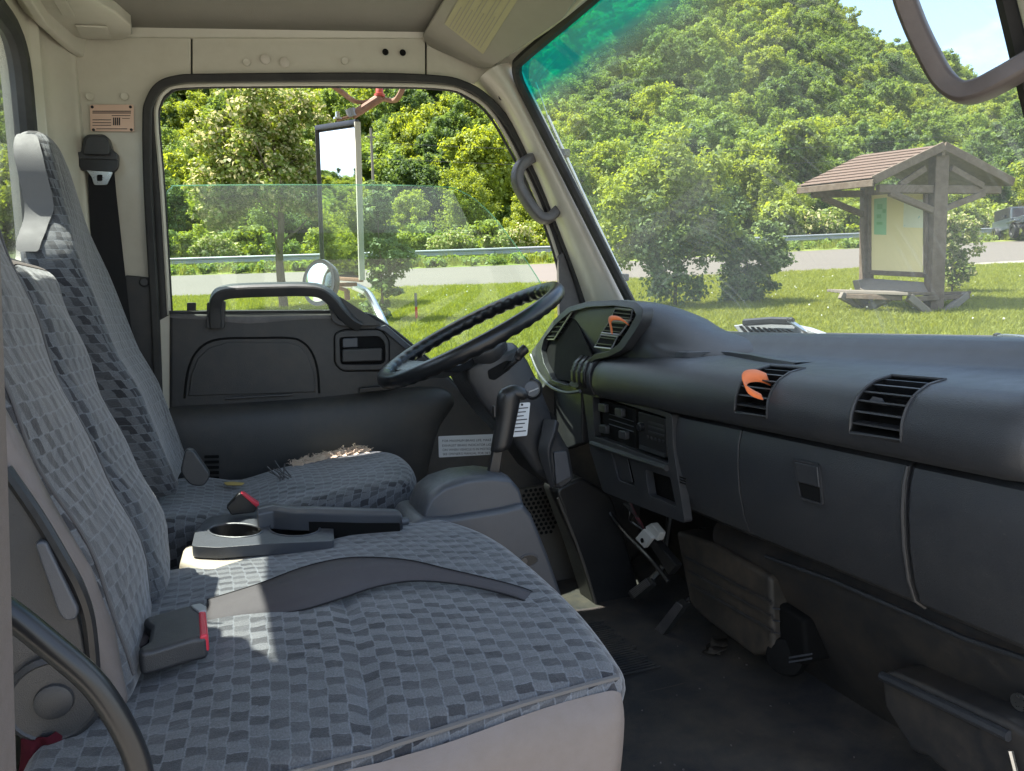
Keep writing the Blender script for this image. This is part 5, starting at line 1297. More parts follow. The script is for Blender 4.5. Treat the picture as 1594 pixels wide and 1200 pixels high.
# loose lap belt and buckle
lb = thing('lap_belt', 'dark webbing lap belt lying across the passenger cushion', 'seat belt', pZ(560, 900, 0.43))
upper = [(322, 934, 0.436), (400, 910, 0.455), (470, 884, 0.470), (530, 870, 0.476), (585, 868, 0.474), (640, 873, 0.468), (700, 887, 0.460), (760, 901, 0.452), (815, 916, 0.444), (850, 932, 0.425)]
lower = [(322, 976, 0.424), (400, 962, 0.433), (470, 950, 0.440), (530, 932, 0.446), (585, 914, 0.450), (640, 905, 0.451), (700, 908, 0.448), (760, 919, 0.444), (815, 935, 0.438), (850, 956, 0.415)]
A = crom([pZ(*q) for q in upper], 5); Bq = crom([pZ(*q) for q in lower], 5)
MB().grid([[a, a.lerp(b, 0.33), a.lerp(b, 0.66), b] for a, b in zip(A, Bq)]).done('webbing', M['belt'], lb, solid=0.0016)
for E_ in (A, Bq): MB().tube([p + Vector((0, 0, 0.0006)) for p in E_], 0.0011, 5).done('selvedge', M['belt_black'], lb)
bu = thing('belt_buckle', 'black seat belt buckle with red button on the passenger cushion', 'belt buckle', pZ(270, 980, 0.43))
bA = [pZ(u, v, 0.462) for u, v in ((222, 962), (232, 958), (298, 940), (318, 941), (322, 990), (300, 994), (238, 1012), (216, 1016), (214, 1008), (230, 998), (234, 975), (226, 970))]
MB().prism(bA, (0, 0, -0.028)).done('housing', M['dash2'], bu, bevel=0.006, seg=3)
e0, e1_ = pZ(309, 950, 0.463), pZ(321, 986, 0.463)
MB().prism([pZ(u, v, 0.4635) for u, v in ((308, 951), (320, 950), (324, 986), (310, 990))], (0, 0, -0.022)).done('red_button', M['red'], bu, bevel=0.003)
MB().prism([pZ(u, v, 0.4645) for u, v in ((296, 941), (312, 938), (321, 943), (321, 949), (308, 951), (300, 946))], (0, 0, -0.02)).done('button_guard', M['silver'], bu, bevel=0.002)
MB().grid([[pZ(u, v, 0.446 + dz) for u, v, dz in r] for r in (((228, 972, 0), (236, 985, 0), (228, 1002, 0)), ((205, 985, 0.0), (210, 998, 0), (205, 1012, 0)), ((185, 1000, -0.015), (190, 1012, -0.015), (188, 1030, -0.015)))]).done('stalk_webbing', M['belt'], bu, solid=0.003)

# --- driver's seat
ds = thing('driver_chair', 'high backed driver seat in checked fabric with torn cushion', 'driver seat', (0.1, 1.75, 0.0))
DXL, DXR, DYN, DYF = -0.20, 0.375, 1.535, 1.985
dcx, dcy = (DXL + DXR) / 2, (DYN + DYF) / 2
def dcush(p):
    x, y, z = p.x + dcx, p.y + dcy, p.z
    tx = (x - DXL) / (DXR - DXL); ty = (y - DYN) / (DYF - DYN)
    cz = 0.385 + z
    if z > 0:
        cz += 0.028 * max(0, (tx - 0.35) / 0.65) ** 1.2 + 0.012 * math.sin(math.pi * ty) * tx
        cz -= 0.018 * math.exp(-((tx - 0.33) / 0.12) ** 2)
        cz += 0.004 * math.sin(x * 19) * math.sin(y * 15)
    x2 = x - tx * 0.05 * (2 * abs(ty - 0.5)) ** 3
    return Vector((x2, y, cz))
dsz = (DXR - DXL, DYF - DYN, 0.12)
rbox(MB(), dsz, 0.034, 18, '+z+x+y-y-x', dcush, seat_uv('cushion')).done('cushion', M['fabric'], ds)
MB().box((0.06, 1.77, 0.17), (0.50, 0.40, 0.32)).done('seat_base', M['vinyl_dark'], ds, bevel=0.03)
# torn edge: a ragged strip of bare foam with loose threads along the far bolster
rr = random.Random(3); ptsa = []
for i in range(40):
    x = 0.135 + 0.20 * i / 39
    ptsa.append(dcush(Vector((x - dcx, dsz[1] / 2 - 0.030 + 0.008 * math.sin(i * 1.1), 0.06))) + Vector((0, 0, 0.001)))
mb = MB()
mb.grid([[p + Vector((rr.uniform(-.002, .002), -0.026 - 0.016 * rr.random(), 0.0005)), p + Vector((0, -0.012, 0.004 + 0.006 * rr.random())), p + Vector((0, 0.004, 0.006 + 0.007 * rr.random())), p + Vector((0, 0.02, 0.0)), p + Vector((0, 0.03, -0.02))] for p in ptsa])
mb.done('torn_foam', M['foam'], ds)
mb = MB()
for i in range(420):
    p = rr.choice(ptsa) if i < 300 else ptsa[28 + rr.randrange(11)]
    p = p + Vector((rr.uniform(-0.006, 0.006), rr.uniform(-0.03, 0.012), 0.004))
    d = Vector((rr.uniform(-1, 1), rr.uniform(-0.8, 0.5), rr.uniform(0.1, 1.0))).normalized() * rr.uniform(0.004, 0.011 if i < 300 else 0.018)
    k = Vector((rr.uniform(-1, 1), rr.uniform(-1, 1), rr.uniform(-0.3, 0.6))) * 0.007
    mb.tube([p, p + d * 0.4 + k, p + d * 0.8 + k * 1.6, p + d + k * 0.6], 0.00055, 4)
fz = mb.done('frayed_threads', M['foam'], ds); fz['kind'] = 'stuff'
mb = MB()
for i in range(9):
    p = pZ(440 + rr.uniform(-6, 18), 755 + rr.uniform(-4, 4), 0.44)
    mb.tube([p, p + Vector((rr.uniform(-0.01, 0.01), 0, 0.02)), p + Vector((rr.uniform(-0.03, 0.01), 0.0, rr.uniform(0.03, 0.06)))], 0.0016, 4)
lab(mb.done('torn_strings', M['vinyl_dark'], ds), 'dark strings standing up from the tear')['kind'] = 'stuff'
MB().prism(rounded([pZ(u, v, 0.4415) for u, v in ((348, 752), (362, 751), (381, 752.5), (376, 756), (352, 756))], 0.004, 2), (0, 0, 0.0025)).done('foam_patch', M['foam_yellow'], ds, bevel=0.002)
# backrest with integral head section
def dback(p, z0=0.47, h=0.745):
    t = (p.z + 0.41) / 0.82; s = p.y / 0.21
    # half width by height: hips, shoulders, narrowing head part
    sg_ = 1 / (1 + math.exp(-(t - 0.715) / 0.028))
    hw = 0.92 - 0.10 * math.exp(-(t / 0.10) ** 2) - 0.40 * sg_
    if t > 0.82: hw *= math.sqrt(max(0.05, 1 - ((t - 0.82) / 0.185) ** 2))
    z = z0 + t * h
    xf = float(np.interp(z, (0.47, 0.53, 0.69, 0.77, 0.98, 1.14, 1.29), (-0.125, -0.142, -0.185, -0.222, -0.280, -0.308, -0.338)))
    x = (p.x - 0.0475) * (1 - 0.32 * sg_)
    if p.x > 0: x += 0.012 * s * s * (1 - sg_) - 0.004 + 0.008 * sg_ * (1 - s * s)
    if t > 0.93: x -= 0.25 * (t - 0.93) * (0.3 if p.x > 0 else -0.6)
    return Vector((xf + x, 1.775 + p.y * hw, z))
rbox(MB(), (0.095, 0.42, 0.82), 0.034, 26, '+x-y+y', dback, seat_uv('back')).done('backrest', M['fabric'], ds)
rbox(MB(), (0.095, 0.42, 0.82), 0.034, 20, '-x+z', dback).done('backrest_shell', M['vinyl_dark'], ds)
# smooth vinyl cheeks on the head section
for sy in (-1, 1):
    rows_ = []
    for i in range(13):
        t = 0.66 + 0.32 * i / 12
        rows_.append([dback(Vector((x, sy * 0.2115, (t - 0.5) * 0.82))) + Vector((0, sy * 0.004, 0)) for x in [-0.046 + (0.046 + 0.03 * min(1.0, 0.15 + (t - 0.66) * 6.0) - 0.012 * (t < 0.75)) * q / 5 for q in range(6)]])
    MB().grid(rows_).done('headrest_cheek', M['vinyl_dark'], ds, subsurf=1)
MB().prism(rounded([pY(u, v, 1.60) for u, v in ((288, 700), (300, 700), (328, 740), (318, 757), (296, 756), (280, 735))], 0.01, 3), (0, 0.03, 0)).done('recliner_cover', M['dash2'], ds, bevel=0.006)
dsb = thing('driver_belt_buckle', 'driver belt buckle with red button beside the centre tray', 'belt buckle', pZ(380, 785, 0.45))
MB().prism([pY(u, v, 1.52) for u, v in ((352, 790), (372, 768), (378, 768), (404, 786), (396, 798), (360, 802))], (0, 0.022, 0)).done('housing', M['black'], dsb, bevel=0.003)
MB().prism([pY(u, v, 1.517) for u, v in ((374, 768), (380, 768), (404, 785), (400, 791))], (0, 0.022, 0)).done('red_button', M['red'], dsb, bevel=0.002)
# ================================================================== outside: materials
def leaf_mat(name, ca, cb, trans=0.5, var=0.5, tip=None, tip_amt=0.0):
    m, nt, out = newmat(name); N = NT(nt)
    g = N.n('ShaderNodeNewGeometry'); oi = N.n('ShaderNodeObjectInfo'); tc = N.n('ShaderNodeTexCoord')
    n1 = N.n('ShaderNodeTexNoise', Scale=0.55, Detail=3.0); N.l(tc.outputs['Object'], n1.inputs['Vector'])
    k = N.math('ADD', N.math('MULTIPLY', g.outputs['Random Per Island'], 0.45), N.math('ADD', N.math('MULTIPLY', oi.outputs['Random'], 0.30), N.math('MULTIPLY', n1.outputs['Fac'], 0.3)))
    c = N.mixc(k, ca, cb)
    if tip is not None:
        c = N.mixc(N.math('MULTIPLY', N.math('GREATER_THAN', g.outputs['Random Per Island'], 1 - tip_amt), 0.9), c, tip)
    d = N.n('ShaderNodeBsdfDiffuse'); t = N.n('ShaderNodeBsdfTranslucent'); gl = N.n('ShaderNodeBsdfGlossy'); gl.inputs['Roughness'].default_value = 0.62; gl.inputs['Color'].default_value = (0.9, 0.95, 1, 1)
    N.l(c, d.inputs['Color'])
    hs = N.n('ShaderNodeHueSaturation', Hue=0.485, Saturation=1.15, Value=1.3); N.l(c, hs.inputs['Color']); N.l(hs.outputs['Color'], t.inputs['Color'])
    m1 = N.n('ShaderNodeMixShader'); m1.inputs['Fac'].default_value = trans; N.l(d.outputs[0], m1.inputs[1]); N.l(t.outputs[0], m1.inputs[2])
    m2 = N.n('ShaderNodeMixShader'); m2.inputs['Fac'].default_value = 0.02; N.l(m1.outputs[0], m2.inputs[1]); N.l(gl.outputs[0], m2.inputs[2])
    N.l(m2.outputs[0], out.inputs['Surface'])
    return m
M['leaf_bright'] = leaf_mat('yellow_green_leaves', (0.14, 0.19, 0.034), (0.31, 0.37, 0.065))
M['leaf_mid'] = leaf_mat('mid_green_leaves', (0.090, 0.150, 0.036), (0.225, 0.300, 0.065))
M['leaf_dark'] = leaf_mat('dark_green_leaves', (0.055, 0.100, 0.032), (0.135, 0.200, 0.052))
M['leaf_blue'] = leaf_mat('blue_green_shrub_leaves', (0.085, 0.135, 0.055), (0.21, 0.28, 0.095))
M['leaf_cream'] = leaf_mat('pale_tipped_leaves', (0.10, 0.155, 0.028), (0.24, 0.29, 0.06), 0.4, 0.5, (0.50, 0.47, 0.25), 0.28)
M['bark'] = surf('grey_brown_bark', (0.11, 0.085, 0.062), 0.9, 0.2, var=0.3, dirt_scale=9)
M['timber'] = surf('weathered_brown_timber', (0.105, 0.075, 0.055), 0.8, 0.25, dirt=(0.19, 0.16, 0.13), dirt_amt=0.6, dirt_scale=8, var=0.25)
M['timber_grey'] = surf('bleached_grey_timber', (0.175, 0.155, 0.135), 0.85, 0.2, dirt=(0.16, 0.13, 0.10), dirt_amt=0.4, dirt_scale=7)
M['shingle'] = surf('red_brown_shingle', (0.115, 0.080, 0.064), 0.9, 0.15, var=0.25, dirt_scale=12)
M['board'] = surf('pale_yellow_notice_board', (0.68, 0.57, 0.31), 0.7, 0.25, var=0.08, dirt_scale=2)
M['paper_green'] = surf('green_poster', (0.22, 0.42, 0.22), 0.6, 0.3, var=0.1)
M['paper'] = surf('pale_map_paper', (0.60, 0.60, 0.48), 0.6, 0.3, var=0.05)
M['map_green'] = surf('map_green', (0.10, 0.30, 0.10), 0.6, 0.3)
M['map_blue'] = surf('map_blue', (0.16, 0.38, 0.42), 0.6, 0.3)
M['stake_red'] = surf('red_stake_paint', (0.45, 0.07, 0.03), 0.6, 0.3)
M['jeep'] = surf('slate_blue_car_paint', (0.05, 0.065, 0.075), 0.3, 0.5, coat=0.5)
M['jeep_dark'] = surf('black_car_trim', (0.02, 0.02, 0.022), 0.5, 0.4)
M['house'] = surf('pale_house_wall', (0.62, 0.60, 0.56), 0.7, 0.3)

def road_mat():
    m, nt, out = newmat('pale_concrete_road'); N = NT(nt)
    b = N.n('ShaderNodeBsdfPrincipled'); b.inputs['Roughness'].default_value = 0.85
    tc = N.n('ShaderNodeTexCoord')
    n1 = N.n('ShaderNodeTexNoise', Scale=0.5, Detail=6.0); N.l(tc.outputs['Object'], n1.inputs['Vector'])
    n2 = N.n('ShaderNodeTexNoise', Scale=30.0, Detail=3.0); N.l(tc.outputs['Object'], n2.inputs['Vector'])
    uv = N.n('ShaderNodeUVMap'); uv.uv_map = 'UVMap'
    sx = N.n('ShaderNodeSeparateXYZ'); N.l(uv.outputs['UV'], sx.inputs['Vector'])
    wv = N.n('ShaderNodeTexNoise', Scale=9.0, Detail=2.0); wv.noise_dimensions = '1D'; N.l(sx.outputs['Y'], wv.inputs['W'])
    c = N.mixc(n1.outputs['Fac'], (0.088, 0.074, 0.060), (0.112, 0.095, 0.078))
    c = N.mixc(N.math('MULTIPLY', N.ramp(wv.outputs['Fac'], 0.5, 0.8), 0.5, clamp=True), c, (0.088, 0.077, 0.065))
    c = N.mixc(N.math('MULTIPLY', n2.outputs['Fac'], 0.25), c, (0.10, 0.09, 0.08))
    N.l(c, b.inputs['Base Color']); N.l(b.outputs[0], out.inputs['Surface']); return m
M['road'] = road_mat()
def lawn_mat():
    m, nt, out = newmat('mown_grass_ground'); N = NT(nt)
    b = N.n('ShaderNodeBsdfPrincipled'); b.inputs['Roughness'].default_value = 0.95; b.inputs['Specular IOR Level'].default_value = 0.1
    tc = N.n('ShaderNodeTexCoord')
    n1 = N.n('ShaderNodeTexNoise', Scale=0.35, Detail=5.0); N.l(tc.outputs['Object'], n1.inputs['Vector'])
    n2 = N.n('ShaderNodeTexNoise', Scale=5.0, Detail=6.0, Roughness=0.7); N.l(tc.outputs['Object'], n2.inputs['Vector'])
    n3 = N.n('ShaderNodeTexNoise', Scale=60.0, Detail=2.0); N.l(tc.outputs['Object'], n3.inputs['Vector'])
    c = N.mixc(n2.outputs['Fac'], (0.085, 0.125, 0.024), (0.185, 0.225, 0.045))
    c = N.mixc(N.ramp(n1.outputs['Fac'], 0.45, 0.75), c, (0.21, 0.215, 0.065))
    c = N.mixc(N.math('MULTIPLY', N.ramp(n3.outputs['Fac'], 0.62, 0.72), 0.4, clamp=True), c, (0.20, 0.21, 0.10))
    N.l(c, b.inputs['Base Color'])
    bp = N.n('ShaderNodeBump', Strength=0.8, Distance=0.04); N.l(n2.outputs['Fac'], bp.inputs['Height']); N.l(bp.outputs[0], b.inputs['Normal'])
    N.l(b.outputs[0], out.inputs['Surface']); return m
M['lawn'] = lawn_mat()
M['lot'] = surf('pale_parking_concrete', (0.24, 0.22, 0.19), 0.9, 0.2, dirt=(0.22, 0.20, 0.175), dirt_amt=0.4, dirt_scale=1.2)
M['blade'] = leaf_mat('grass_blades', (0.115, 0.145, 0.022), (0.29, 0.315, 0.055), 0.45)
M['clover'] = surf('clover_flower', (0.62, 0.62, 0.55), 0.9, 0.1)
M['wood_floor'] = surf('dark_woodland_ground', (0.06, 0.085, 0.028), 0.95, 0.1, var=0.4, dirt_scale=0.3)

# ================================================================== ground, road, lot
RH = Vector((FH.y, -FH.x))
def W2(s, d): return RH * s + FH * d          # lateral, depth -> xy
def hill_h(s, d):
    ang = s / max(d, 20.0)
    H = float(np.interp(ang, (-1.0, 0.33, 0.42, 0.50, 0.60, 0.70, 1.0), (76.0, 76.0, 60.0, 52.0, 44.0, 36.0, 25.0)))
    H += 3.0 * math.sin(s * 0.035 + 1.0) + 2.0 * math.sin(s * 0.08 + d * 0.03)
    t = min(1.0, max(0.0, (d - 44.0) / 150.0)); t = t * t * (3 - 2 * t)
    z = H * t
    if s < -60 and d < 90:                      # a second wooded rise behind the truck
        q = min(1.0, (-60 - s) / 90.0); z = max(z, 13.0 * q * q * (3 - 2 * q))
    return z
def gz(x, y):
    d = x * FH.x + y * FH.y; s = x * RH.x + y * RH.y
    z = ground_z(x, y)
    if d > 44 or s < -60: z += hill_h(s, d)
    return z
mb = MB(); rws = []
dl = [-260, -120, -60, -30, -15, -6, -2, 1.0, 3, 6, 9, 12, 16, 20, 24, 28, 32, 34, 38, 44, 50, 58, 68, 80, 95, 110, 130, 150, 170, 190, 215, 250, 320, 450]
sl_ = [-420, -300, -220, -170, -150, -130, -115, -100, -90, -80, -70, -60, -46, -32, -22, -14, -8, -3, 0, 3, 8, 14, 22, 32, 46, 62, 80, 100, 130, 170, 220, 300, 420]
for d in dl:
    row = []
    for s in sl_:
        p = W2(s, d); row.append(Vector((p.x, p.y, gz(p.x, p.y))))
    rws.append(row)
mb.grid(rws)
gnd = mb.done('ground', M['wood_floor'], None, angle=80)
tag(gnd, kind='structure')

def draped(name, near_px, far_px, mat, off, kind='structure', n=1):
    """sheet between two pixel lines on the sloping ground, extended sideways"""
    A = [pG(*q) for q in near_px]; Bq = [pG(*q) for q in far_px]
    A = [A[0] + (A[0] - A[1]).normalized() * 260] + A + [A[-1] + (A[-1] - A[-2]).normalized() * 160]
    Bq = [Bq[0] + (Bq[0] - Bq[1]).normalized() * 260] + Bq + [Bq[-1] + (Bq[-1] - Bq[-2]).normalized() * 160]
    mb = MB(); rws, uvs = [], []
    L = 0
    for i, (a, b) in enumerate(zip(A, Bq)):
        if i: L += (a - A[i - 1]).length
        r, ur = [], []
        for k in range(n + 1):
            p = a.lerp(b, k / n); p.z = -0.95 + SLOPE * (p.x * FH.x + p.y * FH.y) + off
            r.append(p); ur.append((L / 10, k / n * (a - b).length / 3))
        rws.append(r); uvs.append(ur)
    mb.grid(rws, uvs)
    o = mb.done(name, M[mat], None); tag(o, kind=kind); return o
us = [240, 440, 640, 860, 1000, 1200, 1400, 1594]
v_near = [464, 455, 447, 440.5, 434, 425, 416, 406]
v_far = [431, 425, 419, 411, 406.5, 394, 384, 375]
v_verge = [419, 413, 407, 400, 395, 383, 374, 366]
near_l = [W2(-16, 2.2), W2(-6, 3.2), W2(0, 4.2), W2(5, 5.6), W2(9, 7.2), W2(11, 8.4), W2(13, 9.6), W2(16, 11)]
# lawn from the parking lot to the road
A = [Vector((p.x, p.y, 0)) for p in near_l]; Bq = [pG(u, v) for u, v in zip(us, v_near)]
A = [Vector((A[0].x, A[0].y, 0)) + Vector((RH.x, RH.y, 0)) * -200] + A + [A[-1] + Vector((RH.x, RH.y, 0)) * 120]
Bq = [Bq[0] + (Bq[0] - Bq[1]).normalized() * 240] + Bq + [Bq[-1] + (Bq[-1] - Bq[-2]).normalized() * 120]
mb = MB()
rws = []
for a, b in zip(A, Bq):
    r = []
    for k in range(13):
        p = a.lerp(b, k / 12); p.z = ground_z(p.x, p.y) + 0.012; r.append(p)
    rws.append(r)
mb.grid(rws); lawn = mb.done('lawn', M['lawn'], None); tag(lawn, kind='structure')
draped('road', list(zip(us, v_near)), list(zip(us, v_far)), 'road', 0.02, n=4)
draped('road_shoulder', [(u, v + 3.2) for u, v in zip(us, v_near)], list(zip(us, [v - 0.3 for v in v_near])), 'lot', 0.016)
draped('verge', list(zip(us, v_far)), [(u, v - 14) for u, v in zip(us, v_verge)], 'lawn', 0.024)
# parking lot under and behind the truck
mb = MB(); 
rws = []
for s in (-60, -16, -6, 0, 5, 9, 11, 13, 16, 60):
    dn = {-60: 1.6, -16: 2.2, -6: 3.2, 0: 4.2, 5: 5.6, 9: 7.2, 11: 8.4, 13: 9.6, 16: 11, 60: 14}[s]
    r = []
    for k in (0.0, 0.85, 0.95, 1.0):
        d = -40 + (dn + 40) * k
        p = W2(s, d); r.append(Vector((p.x, p.y, ground_z(p.x, p.y) + 0.006)))
    d2 = [1.0]
    rws.append(r)
# extra rows so that the bend in the ground is followed
rws2 = []
for i, s in enumerate((-60, -16, -6, 0, 5, 9, 11, 13, 16, 60)):
    dn = {-60: 1.6, -16: 2.2, -6: 3.2, 0: 4.2, 5: 5.6, 9: 7.2, 11: 8.4, 13: 9.6, 16: 11, 60: 14}[s]
    r = []
    for d in (-40, -20, -8, 1.0, 1.0 + (dn - 1.0) * 0.5, dn):
        p = W2(s, d); r.append(Vector((p.x, p.y, ground_z(p.x, p.y) + 0.008)))
    rws2.append(r)
mb.grid(rws2); tag(mb.done('parking_lot', M['lot'], None), kind='structure')
mb = MB()
mb.loft([[Vector((W2(s, d0).x, W2(s, d0).y, ground_z(*W2(s, d0)) + z)) for d0, z in ((dn - 0.08, 0.0), (dn - 0.07, 0.11), (dn + 0.06, 0.12), (dn + 0.08, 0.0))] for s, dn in ((-60, 1.6), (-16, 2.2), (-6, 3.2), (0, 4.2), (5, 5.6), (9, 7.2), (11, 8.4), (13, 9.6), (16, 11), (60, 14))])
tag(mb.done('kerb', M['lot'], None, bevel=0.01), kind='structure')

# ================================================================== vegetation helpers
def leaves(name, clumps, per, size, mat, seed, flat=0.0, elong=1.5):
    """clumps: array (n,4) centre and radius; rhombic leaves spread through each clump"""
    r = np.random.RandomState(seed)
    C = np.repeat(np.asarray(clumps, float), per, axis=0); n = len(C)
    d = r.normal(size=(n, 3)); d /= np.linalg.norm(d, axis=1)[:, None]
    rad = r.rand(n) ** 0.45
    pos = C[:, :3] + d * (C[:, 3] * rad)[:, None] * np.array([1, 1, 0.8])
    nrm = d * 0.7 + r.normal(size=(n, 3)) * 0.6 + np.array([0, 0, 0.45]); nrm /= np.linalg.norm(nrm, axis=1)[:, None]
    t = np.cross(nrm, r.normal(size=(n, 3))); t /= np.linalg.norm(t, axis=1)[:, None] + 1e-9
    b = np.cross(nrm, t)
    sz = size * (0.4 + 1.1 * r.rand(n))[:, None]
    v = np.empty((n, 4, 3)); droop = nrm * sz * -0.18
    v[:, 0] = pos - t * sz * elong * 0.5 + droop; v[:, 1] = pos + b * sz * 0.5; v[:, 2] = pos + t * sz * elong * 0.5 + droop; v[:, 3] = pos - b * sz * 0.5
    me = bpy.data.meshes.new(name)
    me.vertices.add(n * 4); me.vertices.foreach_set('co', v.reshape(-1))
    me.loops.add(n * 4); me.loops.foreach_set('vertex_index', np.arange(n * 4, dtype=np.int32))
    me.polygons.add(n); me.polygons.foreach_set('loop_start', np.arange(0, n * 4, 4, dtype=np.int32)); me.polygons.foreach_set('loop_total', np.full(n, 4, dtype=np.int32))
    me.update(calc_edges=True)
    me.materials.append(mat)
    return me
def blob_clumps(blobs, n, rc, seed, shell=0.55):
    """n small clumps spread over the shells of larger blobs (cx,cy,cz,rx,ry,rz)"""
    r = np.random.RandomState(seed); B_ = np.asarray(blobs, float)
    w = (B_[:, 3] * B_[:, 4] + B_[:, 3] * B_[:, 5]); w /= w.sum()
    k = r.choice(len(B_), n, p=w)
    d = r.normal(size=(n, 3)); d /= np.linalg.norm(d, axis=1)[:, None]
    rad = shell + (1 - shell) * r.rand(n) ** 0.6
    p = B_[k, :3] + d * B_[k, 3:6] * rad[:, None]
    return np.concatenate([p, (rc * (0.6 + 0.8 * r.rand(n)))[:, None]], axis=1)
def trunk_mesh(name, h, r0, limbs, seed, lean=0.0):
    rr = random.Random(seed); mb = MB()
    pts = [Vector((lean * (i / 6) ** 1.5 * h * 0.3 + rr.uniform(-1, 1) * r0 * 0.5 * (i > 0), rr.uniform(-1, 1) * r0 * 0.5 * (i > 0), -0.15 + (h + 0.15) * i / 6)) for i in range(7)]
    P = crom(pts, 3); mb.tube(P, [r0 * (1.15 - 0.85 * i / (len(P) - 1)) for i in range(len(P))], 8)
    for l in range(limbs):
        t = 0.35 + 0.6 * l / max(1, limbs - 1); i = int(t * (len(P) - 1)); a = rr.uniform(0, 6.28)
        d = Vector((math.cos(a), math.sin(a), rr.uniform(0.5, 1.0))).normalized() * h * rr.uniform(0.25, 0.42)
        q = P[i]; mb.tube([q, q + d * 0.5 + Vector((0, 0, -0.02 * h)), q + d], [r0 * 0.45 * (1.2 - t), r0 * 0.3 * (1.2 - t), r0 * 0.1], 6)
    bm = mb.bm; bmesh.ops.recalc_face_normals(bm, faces=bm.faces)
    me = bpy.data.meshes.new(name); bm.to_mesh(me); bm.free(); me.materials.append(M['bark'])
    me.polygons.foreach_set('use_smooth', [True] * len(me.polygons))
    return me
def plant(name, label, cat, loc, meshes, scale=1.0, rot=0.0, group=None):
    t = thing(name, label, cat, loc, group); t.rotation_euler = (0, 0, rot); t.scale = (scale,) * 3 if not isinstance(scale, tuple) else scale
    for nm, me in meshes:
        o = bpy.data.objects.new(nm, me); COL.objects.link(o); o.parent = t
    return t
def gpt(u, v):
    p = pG(u, v); return Vector((p.x, p.y, ground_z(p.x, p.y)))

# belt trees: three kinds, each a trunk and a crown
def tree_kind(kid, h, w, mat, seed, n=170, per=85, size=0.14):
    r = np.random.RandomState(seed)
    blobs = []
    for i in range(9):
        a = r.rand() * 6.28; q = r.rand(); z = h * (0.36 + 0.52 * r.rand())
        k = 1 - abs((z / h) - 0.58) * 1.5
        rr_ = w * 0.5 * (0.35 + 0.3 * r.rand())
        blobs.append((math.cos(a) * w * 0.32 * k * q ** 0.5, math.sin(a) * w * 0.32 * k * q ** 0.5, z, rr_, rr_, rr_ * 0.8))
    cl = blob_clumps(blobs, n, w * 0.085, seed + 1, 0.6)
    return [('trunk', trunk_mesh('trunk', h * 0.75, w * 0.025, 6, seed)), ('crown', leaves('crown', cl, per, size, mat, seed + 2))]
KINDS_T = [tree_kind(0, 9.0, 7.5, M['leaf_bright'], 31), tree_kind(1, 10.5, 8.0, M['leaf_mid'], 41), tree_kind(2, 9.5, 7.0, M['leaf_dark'], 51), tree_kind(3, 8.0, 7.5, M['leaf_bright'], 61, 150, 90, 0.155), tree_kind(4, 10.0, 7.0, M['leaf_mid'], 71)]
def at_depth(u, d):
    s = (u - CX) / FPX * d; p = W2(s, d); return Vector((p.x, p.y, gz(p.x, p.y)))
belt = []
rr = random.Random(12)
# (pixel column, depth, kind, scale)
B_T = [(262, 52, 2, .9, 'at the rear edge of the door window'), (300, 60, 1, 1.0, 'beyond the rear end of the door glass'), (352, 48, 3, .75, 'left of the pale lawn tree'), (400, 56, 2, 1.0, 'directly behind the pale lawn tree'), (455, 50, 4, .85, 'right behind the pale lawn tree'), (520, 45, 2, .62, 'hidden behind the tall door mirror'), (560, 54, 0, .8, 'just right of the tall door mirror'), (610, 62, 1, 1.05, 'rising above the utility pole'), (650, 47, 3, .62, 'just right of the utility pole'), (690, 55, 2, .9, 'in the middle of the door window'), (735, 50, 0, .78, 'above the steering wheel rim'), (785, 60, 4, 1.0, 'by the curved front of the window frame'), (830, 48, 3, .6, 'beside the far grab handle'), (880, 56, 1, .95, 'behind the far windscreen pillar'),
       (905, 46, 2, .70, 'next to the aerial'), (960, 58, 0, .9, 'left of the large shrub'), (1010, 66, 2, 1.0, 'high up behind the large shrub'), (1070, 60, 4, .9, 'right above the large shrub'), (1120, 52, 3, .55, 'above the rounded shrub'), (1160, 64, 0, 1.0, 'beside the small house'), (1205, 54, 0, .85, 'left of the kiosk'), (1245, 47, 3, .72, 'touching the left kiosk eave'), (1290, 60, 1, 1.0, 'above the left kiosk roof slope'), (1335, 52, 0, .72, 'behind the kiosk notice board'), (1390, 62, 4, .95, 'above the kiosk ridge'), (1440, 54, 3, .75, 'behind the kiosk gable'), (1490, 64, 2, 1.0, 'above the right kiosk roof slope'), (1530, 56, 0, .8, 'right of the kiosk'), (1580, 62, 1, .95, 'above the parked car')]
B_LAB = ['yellow green broadleaf tree', 'tall mid green broadleaf tree', 'dark green broadleaf tree', 'low bright spreading tree', 'round topped mid green tree']
for u, d, k, s, wh in B_T:
    plant('broadleaf_tree', B_LAB[k] + ' ' + wh, 'tree', at_depth(u, d), KINDS_T[k], s * (0.84 if u < 900 else 0.60) * rr.uniform(0.93, 1.07), rr.uniform(0, 6.28), 'trees along the edge of the wood')
# trees behind the truck that its mirrors look at
for i, (s, d, k, sc_) in enumerate([(-52, 13, 0, 0.7), (-66, 19, 1, 0.9), (-62, 8, 2, 0.75), (-78, 15, 0, 1.0), (-84, 24, 4, 1.0), (-96, 12, 1, 1.1), (-70, 4, 3, .8)]):
    p = W2(s, d); plant('broadleaf_tree', ['yellow green', 'tall green', 'dark', 'leafy', 'broad', 'big green', 'low'][i] + ' tree by the road that shows only in the door mirror', 'tree', Vector((p.x, p.y, gz(p.x, p.y))), KINDS_T[k], sc_, i, 'trees seen in the mirror')

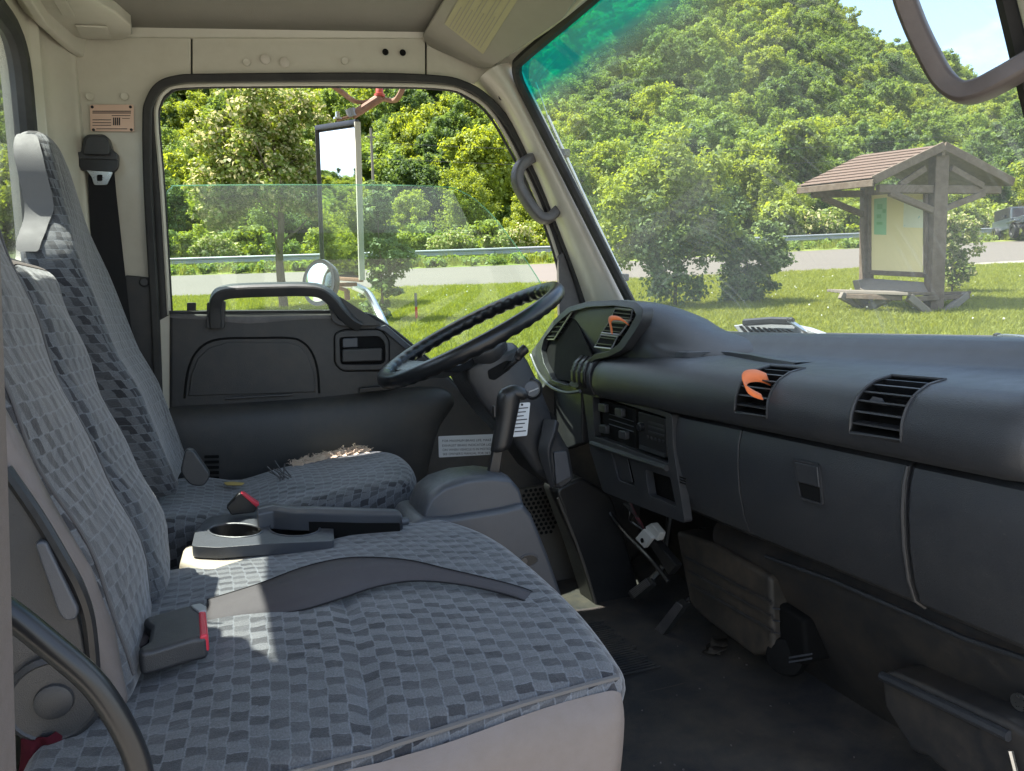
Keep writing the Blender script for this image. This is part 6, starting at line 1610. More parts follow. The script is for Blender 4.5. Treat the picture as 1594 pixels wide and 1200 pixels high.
# low leafy bushes along the far verge
def bush_mesh(h, w, mat, seed, n=70, per=34, size=0.17, fill=True):
    r = np.random.RandomState(seed); blobs = []
    for i in range(8):
        a = r.rand() * 6.28; q = r.rand() ** 0.5; z = h * (0.18 + 0.62 * r.rand()); rw = w * 0.25
        blobs.append((math.cos(a) * w * 0.28 * q, math.sin(a) * w * 0.28 * q, z, rw, rw, h * 0.2))
    return [('stems', trunk_mesh('stems', h * 0.6, w * 0.018, 5, seed)), ('foliage', leaves('foliage', blob_clumps(blobs, n, w * 0.11, seed + 1, 0.5), per, size, mat, seed + 2))]
VB = [bush_mesh(1.9, 3.2, M['leaf_bright'], 81, 70, 80, 0.13), bush_mesh(1.5, 3.4, M['leaf_cream'], 82, 70, 80, 0.12), bush_mesh(2.3, 2.8, M['leaf_mid'], 83, 70, 80, 0.12)]
for i, (u, d, k, s, wh) in enumerate([(255, 38, 2, 1.0, 'at the rear edge of the door window'), (300, 39, 0, .9, 'near the rear end of the door glass'), (345, 38, 1, 1.0, 'left of the pale tree trunk'), (400, 40, 0, 1.1, 'just left of the pale tree trunk'), (455, 38, 2, .8, 'just right of the pale tree trunk'), (500, 40, 0, .9, 'behind the tall door mirror'), (640, 39, 0, .8, 'right of the slender shrub'), (675, 40, 2, .95, 'second to the right of the slender shrub'), (715, 38.5, 1, .95, 'in the middle of the door window'), (760, 40, 0, 1.05, 'above the middle of the steering wheel'), (800, 38.5, 1, 1.0, 'below the far grab handle'), (845, 40, 0, 1.0, 'above the top of the steering wheel'), (900, 39, 2, .9, 'behind the far windscreen pillar'), (945, 41, 0, 1.0, 'beside the lower end of the aerial'), (985, 39, 1, .9, 'left of the large shrub'), (1215, 40, 0, 1.25, 'left of the kiosk'), (1262, 40, 1, 1.3, 'under the left kiosk eave'), (1305, 41, 0, 1.2, 'left of the kiosk notice board'), (1345, 42, 2, 1.2, 'behind the rear kiosk post'), (1480, 44, 0, 1.2, 'right of the front kiosk post'), (1520, 43.5, 1, 1.2, 'under the right kiosk eave'), (1555, 46, 0, 1.2, 'beside the parked car'), (1600, 48, 2, 1.2, 'behind the parked car')]):
    plant('verge_bush', ['bright leafy verge bush', 'pale tipped verge bush', 'tall dark verge bush'][k] + ' ' + wh, 'bush', at_depth(u, d + 3.6), VB[k], s, rr.uniform(0, 6), 'bushes behind the guard rail')

# single plants on the lawn
cream = []
r = np.random.RandomState(5)
bl = [(-0.1, 0, 3.9, .75, .75, .6), (-0.7, 0.1, 3.2, .75, .7, .6), (0.55, 0.2, 3.1, .7, .7, .6), (-0.3, -0.3, 2.6, .85, .7, .5), (-1.0, 0.2, 2.5, .6, .6, .45), (0.6, -0.2, 2.3, .6, .6, .4), (0.05, 0.3, 3.3, .8, .8, .6), (0.7, 0, 3.9, .35, .35, .4), (-1.2, 0, 2.0, .5, .5, .35)]
cl = blob_clumps(bl, 170, 0.27, 6, 0.45)
plant('pale_tree', 'young tree with pale creamy leaf tips standing on the lawn', 'tree', gpt(443, 481), [('trunk', trunk_mesh('trunk', 3.6, 0.085, 8, 9)), ('crown', leaves('crown', cl, 170, 0.058, M['leaf_cream'], 7))], 1.12)
bl = [(0, 0, 0.5, .30, .30, .5), (0.05, 0, 1.1, .36, .36, .45), (-0.05, 0, 1.7, .32, .32, .45), (0.0, 0, 2.25, .22, .22, .4), (0.25, 0, 1.2, .25, .25, .3), (0.32, 0, 0.95, .18, .18, .15), (-0.2, 0.1, 1.9, .2, .2, .3)]
plant('slender_shrub', 'slender dark shrub growing beyond the round mirror', 'shrub', gpt(596, 502), [('stems', trunk_mesh('stems', 2.0, 0.022, 9, 15)), ('foliage', leaves('foliage', blob_clumps(bl, 75, 0.14, 16, 0.3), 80, 0.05, M['leaf_blue'], 17))], (1.25, 1.25, 1.02), -0.4)
bl = [(0, 0, 0.55, .62, .5, .55), (0, 0, 1.2, .85, .65, .6), (-0.6, 0, 1.6, .72, .6, .6), (0.5, 0, 1.6, .7, .6, .6), (-0.25, 0, 2.35, .75, .6, .6), (0.4, 0, 2.4, .62, .55, .6), (-0.9, 0, 2.1, .5, .45, .5), (-0.05, 0, 2.9, .5, .45, .4), (-1.05, 0, 1.3, .4, .4, .4)]
plant('large_shrub', 'large upright shrub with bright top right of the near pillar', 'shrub', gpt(1050, 480), [('stems', trunk_mesh('stems', 2.4, 0.035, 10, 25)), ('foliage', leaves('foliage', blob_clumps(bl[:4], 110, 0.24, 26, 0.2), 95, 0.055, M['leaf_blue'], 27)), ('foliage', leaves('foliage', blob_clumps(bl[2:], 210, 0.24, 28, 0.25), 85, 0.056, M['leaf_bright'], 29))], 1.05, -0.36)
bl = [(0, 0, 0.45, .5, .45, .45), (0.05, 0, 1.0, .6, .5, .5), (-0.2, 0, 1.35, .42, .42, .4), (0.3, 0, 1.4, .4, .4, .4), (0.45, 0, 0.9, .3, .3, .3)]
plant('rounded_shrub', 'dark rounded shrub between the large shrub and the kiosk', 'shrub', gpt(1163, 473), [('stems', trunk_mesh('stems', 1.2, 0.03, 8, 35)), ('foliage', leaves('foliage', blob_clumps(bl, 95, 0.20, 36, 0.35), 95, 0.055, M['leaf_blue'], 37))], (1.1, 1.1, 0.9), -0.36)
bl = [(0, 0, 0.5, .34, .3, .4), (0.1, 0, 1.0, .42, .4, .45), (0.25, 0, 1.35, .3, .3, .3), (-0.1, 0, 1.5, .25, .25, .25)]
plant('kiosk_shrub', 'pale speckled shrub growing beside the kiosk post', 'shrub', gpt(1482, 458), [('stems', trunk_mesh('stems', 1.0, 0.025, 7, 45)), ('foliage', leaves('foliage', blob_clumps(bl, 60, 0.17, 46, 0.35), 75, 0.055, M['leaf_cream'], 47))], 1.0, -0.36)

# ------------------------------------------------------------------ scattered stuff by geometry nodes
def scatter(name, pts, sources, smin, smax, seed, kind_label=None, tilt=0.0):
    me = bpy.data.meshes.new(name); me.from_pydata([tuple(p) for p in pts], [], [])
    o = bpy.data.objects.new(name, me); COL.objects.link(o); o['kind'] = 'stuff'
    coll = bpy.data.collections.new(name + '_source')
    for i, mm in enumerate(sources):
        so = bpy.data.objects.new(name + '_piece', mm); coll.objects.link(so)
    ng = bpy.data.node_groups.new(name + '_scatter', 'GeometryNodeTree')
    ng.interface.new_socket('Geometry', in_out='INPUT', socket_type='NodeSocketGeometry'); ng.interface.new_socket('Geometry', in_out='OUTPUT', socket_type='NodeSocketGeometry')
    N, L = ng.nodes, ng.links
    gi, go_ = N.new('NodeGroupInput'), N.new('NodeGroupOutput')
    ci = N.new('GeometryNodeCollectionInfo'); ci.inputs['Collection'].default_value = coll; ci.inputs['Separate Children'].default_value = True; ci.inputs['Reset Children'].default_value = True
    ip = N.new('GeometryNodeInstanceOnPoints'); ip.inputs['Pick Instance'].default_value = True
    rv = N.new('FunctionNodeRandomValue'); rv.data_type = 'FLOAT_VECTOR'; rv.inputs[0].default_value = (-tilt, -tilt, 0); rv.inputs[1].default_value = (tilt, tilt, 6.283); rv.inputs['Seed'].default_value = seed
    rs = N.new('FunctionNodeRandomValue'); rs.data_type = 'FLOAT'; rs.inputs[2].default_value = smin; rs.inputs[3].default_value = smax; rs.inputs['Seed'].default_value = seed + 1
    ri = N.new('FunctionNodeRandomValue'); ri.data_type = 'INT'; ri.inputs[4].default_value = 0; ri.inputs[5].default_value = len(sources) - 1; ri.inputs['Seed'].default_value = seed + 2
    L.new(gi.outputs[0], ip.inputs['Points']); L.new(ci.outputs[0], ip.inputs['Instance']); L.new(ri.outputs[2], ip.inputs['Instance Index'])
    L.new(rv.outputs[0], ip.inputs['Rotation']); L.new(rs.outputs[1], ip.inputs['Scale']); L.new(ip.outputs[0], go_.inputs[0])
    md = o.modifiers.new('scatter', 'NODES'); md.node_group = ng
    return o
# wood on the hillside
def far_crown(seed, mat, h=11, w=8.5):
    r = np.random.RandomState(seed); blobs = []
    for i in range(8):
        a = r.rand() * 6.28; q = r.rand() ** 0.5; z = h * (0.42 + 0.42 * r.rand()); rr_ = w * (0.17 + 0.1 * r.rand())
        blobs.append((math.cos(a) * w * 0.27 * q, math.sin(a) * w * 0.27 * q, z, rr_, rr_, rr_ * 0.85))
    return leaves('wood_crown', blob_clumps(blobs, 85, w * 0.085, seed + 1, 0.55), 105, 0.215, mat, seed + 2)
srcs = [far_crown(201, M['leaf_mid']), far_crown(211, M['leaf_bright']), far_crown(221, M['leaf_dark'], 12, 8), far_crown(231, M['leaf_mid'], 10, 9), far_crown(241, M['leaf_mid'], 12, 9), far_crown(251, M['leaf_bright'], 10, 8)]
pts = []
r = np.random.RandomState(77)
d = 56.0
while d < 230:
    step = 3.3 + (d - 60) * 0.010
    s = -0.95 * d - 10
    while s < 0.95 * d + 10:
        ss, dd = s + r.uniform(-1.6, 1.6), d + r.uniform(-1.6, 1.6)
        p = W2(ss, dd); pts.append((p.x, p.y, gz(p.x, p.y) - 1.2))
        s += step * (1.05 if d < 120 else 1.2)
    d += step
for i in range(900):
    ss, dd = r.uniform(-165, -72), r.uniform(-70, 75)
    p = W2(ss, dd); pts.append((p.x, p.y, gz(p.x, p.y) - 1.5))
tag(scatter('hillside_wood', pts, srcs, 0.40, 0.92, 5, tilt=0.08), 'dense green wood covering the whole hillside', 'wood')
# woodland around the far sides, for what the mirrors see
# grass
def tuft(seed, n=16, h=0.075, flower=False):
    r = random.Random(seed); vs, fs = [], []
    for i in range(n):
        a = r.uniform(0, 6.28); x, y = r.gauss(0, 0.05), r.gauss(0, 0.05); hh = h * r.uniform(0.5, 1.2); lx, ly = math.cos(a) * 0.006, math.sin(a) * 0.006
        bx, by = r.gauss(0, 0.03), r.gauss(0, 0.03); k = len(vs)
        vs += [(x - lx, y - ly, 0), (x + lx, y + ly, 0), (x + bx * 0.5 + lx * 0.7, y + by * 0.5 + ly * 0.7, hh * 0.6), (x + bx, y + by, hh)]
        fs += [(k, k + 1, k + 2), (k, k + 2, k + 3)]
    me = bpy.data.meshes.new('grass_tuft'); me.from_pydata(vs, [], fs); me.materials.append(M['blade'])
    if flower:
        me.materials.append(M['clover'])
    return me
def clover(seed):
    bm = bmesh.new(); bmesh.ops.create_icosphere(bm, subdivisions=1, radius=0.014, matrix=Matrix.Translation((0, 0, 0.085)))
    me = bpy.data.meshes.new('clover_head'); bm.to_mesh(me); bm.free(); me.materials.append(M['clover']); return me
pts = []
r = np.random.RandomState(9)
for i in range(58000):
    d = 4.6 + 18.9 * r.rand() ** 0.85; ang = -0.56 + 1.32 * r.rand()
    s = ang * d; p = W2(s, d)
    dn = np.interp(s, [-16, -6, 0, 5, 9, 11, 13, 16], [2.2, 3.2, 4.2, 5.6, 7.2, 8.4, 9.6, 11])
    if d < dn + 0.15: continue
    u = CX + FPX * ang
    vn = np.interp(u, us, v_near)
    q = pG(u, vn); dr = q.x * FH.x + q.y * FH.y
    if d > dr - 0.25: continue
    pts.append((p.x, p.y, ground_z(p.x, p.y) + 0.012))
tag(scatter('lawn_grass', pts, [tuft(1), tuft(2), tuft(3, 20, 0.06), tuft(4, 14, 0.09)], 0.7, 1.3, 15), 'short green grass of the sunlit lawn', 'grass')
pc = [pts[i] for i in r.choice(len(pts), 160, replace=False)]
tag(scatter('clover_flowers', pc, [clover(0)], 0.7, 1.3, 25), 'white clover heads scattered in the lawn', 'clover')
# weeds on the verge under the rail
pw = []
for i in range(2600):
    u = r.uniform(200, 1650); v = np.interp(u, us, v_far) - r.uniform(0.5, 14); q = pG(u, v); pw.append((q.x, q.y, q.z + 0.02))
tag(scatter('verge_weeds', pw, [tuft(21, 22, 0.34), tuft(22, 18, 0.26), leaves('weed', blob_clumps([(0, 0, .15, .16, .16, .14)], 6, .08, 3), 12, .08, M['leaf_mid'], 4)], 0.8, 1.7, 35), 'rough weeds on the verge below the guard rail', 'weeds')

# ================================================================== guard rail
gr_px = [(200, 427.5), (340, 423), (500, 418), (640, 413.5), (780, 408.5), (900, 404), (1000, 400.5), (1200, 388), (1420, 378), (1640, 368)]
gp3 = [gpt(u, v) for u, v in gr_px]
gp3 = [gp3[0] + (gp3[0] - gp3[1]).normalized() * 70] + gp3 + [gp3[-1] + (gp3[-1] - gp3[-2]).normalized() * 40]
for p in gp3: p.z = ground_z(p.x, p.y)
gr = thing('guard_rail', 'galvanised steel guard rail running along the far side of the road', 'guard rail', gp3[3])
path = crom(gp3, 4)
def wprof(p, t):
    n_ = Vector((-t.y, t.x, 0)).normalized()
    if n_.dot(Vector((FH.x, FH.y, 0))) > 0: n_ = -n_
    return [p + n_ * a + Vector((0, 0, z)) for a, z in ((0.0, 0.67), (0.05, 0.635), (0.05, 0.58), (0.0, 0.54), (0.0, 0.49), (0.05, 0.45), (0.05, 0.395), (0.0, 0.355), (-0.015, 0.355), (-0.015, 0.67))]
seg_n = len(path)
step = 6
for i in range(0, seg_n - 1, step):
    j = min(i + step, seg_n - 1)
    MB().loft([wprof(path[k], (path[min(k + 1, seg_n - 1)] - path[max(k - 1, 0)]).normalized()) for k in range(i, j + 1)]).done('rail_beam', M['galv'], gr)
L_ = 0.0; nxt = 0.5
for i in range(seg_n - 1):
    a, b = path[i], path[i + 1]; ln = (b - a).length; t = nxt - L_
    while t < ln:
        p = a.lerp(b, t / ln); MB().box(p + Vector((FH.x * 0.10, FH.y * 0.10, 0.31)), (0.10, 0.14, 0.68)).done('post', M['galv'], gr); t += 1.95; nxt += 1.95
    L_ += ln

# ================================================================== notice kiosk
kd = thing('notice_kiosk', 'timber notice kiosk with red brown shingle roof and bench on the lawn', 'kiosk', gpt(1430, 487))
def pd(u, v, d): 
    r_ = ray(u, v); return CAMP + r_ * (d / FPX)
def beam(name, p, q, w, h, mat, parent, bev=0.012):
    t = (q - p).normalized(); up_ = Vector((0, 0, 1)) if abs(t.z) < 0.95 else Vector((FH.x, FH.y, 0))
    a = t.cross(up_).normalized(); b = a.cross(t)
    return MB().loft([[c + a * x * w / 2 + b * y * h / 2 for x, y in ((-1, -1), (1, -1), (1, 1), (-1, 1))] for c in (p, q)]).done(name, M[mat], parent, bevel=bev, seg=1)
FL, FR, AP = pd(1360, 280, 12.5), pd(1578, 284, 13.2), pd(1470, 227, 12.75)
EB, RB = pd(1241, 293, 14.1), pd(1342, 243, 14.6)
ER = FR + (EB - FL)                     # hidden rear eave of the right slope
def slope(name, a, b, c, d_, parent):
    """a,b: eave ends, c,d_: ridge ends above b,a"""
    n_ = (b - a).cross(d_ - a).normalized()
    if n_.z < 0: n_ = -n_
    o = MB().prism([a, b, c, d_], -n_ * 0.06).done(name, M['timber'], parent)
    K = 9
    for i in range(K):
        t0, t1 = i / K, (i + 1.12) / K if i < K - 1 else 1.0
        p0, p1, p2, p3 = a.lerp(d_, t0), b.lerp(c, t0), b.lerp(c, t1), a.lerp(d_, t1)
        MB().prism([p0 + n_ * 0.03, p1 + n_ * 0.03, p2 + n_ * 0.012, p3 + n_ * 0.012], n_ * 0.014).done('shingle_course', M['shingle'], o)
    return o
slope('roof_slope', FL, EB, RB, AP, kd)
slope('roof_slope', FR, ER, RB, AP, kd)
beam('barge_board', FL, AP, 0.05, 0.15, 'timber', kd); beam('barge_board', FR, AP, 0.05, 0.15, 'timber', kd)
beam('fascia', FL + Vector((0, 0, -0.05)), EB + Vector((0, 0, -0.05)), 0.04, 0.12, 'timber', kd)
P1t, P1b = pd(1462, 240, 13.0), pd(1452, 492, 13.0)
P2t, P2b = pd(1350, 285, 14.3), pd(1348, 470, 14.3)
beam('post', P1b, P1t, 0.24, 0.24, 'timber', kd); beam('post', P2b, P2t, 0.2, 0.2, 'timber', kd)
beam('cross_beam', pd(1366, 294, 12.7), pd(1556, 296, 13.3), 0.1, 0.14, 'timber', kd)
beam('cross_beam', pd(1264, 303, 14.0), pd(1420, 300, 14.6), 0.1, 0.12, 'timber', kd)
for a, b in (((1384, 300, 12.75), (1458, 330, 12.95)), ((1532, 301, 13.2), (1462, 328, 13.0)), ((1280, 308, 14.05), (1346, 335, 14.3)), ((1440, 262, 12.9), (1400, 288, 12.8)), ((1480, 262, 12.95), (1530, 290, 13.15))):
    beam('brace', pd(*a), pd(*b), 0.08, 0.11, 'timber', kd)
beam('ridge_beam', AP + Vector((0, 0, -0.10)), RB + Vector((0, 0, -0.10)), 0.08, 0.14, 'timber', kd)
# notice board between the posts
def bp_(u, v): return pd(u, v, 13.0 + (1455 - u) / 105 * 1.3 - 0.12)
bd = MB().prism([bp_(1357, 304), bp_(1437, 298), bp_(1436, 424), bp_(1357, 421)], Vector((FH.x, FH.y, 0)) * 0.05).done('notice_board', M['board'], kd)
MB().prism([bp_(1360, 310) - Vector((FH.x, FH.y, 0)) * 0.035, bp_(1379, 308) - Vector((FH.x, FH.y, 0)) * 0.035, bp_(1378, 366) - Vector((FH.x, FH.y, 0)) * 0.035, bp_(1360, 365) - Vector((FH.x, FH.y, 0)) * 0.035], Vector((FH.x, FH.y, 0)) * 0.025).done('green_poster', M['paper_green'], bd)
mp_ = MB().prism([bp_(1401, 312) - Vector((FH.x, FH.y, 0)) * 0.035, bp_(1436, 311) - Vector((FH.x, FH.y, 0)) * 0.035, bp_(1435, 355) - Vector((FH.x, FH.y, 0)) * 0.035, bp_(1400, 354) - Vector((FH.x, FH.y, 0)) * 0.035], Vector((FH.x, FH.y, 0)) * 0.025).done('map_poster', M['paper'], bd)
for q, mt in ((((1410, 314), (1416, 314), (1418, 329), (1409, 330)), 'map_green'), (((1405, 352), (1412, 347), (1420, 344), (1426, 335), (1430, 337), (1424, 348), (1415, 352)), 'map_blue')):
    MB().prism([bp_(u, v) - Vector((FH.x, FH.y, 0)) * 0.040 for u, v in q], Vector((FH.x, FH.y, 0)) * 0.003).done('map_print', M[mt], mp_)
for q in ((1364, 318, 1372, 326), (1372, 326, 1377, 332), (1363, 334, 1370, 340), (1363, 346, 1372, 350)):
    MB().prism([bp_(u, v) - Vector((FH.x, FH.y, 0)) * 0.040 for u, v in ((q[0], q[1]), (q[2], q[1]), (q[2], q[3]), (q[0], q[3]))], Vector((FH.x, FH.y, 0)) * 0.003).done('poster_print', M['map_green'], bd)
beam('board_frame', bp_(1356, 424), bp_(1440, 428), 0.08, 0.09, 'timber', kd); beam('board_frame', bp_(1354, 302), bp_(1354, 424), 0.07, 0.05, 'timber', kd); beam('board_frame', bp_(1441, 298), bp_(1441, 428), 0.07, 0.07, 'timber', kd)
# base: sill blocks, wrap round bench, crossed legs
MB().prism([pd(1336, 436, 13.9), pd(1352, 433, 14.2), pd(1454, 440, 13.0), pd(1452, 456, 12.9), pd(1340, 451, 13.8)], Vector((FH.x, FH.y, 0)) * 0.25).done('sill', M['timber_grey'], kd, bevel=0.01)
for i in range(4):
    o0 = i * 3.2
    a, b, c, d_ = pd(1301 + o0 * 0.4, 452 + o0 * 0.35 - 3, 13.6 - i * 0.0), pd(1408, 455 + o0 * 0.35 - 3, 12.55), pd(1408, 457.6 + o0 * 0.35 - 3, 12.5), pd(1301, 454.6 + o0 * 0.35 - 3, 13.5)
    k = Vector((FH.x, FH.y, 0)) * (0.13 * (3 - i))
    MB().prism([a + k, b + k, b + k + Vector((-FH.x, -FH.y, 0)) * 0.115, a + k + Vector((-FH.x, -FH.y, 0)) * 0.115], (0, 0, -0.05)).done('bench_plank', M['timber_grey'], kd, bevel=0.006)
for i in range(4):
    a, b = pd(1410, 455.5, 12.5), pd(1512, 453, 13.4)
    k = Vector((FH.x, FH.y, 0)) * (0.13 * i) + Vector((-0.05, 0.0, 0)) * i
    MB().prism([a + k, b + k, b + k + Vector((FH.x, FH.y, 0)) * 0.115, a + k + Vector((FH.x, FH.y, 0)) * 0.115], (0, 0, -0.05)).done('bench_plank', M['timber'], kd, bevel=0.006)
for (u0, v0, d0), (u1, v1, d1) in (((1308, 459, 13.4), (1345, 480, 13.5)), ((1388, 461, 12.8), (1350, 480, 13.4)), ((1414, 462, 12.6), (1456, 497, 12.75)), ((1504, 459, 13.2), (1458, 497, 12.8)), ((1330, 459, 13.3), (1352, 481, 13.5))):
    beam('bench_leg', pd(u0, v0, d0), pd(u1, v1, d1), 0.10, 0.13, 'timber_grey', kd)
beam('bench_rail', pd(1318, 461, 13.3), pd(1404, 464, 12.65), 0.06, 0.09, 'timber', kd); beam('bench_rail', pd(1412, 466, 12.6), pd(1508, 461, 13.2), 0.06, 0.09, 'timber', kd)

# ================================================================== stake, pole, house, jeep
st = thing('marker_stake', 'thin wooden stake with red painted foot on the lawn', 'stake', gpt(648, 500))
pb_ = gpt(648.5, 500)
MB().box(pb_ + Vector((0, 0, 0.13)), (0.045, 0.03, 0.28)).done('red_foot', M['stake_red'], st); MB().box(pb_ + Vector((0, 0, 0.40)), (0.044, 0.029, 0.26)).done('shaft', M['timber_grey'], st)
up_ = thing('utility_pole', 'thin pale utility pole standing among the trees', 'utility pole', at_depth(597, 44))
pz = at_depth(597, 44)
MB().tube([pz, pz + Vector((0, 0, 7.4))], [0.10, 0.07], 8).done('pole', M['timber_grey'], up_); MB().box(pz + Vector((0, 0, 6.9)), (0.5, 0.08, 0.08)).done('cross_arm', M['timber_grey'], up_)
w0, w1 = pz + Vector((0, 0, 6.6)), at_depth(1700, 48) + Vector((0, 0, 7.5))
for i in range(2):
    P = [w0.lerp(w1, t / 24) + Vector((0, 0, -1.2 * math.sin(math.pi * t / 24) - 0.9 * i)) for t in range(25)]
    tag(MB().tube(P, 0.012, 5).done('power_line', M['jeep_dark'], None), ['upper power line strung across in front of the wood', 'lower power line strung across in front of the wood'][i], 'power line')
hs_ = thing('house', 'small pale house half hidden among the trees on the slope', 'house', at_depth(1128, 78))
hp_ = pd(1128, 268, 78)
MB().box(hp_, (3.2, 2.4, 1.7), Matrix.Rotation(-0.35, 3, 'Z')).done('wall', M['house'], hs_)
rt = Matrix.Rotation(-0.35, 3, 'Z')
MB().loft([[hp_ + rt @ Vector((x, y, z)) for y, z in ((-1.5, 0.8), (0, 1.6), (1.5, 0.8))] for x in (-1.9, 1.9)]).done('roof', M['house'], hs_)
for x in (-0.9, 0.0, 0.9): MB().box(hp_ + rt @ Vector((x, -1.22, 0.0)), (0.5, 0.05, 0.8), rt).done('window', M['void'], hs_)

jp = thing('parked_jeep', 'dark slate off road car parked beyond the road at the picture edge', 'car', at_depth(1590, 40))
jb = pd(1592, 372, 40.0)
fwd_j = -(Vector((FH.x, FH.y, 0)) + Vector((RH.x, RH.y, 0)) * 0.25).normalized(); rt_j = Vector((-fwd_j.y, fwd_j.x, 0))
def J(x, y, z): return jb + rt_j * x + fwd_j * y + Vector((0, 0, z))
def jbox(name, x0, x1, y0, y1, z0, z1, mat, bev=0.04, parent=None):
    return MB().loft([[J(x, y, z0) for x, y in ((x0, y0), (x1, y0), (x1, y1), (x0, y1))], [J(x, y, z1) for x, y in ((x0, y0), (x1, y0), (x1, y1), (x0, y1))]]).done(name, M[mat], parent or jp, bevel=bev)
jbox('body', -0.75, 0.75, -2.2, 0.4, 0.55, 1.15, 'jeep'); jbox('bonnet', -0.62, 0.62, 0.3, 1.55, 0.75, 1.12, 'jeep')
MB().loft([[J(x, 0.30, 1.12) for x in (-0.72, 0.72)] + [J(x, 0.1, 1.12) for x in (0.72, -0.72)], [J(x, 0.05, 1.72) for x in (-0.64, 0.64)] + [J(x, -0.1, 1.72) for x in (0.64, -0.64)]]).done('windscreen_frame', M['jeep'], jp, bevel=0.02)
MB().prism([J(-0.64, 0.305, 1.17), J(0.64, 0.305, 1.17), J(0.57, 0.08, 1.66), J(-0.57, 0.08, 1.66)], fwd_j * 0.02).done('windscreen', M['gloss'], jp)
jbox('roof', -0.7, 0.7, -2.1, 0.05, 1.15, 1.76, 'jeep_dark', 0.05); jbox('bumper', -0.85, 0.85, 1.5, 1.72, 0.45, 0.62, 'jeep_dark')
jbox('grille', -0.55, 0.55, 1.55, 1.59, 0.70, 1.05, 'jeep_dark', 0.01)
for s in (-1, 1):
    jbox('mudguard', s * 0.85 - 0.13, s * 0.85 + 0.13, 0.4, 1.5, 0.82, 0.95, 'jeep'); MB().lathe([(0.10, 0), (0.10, 0.03), (0.08, 0.05), (0, 0.05)], J(s * 0.42, 1.59, 0.9), fwd_j, 16).done('headlight', M['silver'], jp)
    for y in (0.95, -1.5):
        wh = MB().lathe([(0.38, -0.12), (0.40, -0.08), (0.40, 0.08), (0.38, 0.12), (0.24, 0.12), (0.22, 0.06), (0, 0.06)], J(s * 0.78, y, 0.40), rt_j * s, 22).done('wheel', M['jeep_dark'], jp)
    MB().box(J(s * 0.95, 0.1, 1.25), (0.18, 0.1, 0.14)).done('door_mirror', M['jeep_dark'], jp)

# ================================================================== outside of the truck: mirror, aerial, wipers
mr = thing('door_mirror', 'tall door mirror in a bright steel frame on rusty arms outside the window', 'mirror', pY(530, 440, 2.33))
mn = Vector((-0.90, -0.43, -0.035)).normalized(); m0 = pY(528, 320, 2.36)
def pm(u, v, o=0.0): return hit(u, v, m0 + mn * o, mn)
mc = [pm(495, 200), pm(558, 190.5), pm(565, 436), pm(504, 432)]
MB().prism(mc, -mn * 0.007).done('back_plate', M['black'], mr, bevel=0.002)
ci = sum(mc, Vector()) / 4
gi_ = [p.lerp(ci, 0.06) + mn * 0.002 for p in mc]
MB().prism(gi_, mn * 0.002).done('mirror_glass', M['mirror'], mr)
def rim(a, b, r_, mt): MB().tube([a, b], r_, 8, sq=True).done('frame_rail', M[mt], mr)
rim(mc[1] + mn * 0.004, mc[2] + mn * 0.004, 0.0095, 'cream'); rim(mc[0] + mn * 0.004, mc[3] + mn * 0.004, 0.0065, 'black'); rim(mc[0] + mn * 0.004, mc[1] + mn * 0.004, 0.0085, 'black'); rim(mc[2] + mn * 0.004, mc[3] + mn * 0.004, 0.006, 'rust')
YM = 2.36
MB().tube(crom([pY(500, 122, 2.25), pY(530, 142, 2.3), pY(553, 158, YM), pY(575, 158, YM), pY(590, 153, YM), pY(612, 157, YM), pY(622, 148, 2.3), pY(632, 125, 2.25)], 4), 0.0085, 8, sq=True, flat=0.6).done('bracket', M['rust'], mr)
MB().tube([pY(548, 180, YM), pY(592, 152, YM)], [0.0125, 0.014], 10).done('arm', M['rust'], mr)
MB().lathe([(0.017, 0), (0.017, 0.008), (0.012, 0.010), (0.011, 0.03), (0.007, 0.036), (0, 0.036)], pY(591, 151, YM), (0.02, 0, 1), 12).done('pivot_bolt', M['rustred'], mr)
MB().lathe([(0.014, 0), (0.014, 0.005), (0.007, 0.007), (0.0065, 0.022), (0, 0.024)], pY(526, 186, YM), (0, 0, 1), 10).done('clamp_bolt', M['steel'], mr)
MB().tube([pY(524, 187, YM), pY(548, 181, YM)], 0.008, 8, sq=True, flat=0.5).done('clamp', M['rust'], mr)
MB().tube([pY(545, 170, YM), pY(549, 182, YM)], 0.016, 10).done('collar', M['galv'], mr)
MB().tube(crom([pY(549, 444, YM), pY(562, 450, YM), pY(570, 455, YM), pY(578, 465, 2.32), pY(598, 505, 2.2), pY(615, 540, 2.17)], 4), 0.0125, 10).done('arm', M['steel'], mr)
MB().box(pY(540, 443, YM), (0.06, 0.03, 0.012)).done('clamp', M['rust'], mr, bevel=0.002)
MB().lathe([(0.009, 0), (0.009, 0.03), (0, 0.03)], pY(540, 452, YM), (0, 0, -1), 8).done('bolt', M['rust'], mr)
rm = thing('round_mirror', 'round convex mirror in black rim below the tall door mirror', 'mirror', pY(497, 470, 2.27))
rn_ = Vector((-0.80, -0.58, 0.12)).normalized(); rc_ = pY(497, 440, 2.28)
a_ = rn_.cross(Vector((0, 0, 1))).normalized(); b_ = a_.cross(rn_)
RR = 0.0665
MB().loft([[rc_ + (a_ * math.cos(2 * math.pi * k / 36) + b_ * math.sin(2 * math.pi * k / 36)) * r_ + rn_ * h for k in range(36)] for r_, h in ((RR * 0.96, 0.001), (RR * 0.8, 0.006), (RR * 0.6, 0.0105), (RR * 0.4, 0.0137), (RR * 0.2, 0.0155), (0.0005, 0.016))]).done('convex_glass', M['mirror'], rm)
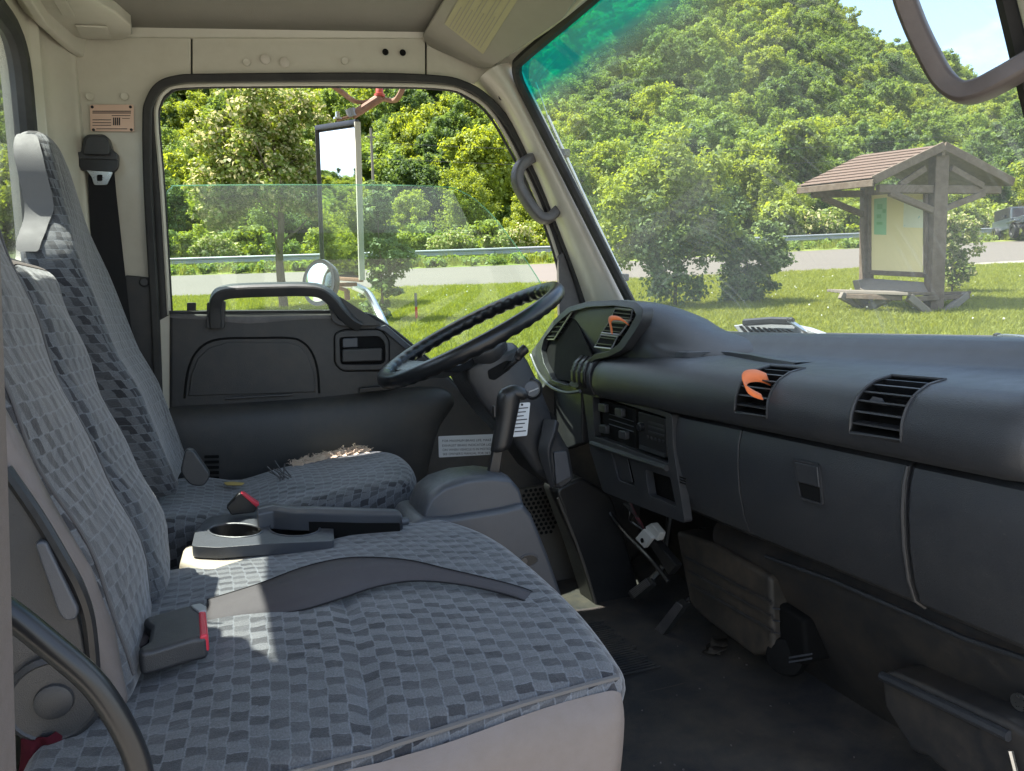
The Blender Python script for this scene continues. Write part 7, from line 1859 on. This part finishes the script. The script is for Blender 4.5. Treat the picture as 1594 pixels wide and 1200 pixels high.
MB().loft([[rc_ + (a_ * math.cos(2 * math.pi * k / 36) + b_ * math.sin(2 * math.pi * k / 36)) * r_ + rn_ * h for k in range(36)] for r_, h in ((RR * 0.95, 0.004), (RR * 1.04, 0.005), (RR * 1.06, -0.002), (RR * 0.95, -0.022), (RR * 0.5, -0.035), (0.001, -0.037))]).done('housing', M['black'], rm)
MB().tube([rc_ - rn_ * 0.03, pY(540, 452, YM)], 0.006, 8).done('stem', M['rust'], rm)
ae = thing('aerial', 'thin steel aerial clamped outside the far windscreen pillar', 'aerial', pW(912, 300, -0.05))
MB().tube([pW(834, 128, -0.06), pW(852, 180, -0.06)], 0.0016, 6).done('thin_mast', M['steel'], ae); MB().tube([pW(852, 180, -0.06), pW(905, 296, -0.06), pW(975, 445, -0.05)], 0.0048, 8).done('mast', M['steel'], ae)
for (u, v) in ((876, 239), (968, 432)): MB().box(pW(u, v, -0.052), (0.035, 0.03, 0.022)).done('clamp', M['handle'], ae, bevel=0.004)
def wiper(label, pts, blade):
    t = thing('wiper', label, 'wiper', pts[0], 'windscreen wipers')
    MB().tube(crom(pts, 4), 0.0055, 8, sq=True, flat=0.6).done('arm', M['steel'], t)
    MB().tube(blade, 0.006, 6, flat=1.5).done('blade', M['black'], t)
    MB().lathe([(0.007, 0), (0.007, 0.005), (0.004, 0.008), (0, 0.008)], pts[0], (0.3, 0, 1), 14).done('pivot', M['black'], t)
    return t
wX = 1.19
wiper('wiper arm folded on the scuttle below the shrubs', [pX(1228, 500, wX), pX(1236, 504, wX), pX(1250, 514, wX), pX(1262, 522, wX + 0.03)], [pX(1158, 502, wX), pX(1200, 499, wX), pX(1234, 500, wX)])
wiper('wiper arm tip showing at the right end of the dashboard', [pX(1552, 526, 1.17), pX(1562, 523, 1.17), pX(1580, 524, 1.17), pX(1605, 527, 1.17)], [pX(1552, 528, 1.18), pX(1610, 530, 1.18)])
sg = thing('scuttle_grille', 'pale bonnet scuttle with slotted grille beyond the dashboard', 'scuttle', pX(1200, 520, 1.22))
MB().prism([pX(u, v, 1.205) for u, v in ((1140, 506), (1185, 500), (1240, 505), (1278, 519), (1278, 530), (1160, 530))], (0.05, 0, -0.01)).done('panel', M['cowl_grey'], sg, bevel=0.004)
for i in range(9):
    u = 1150 + i * 9; MB().prism([pX(u, 507 + i * 0.6, 1.2035), pX(u + 5, 507 + i * 0.7, 1.2035), pX(u + 14, 517, 1.2035), pX(u + 9, 517, 1.2035)], (-0.001, 0, 0)).done('slot', M['void'], sg)
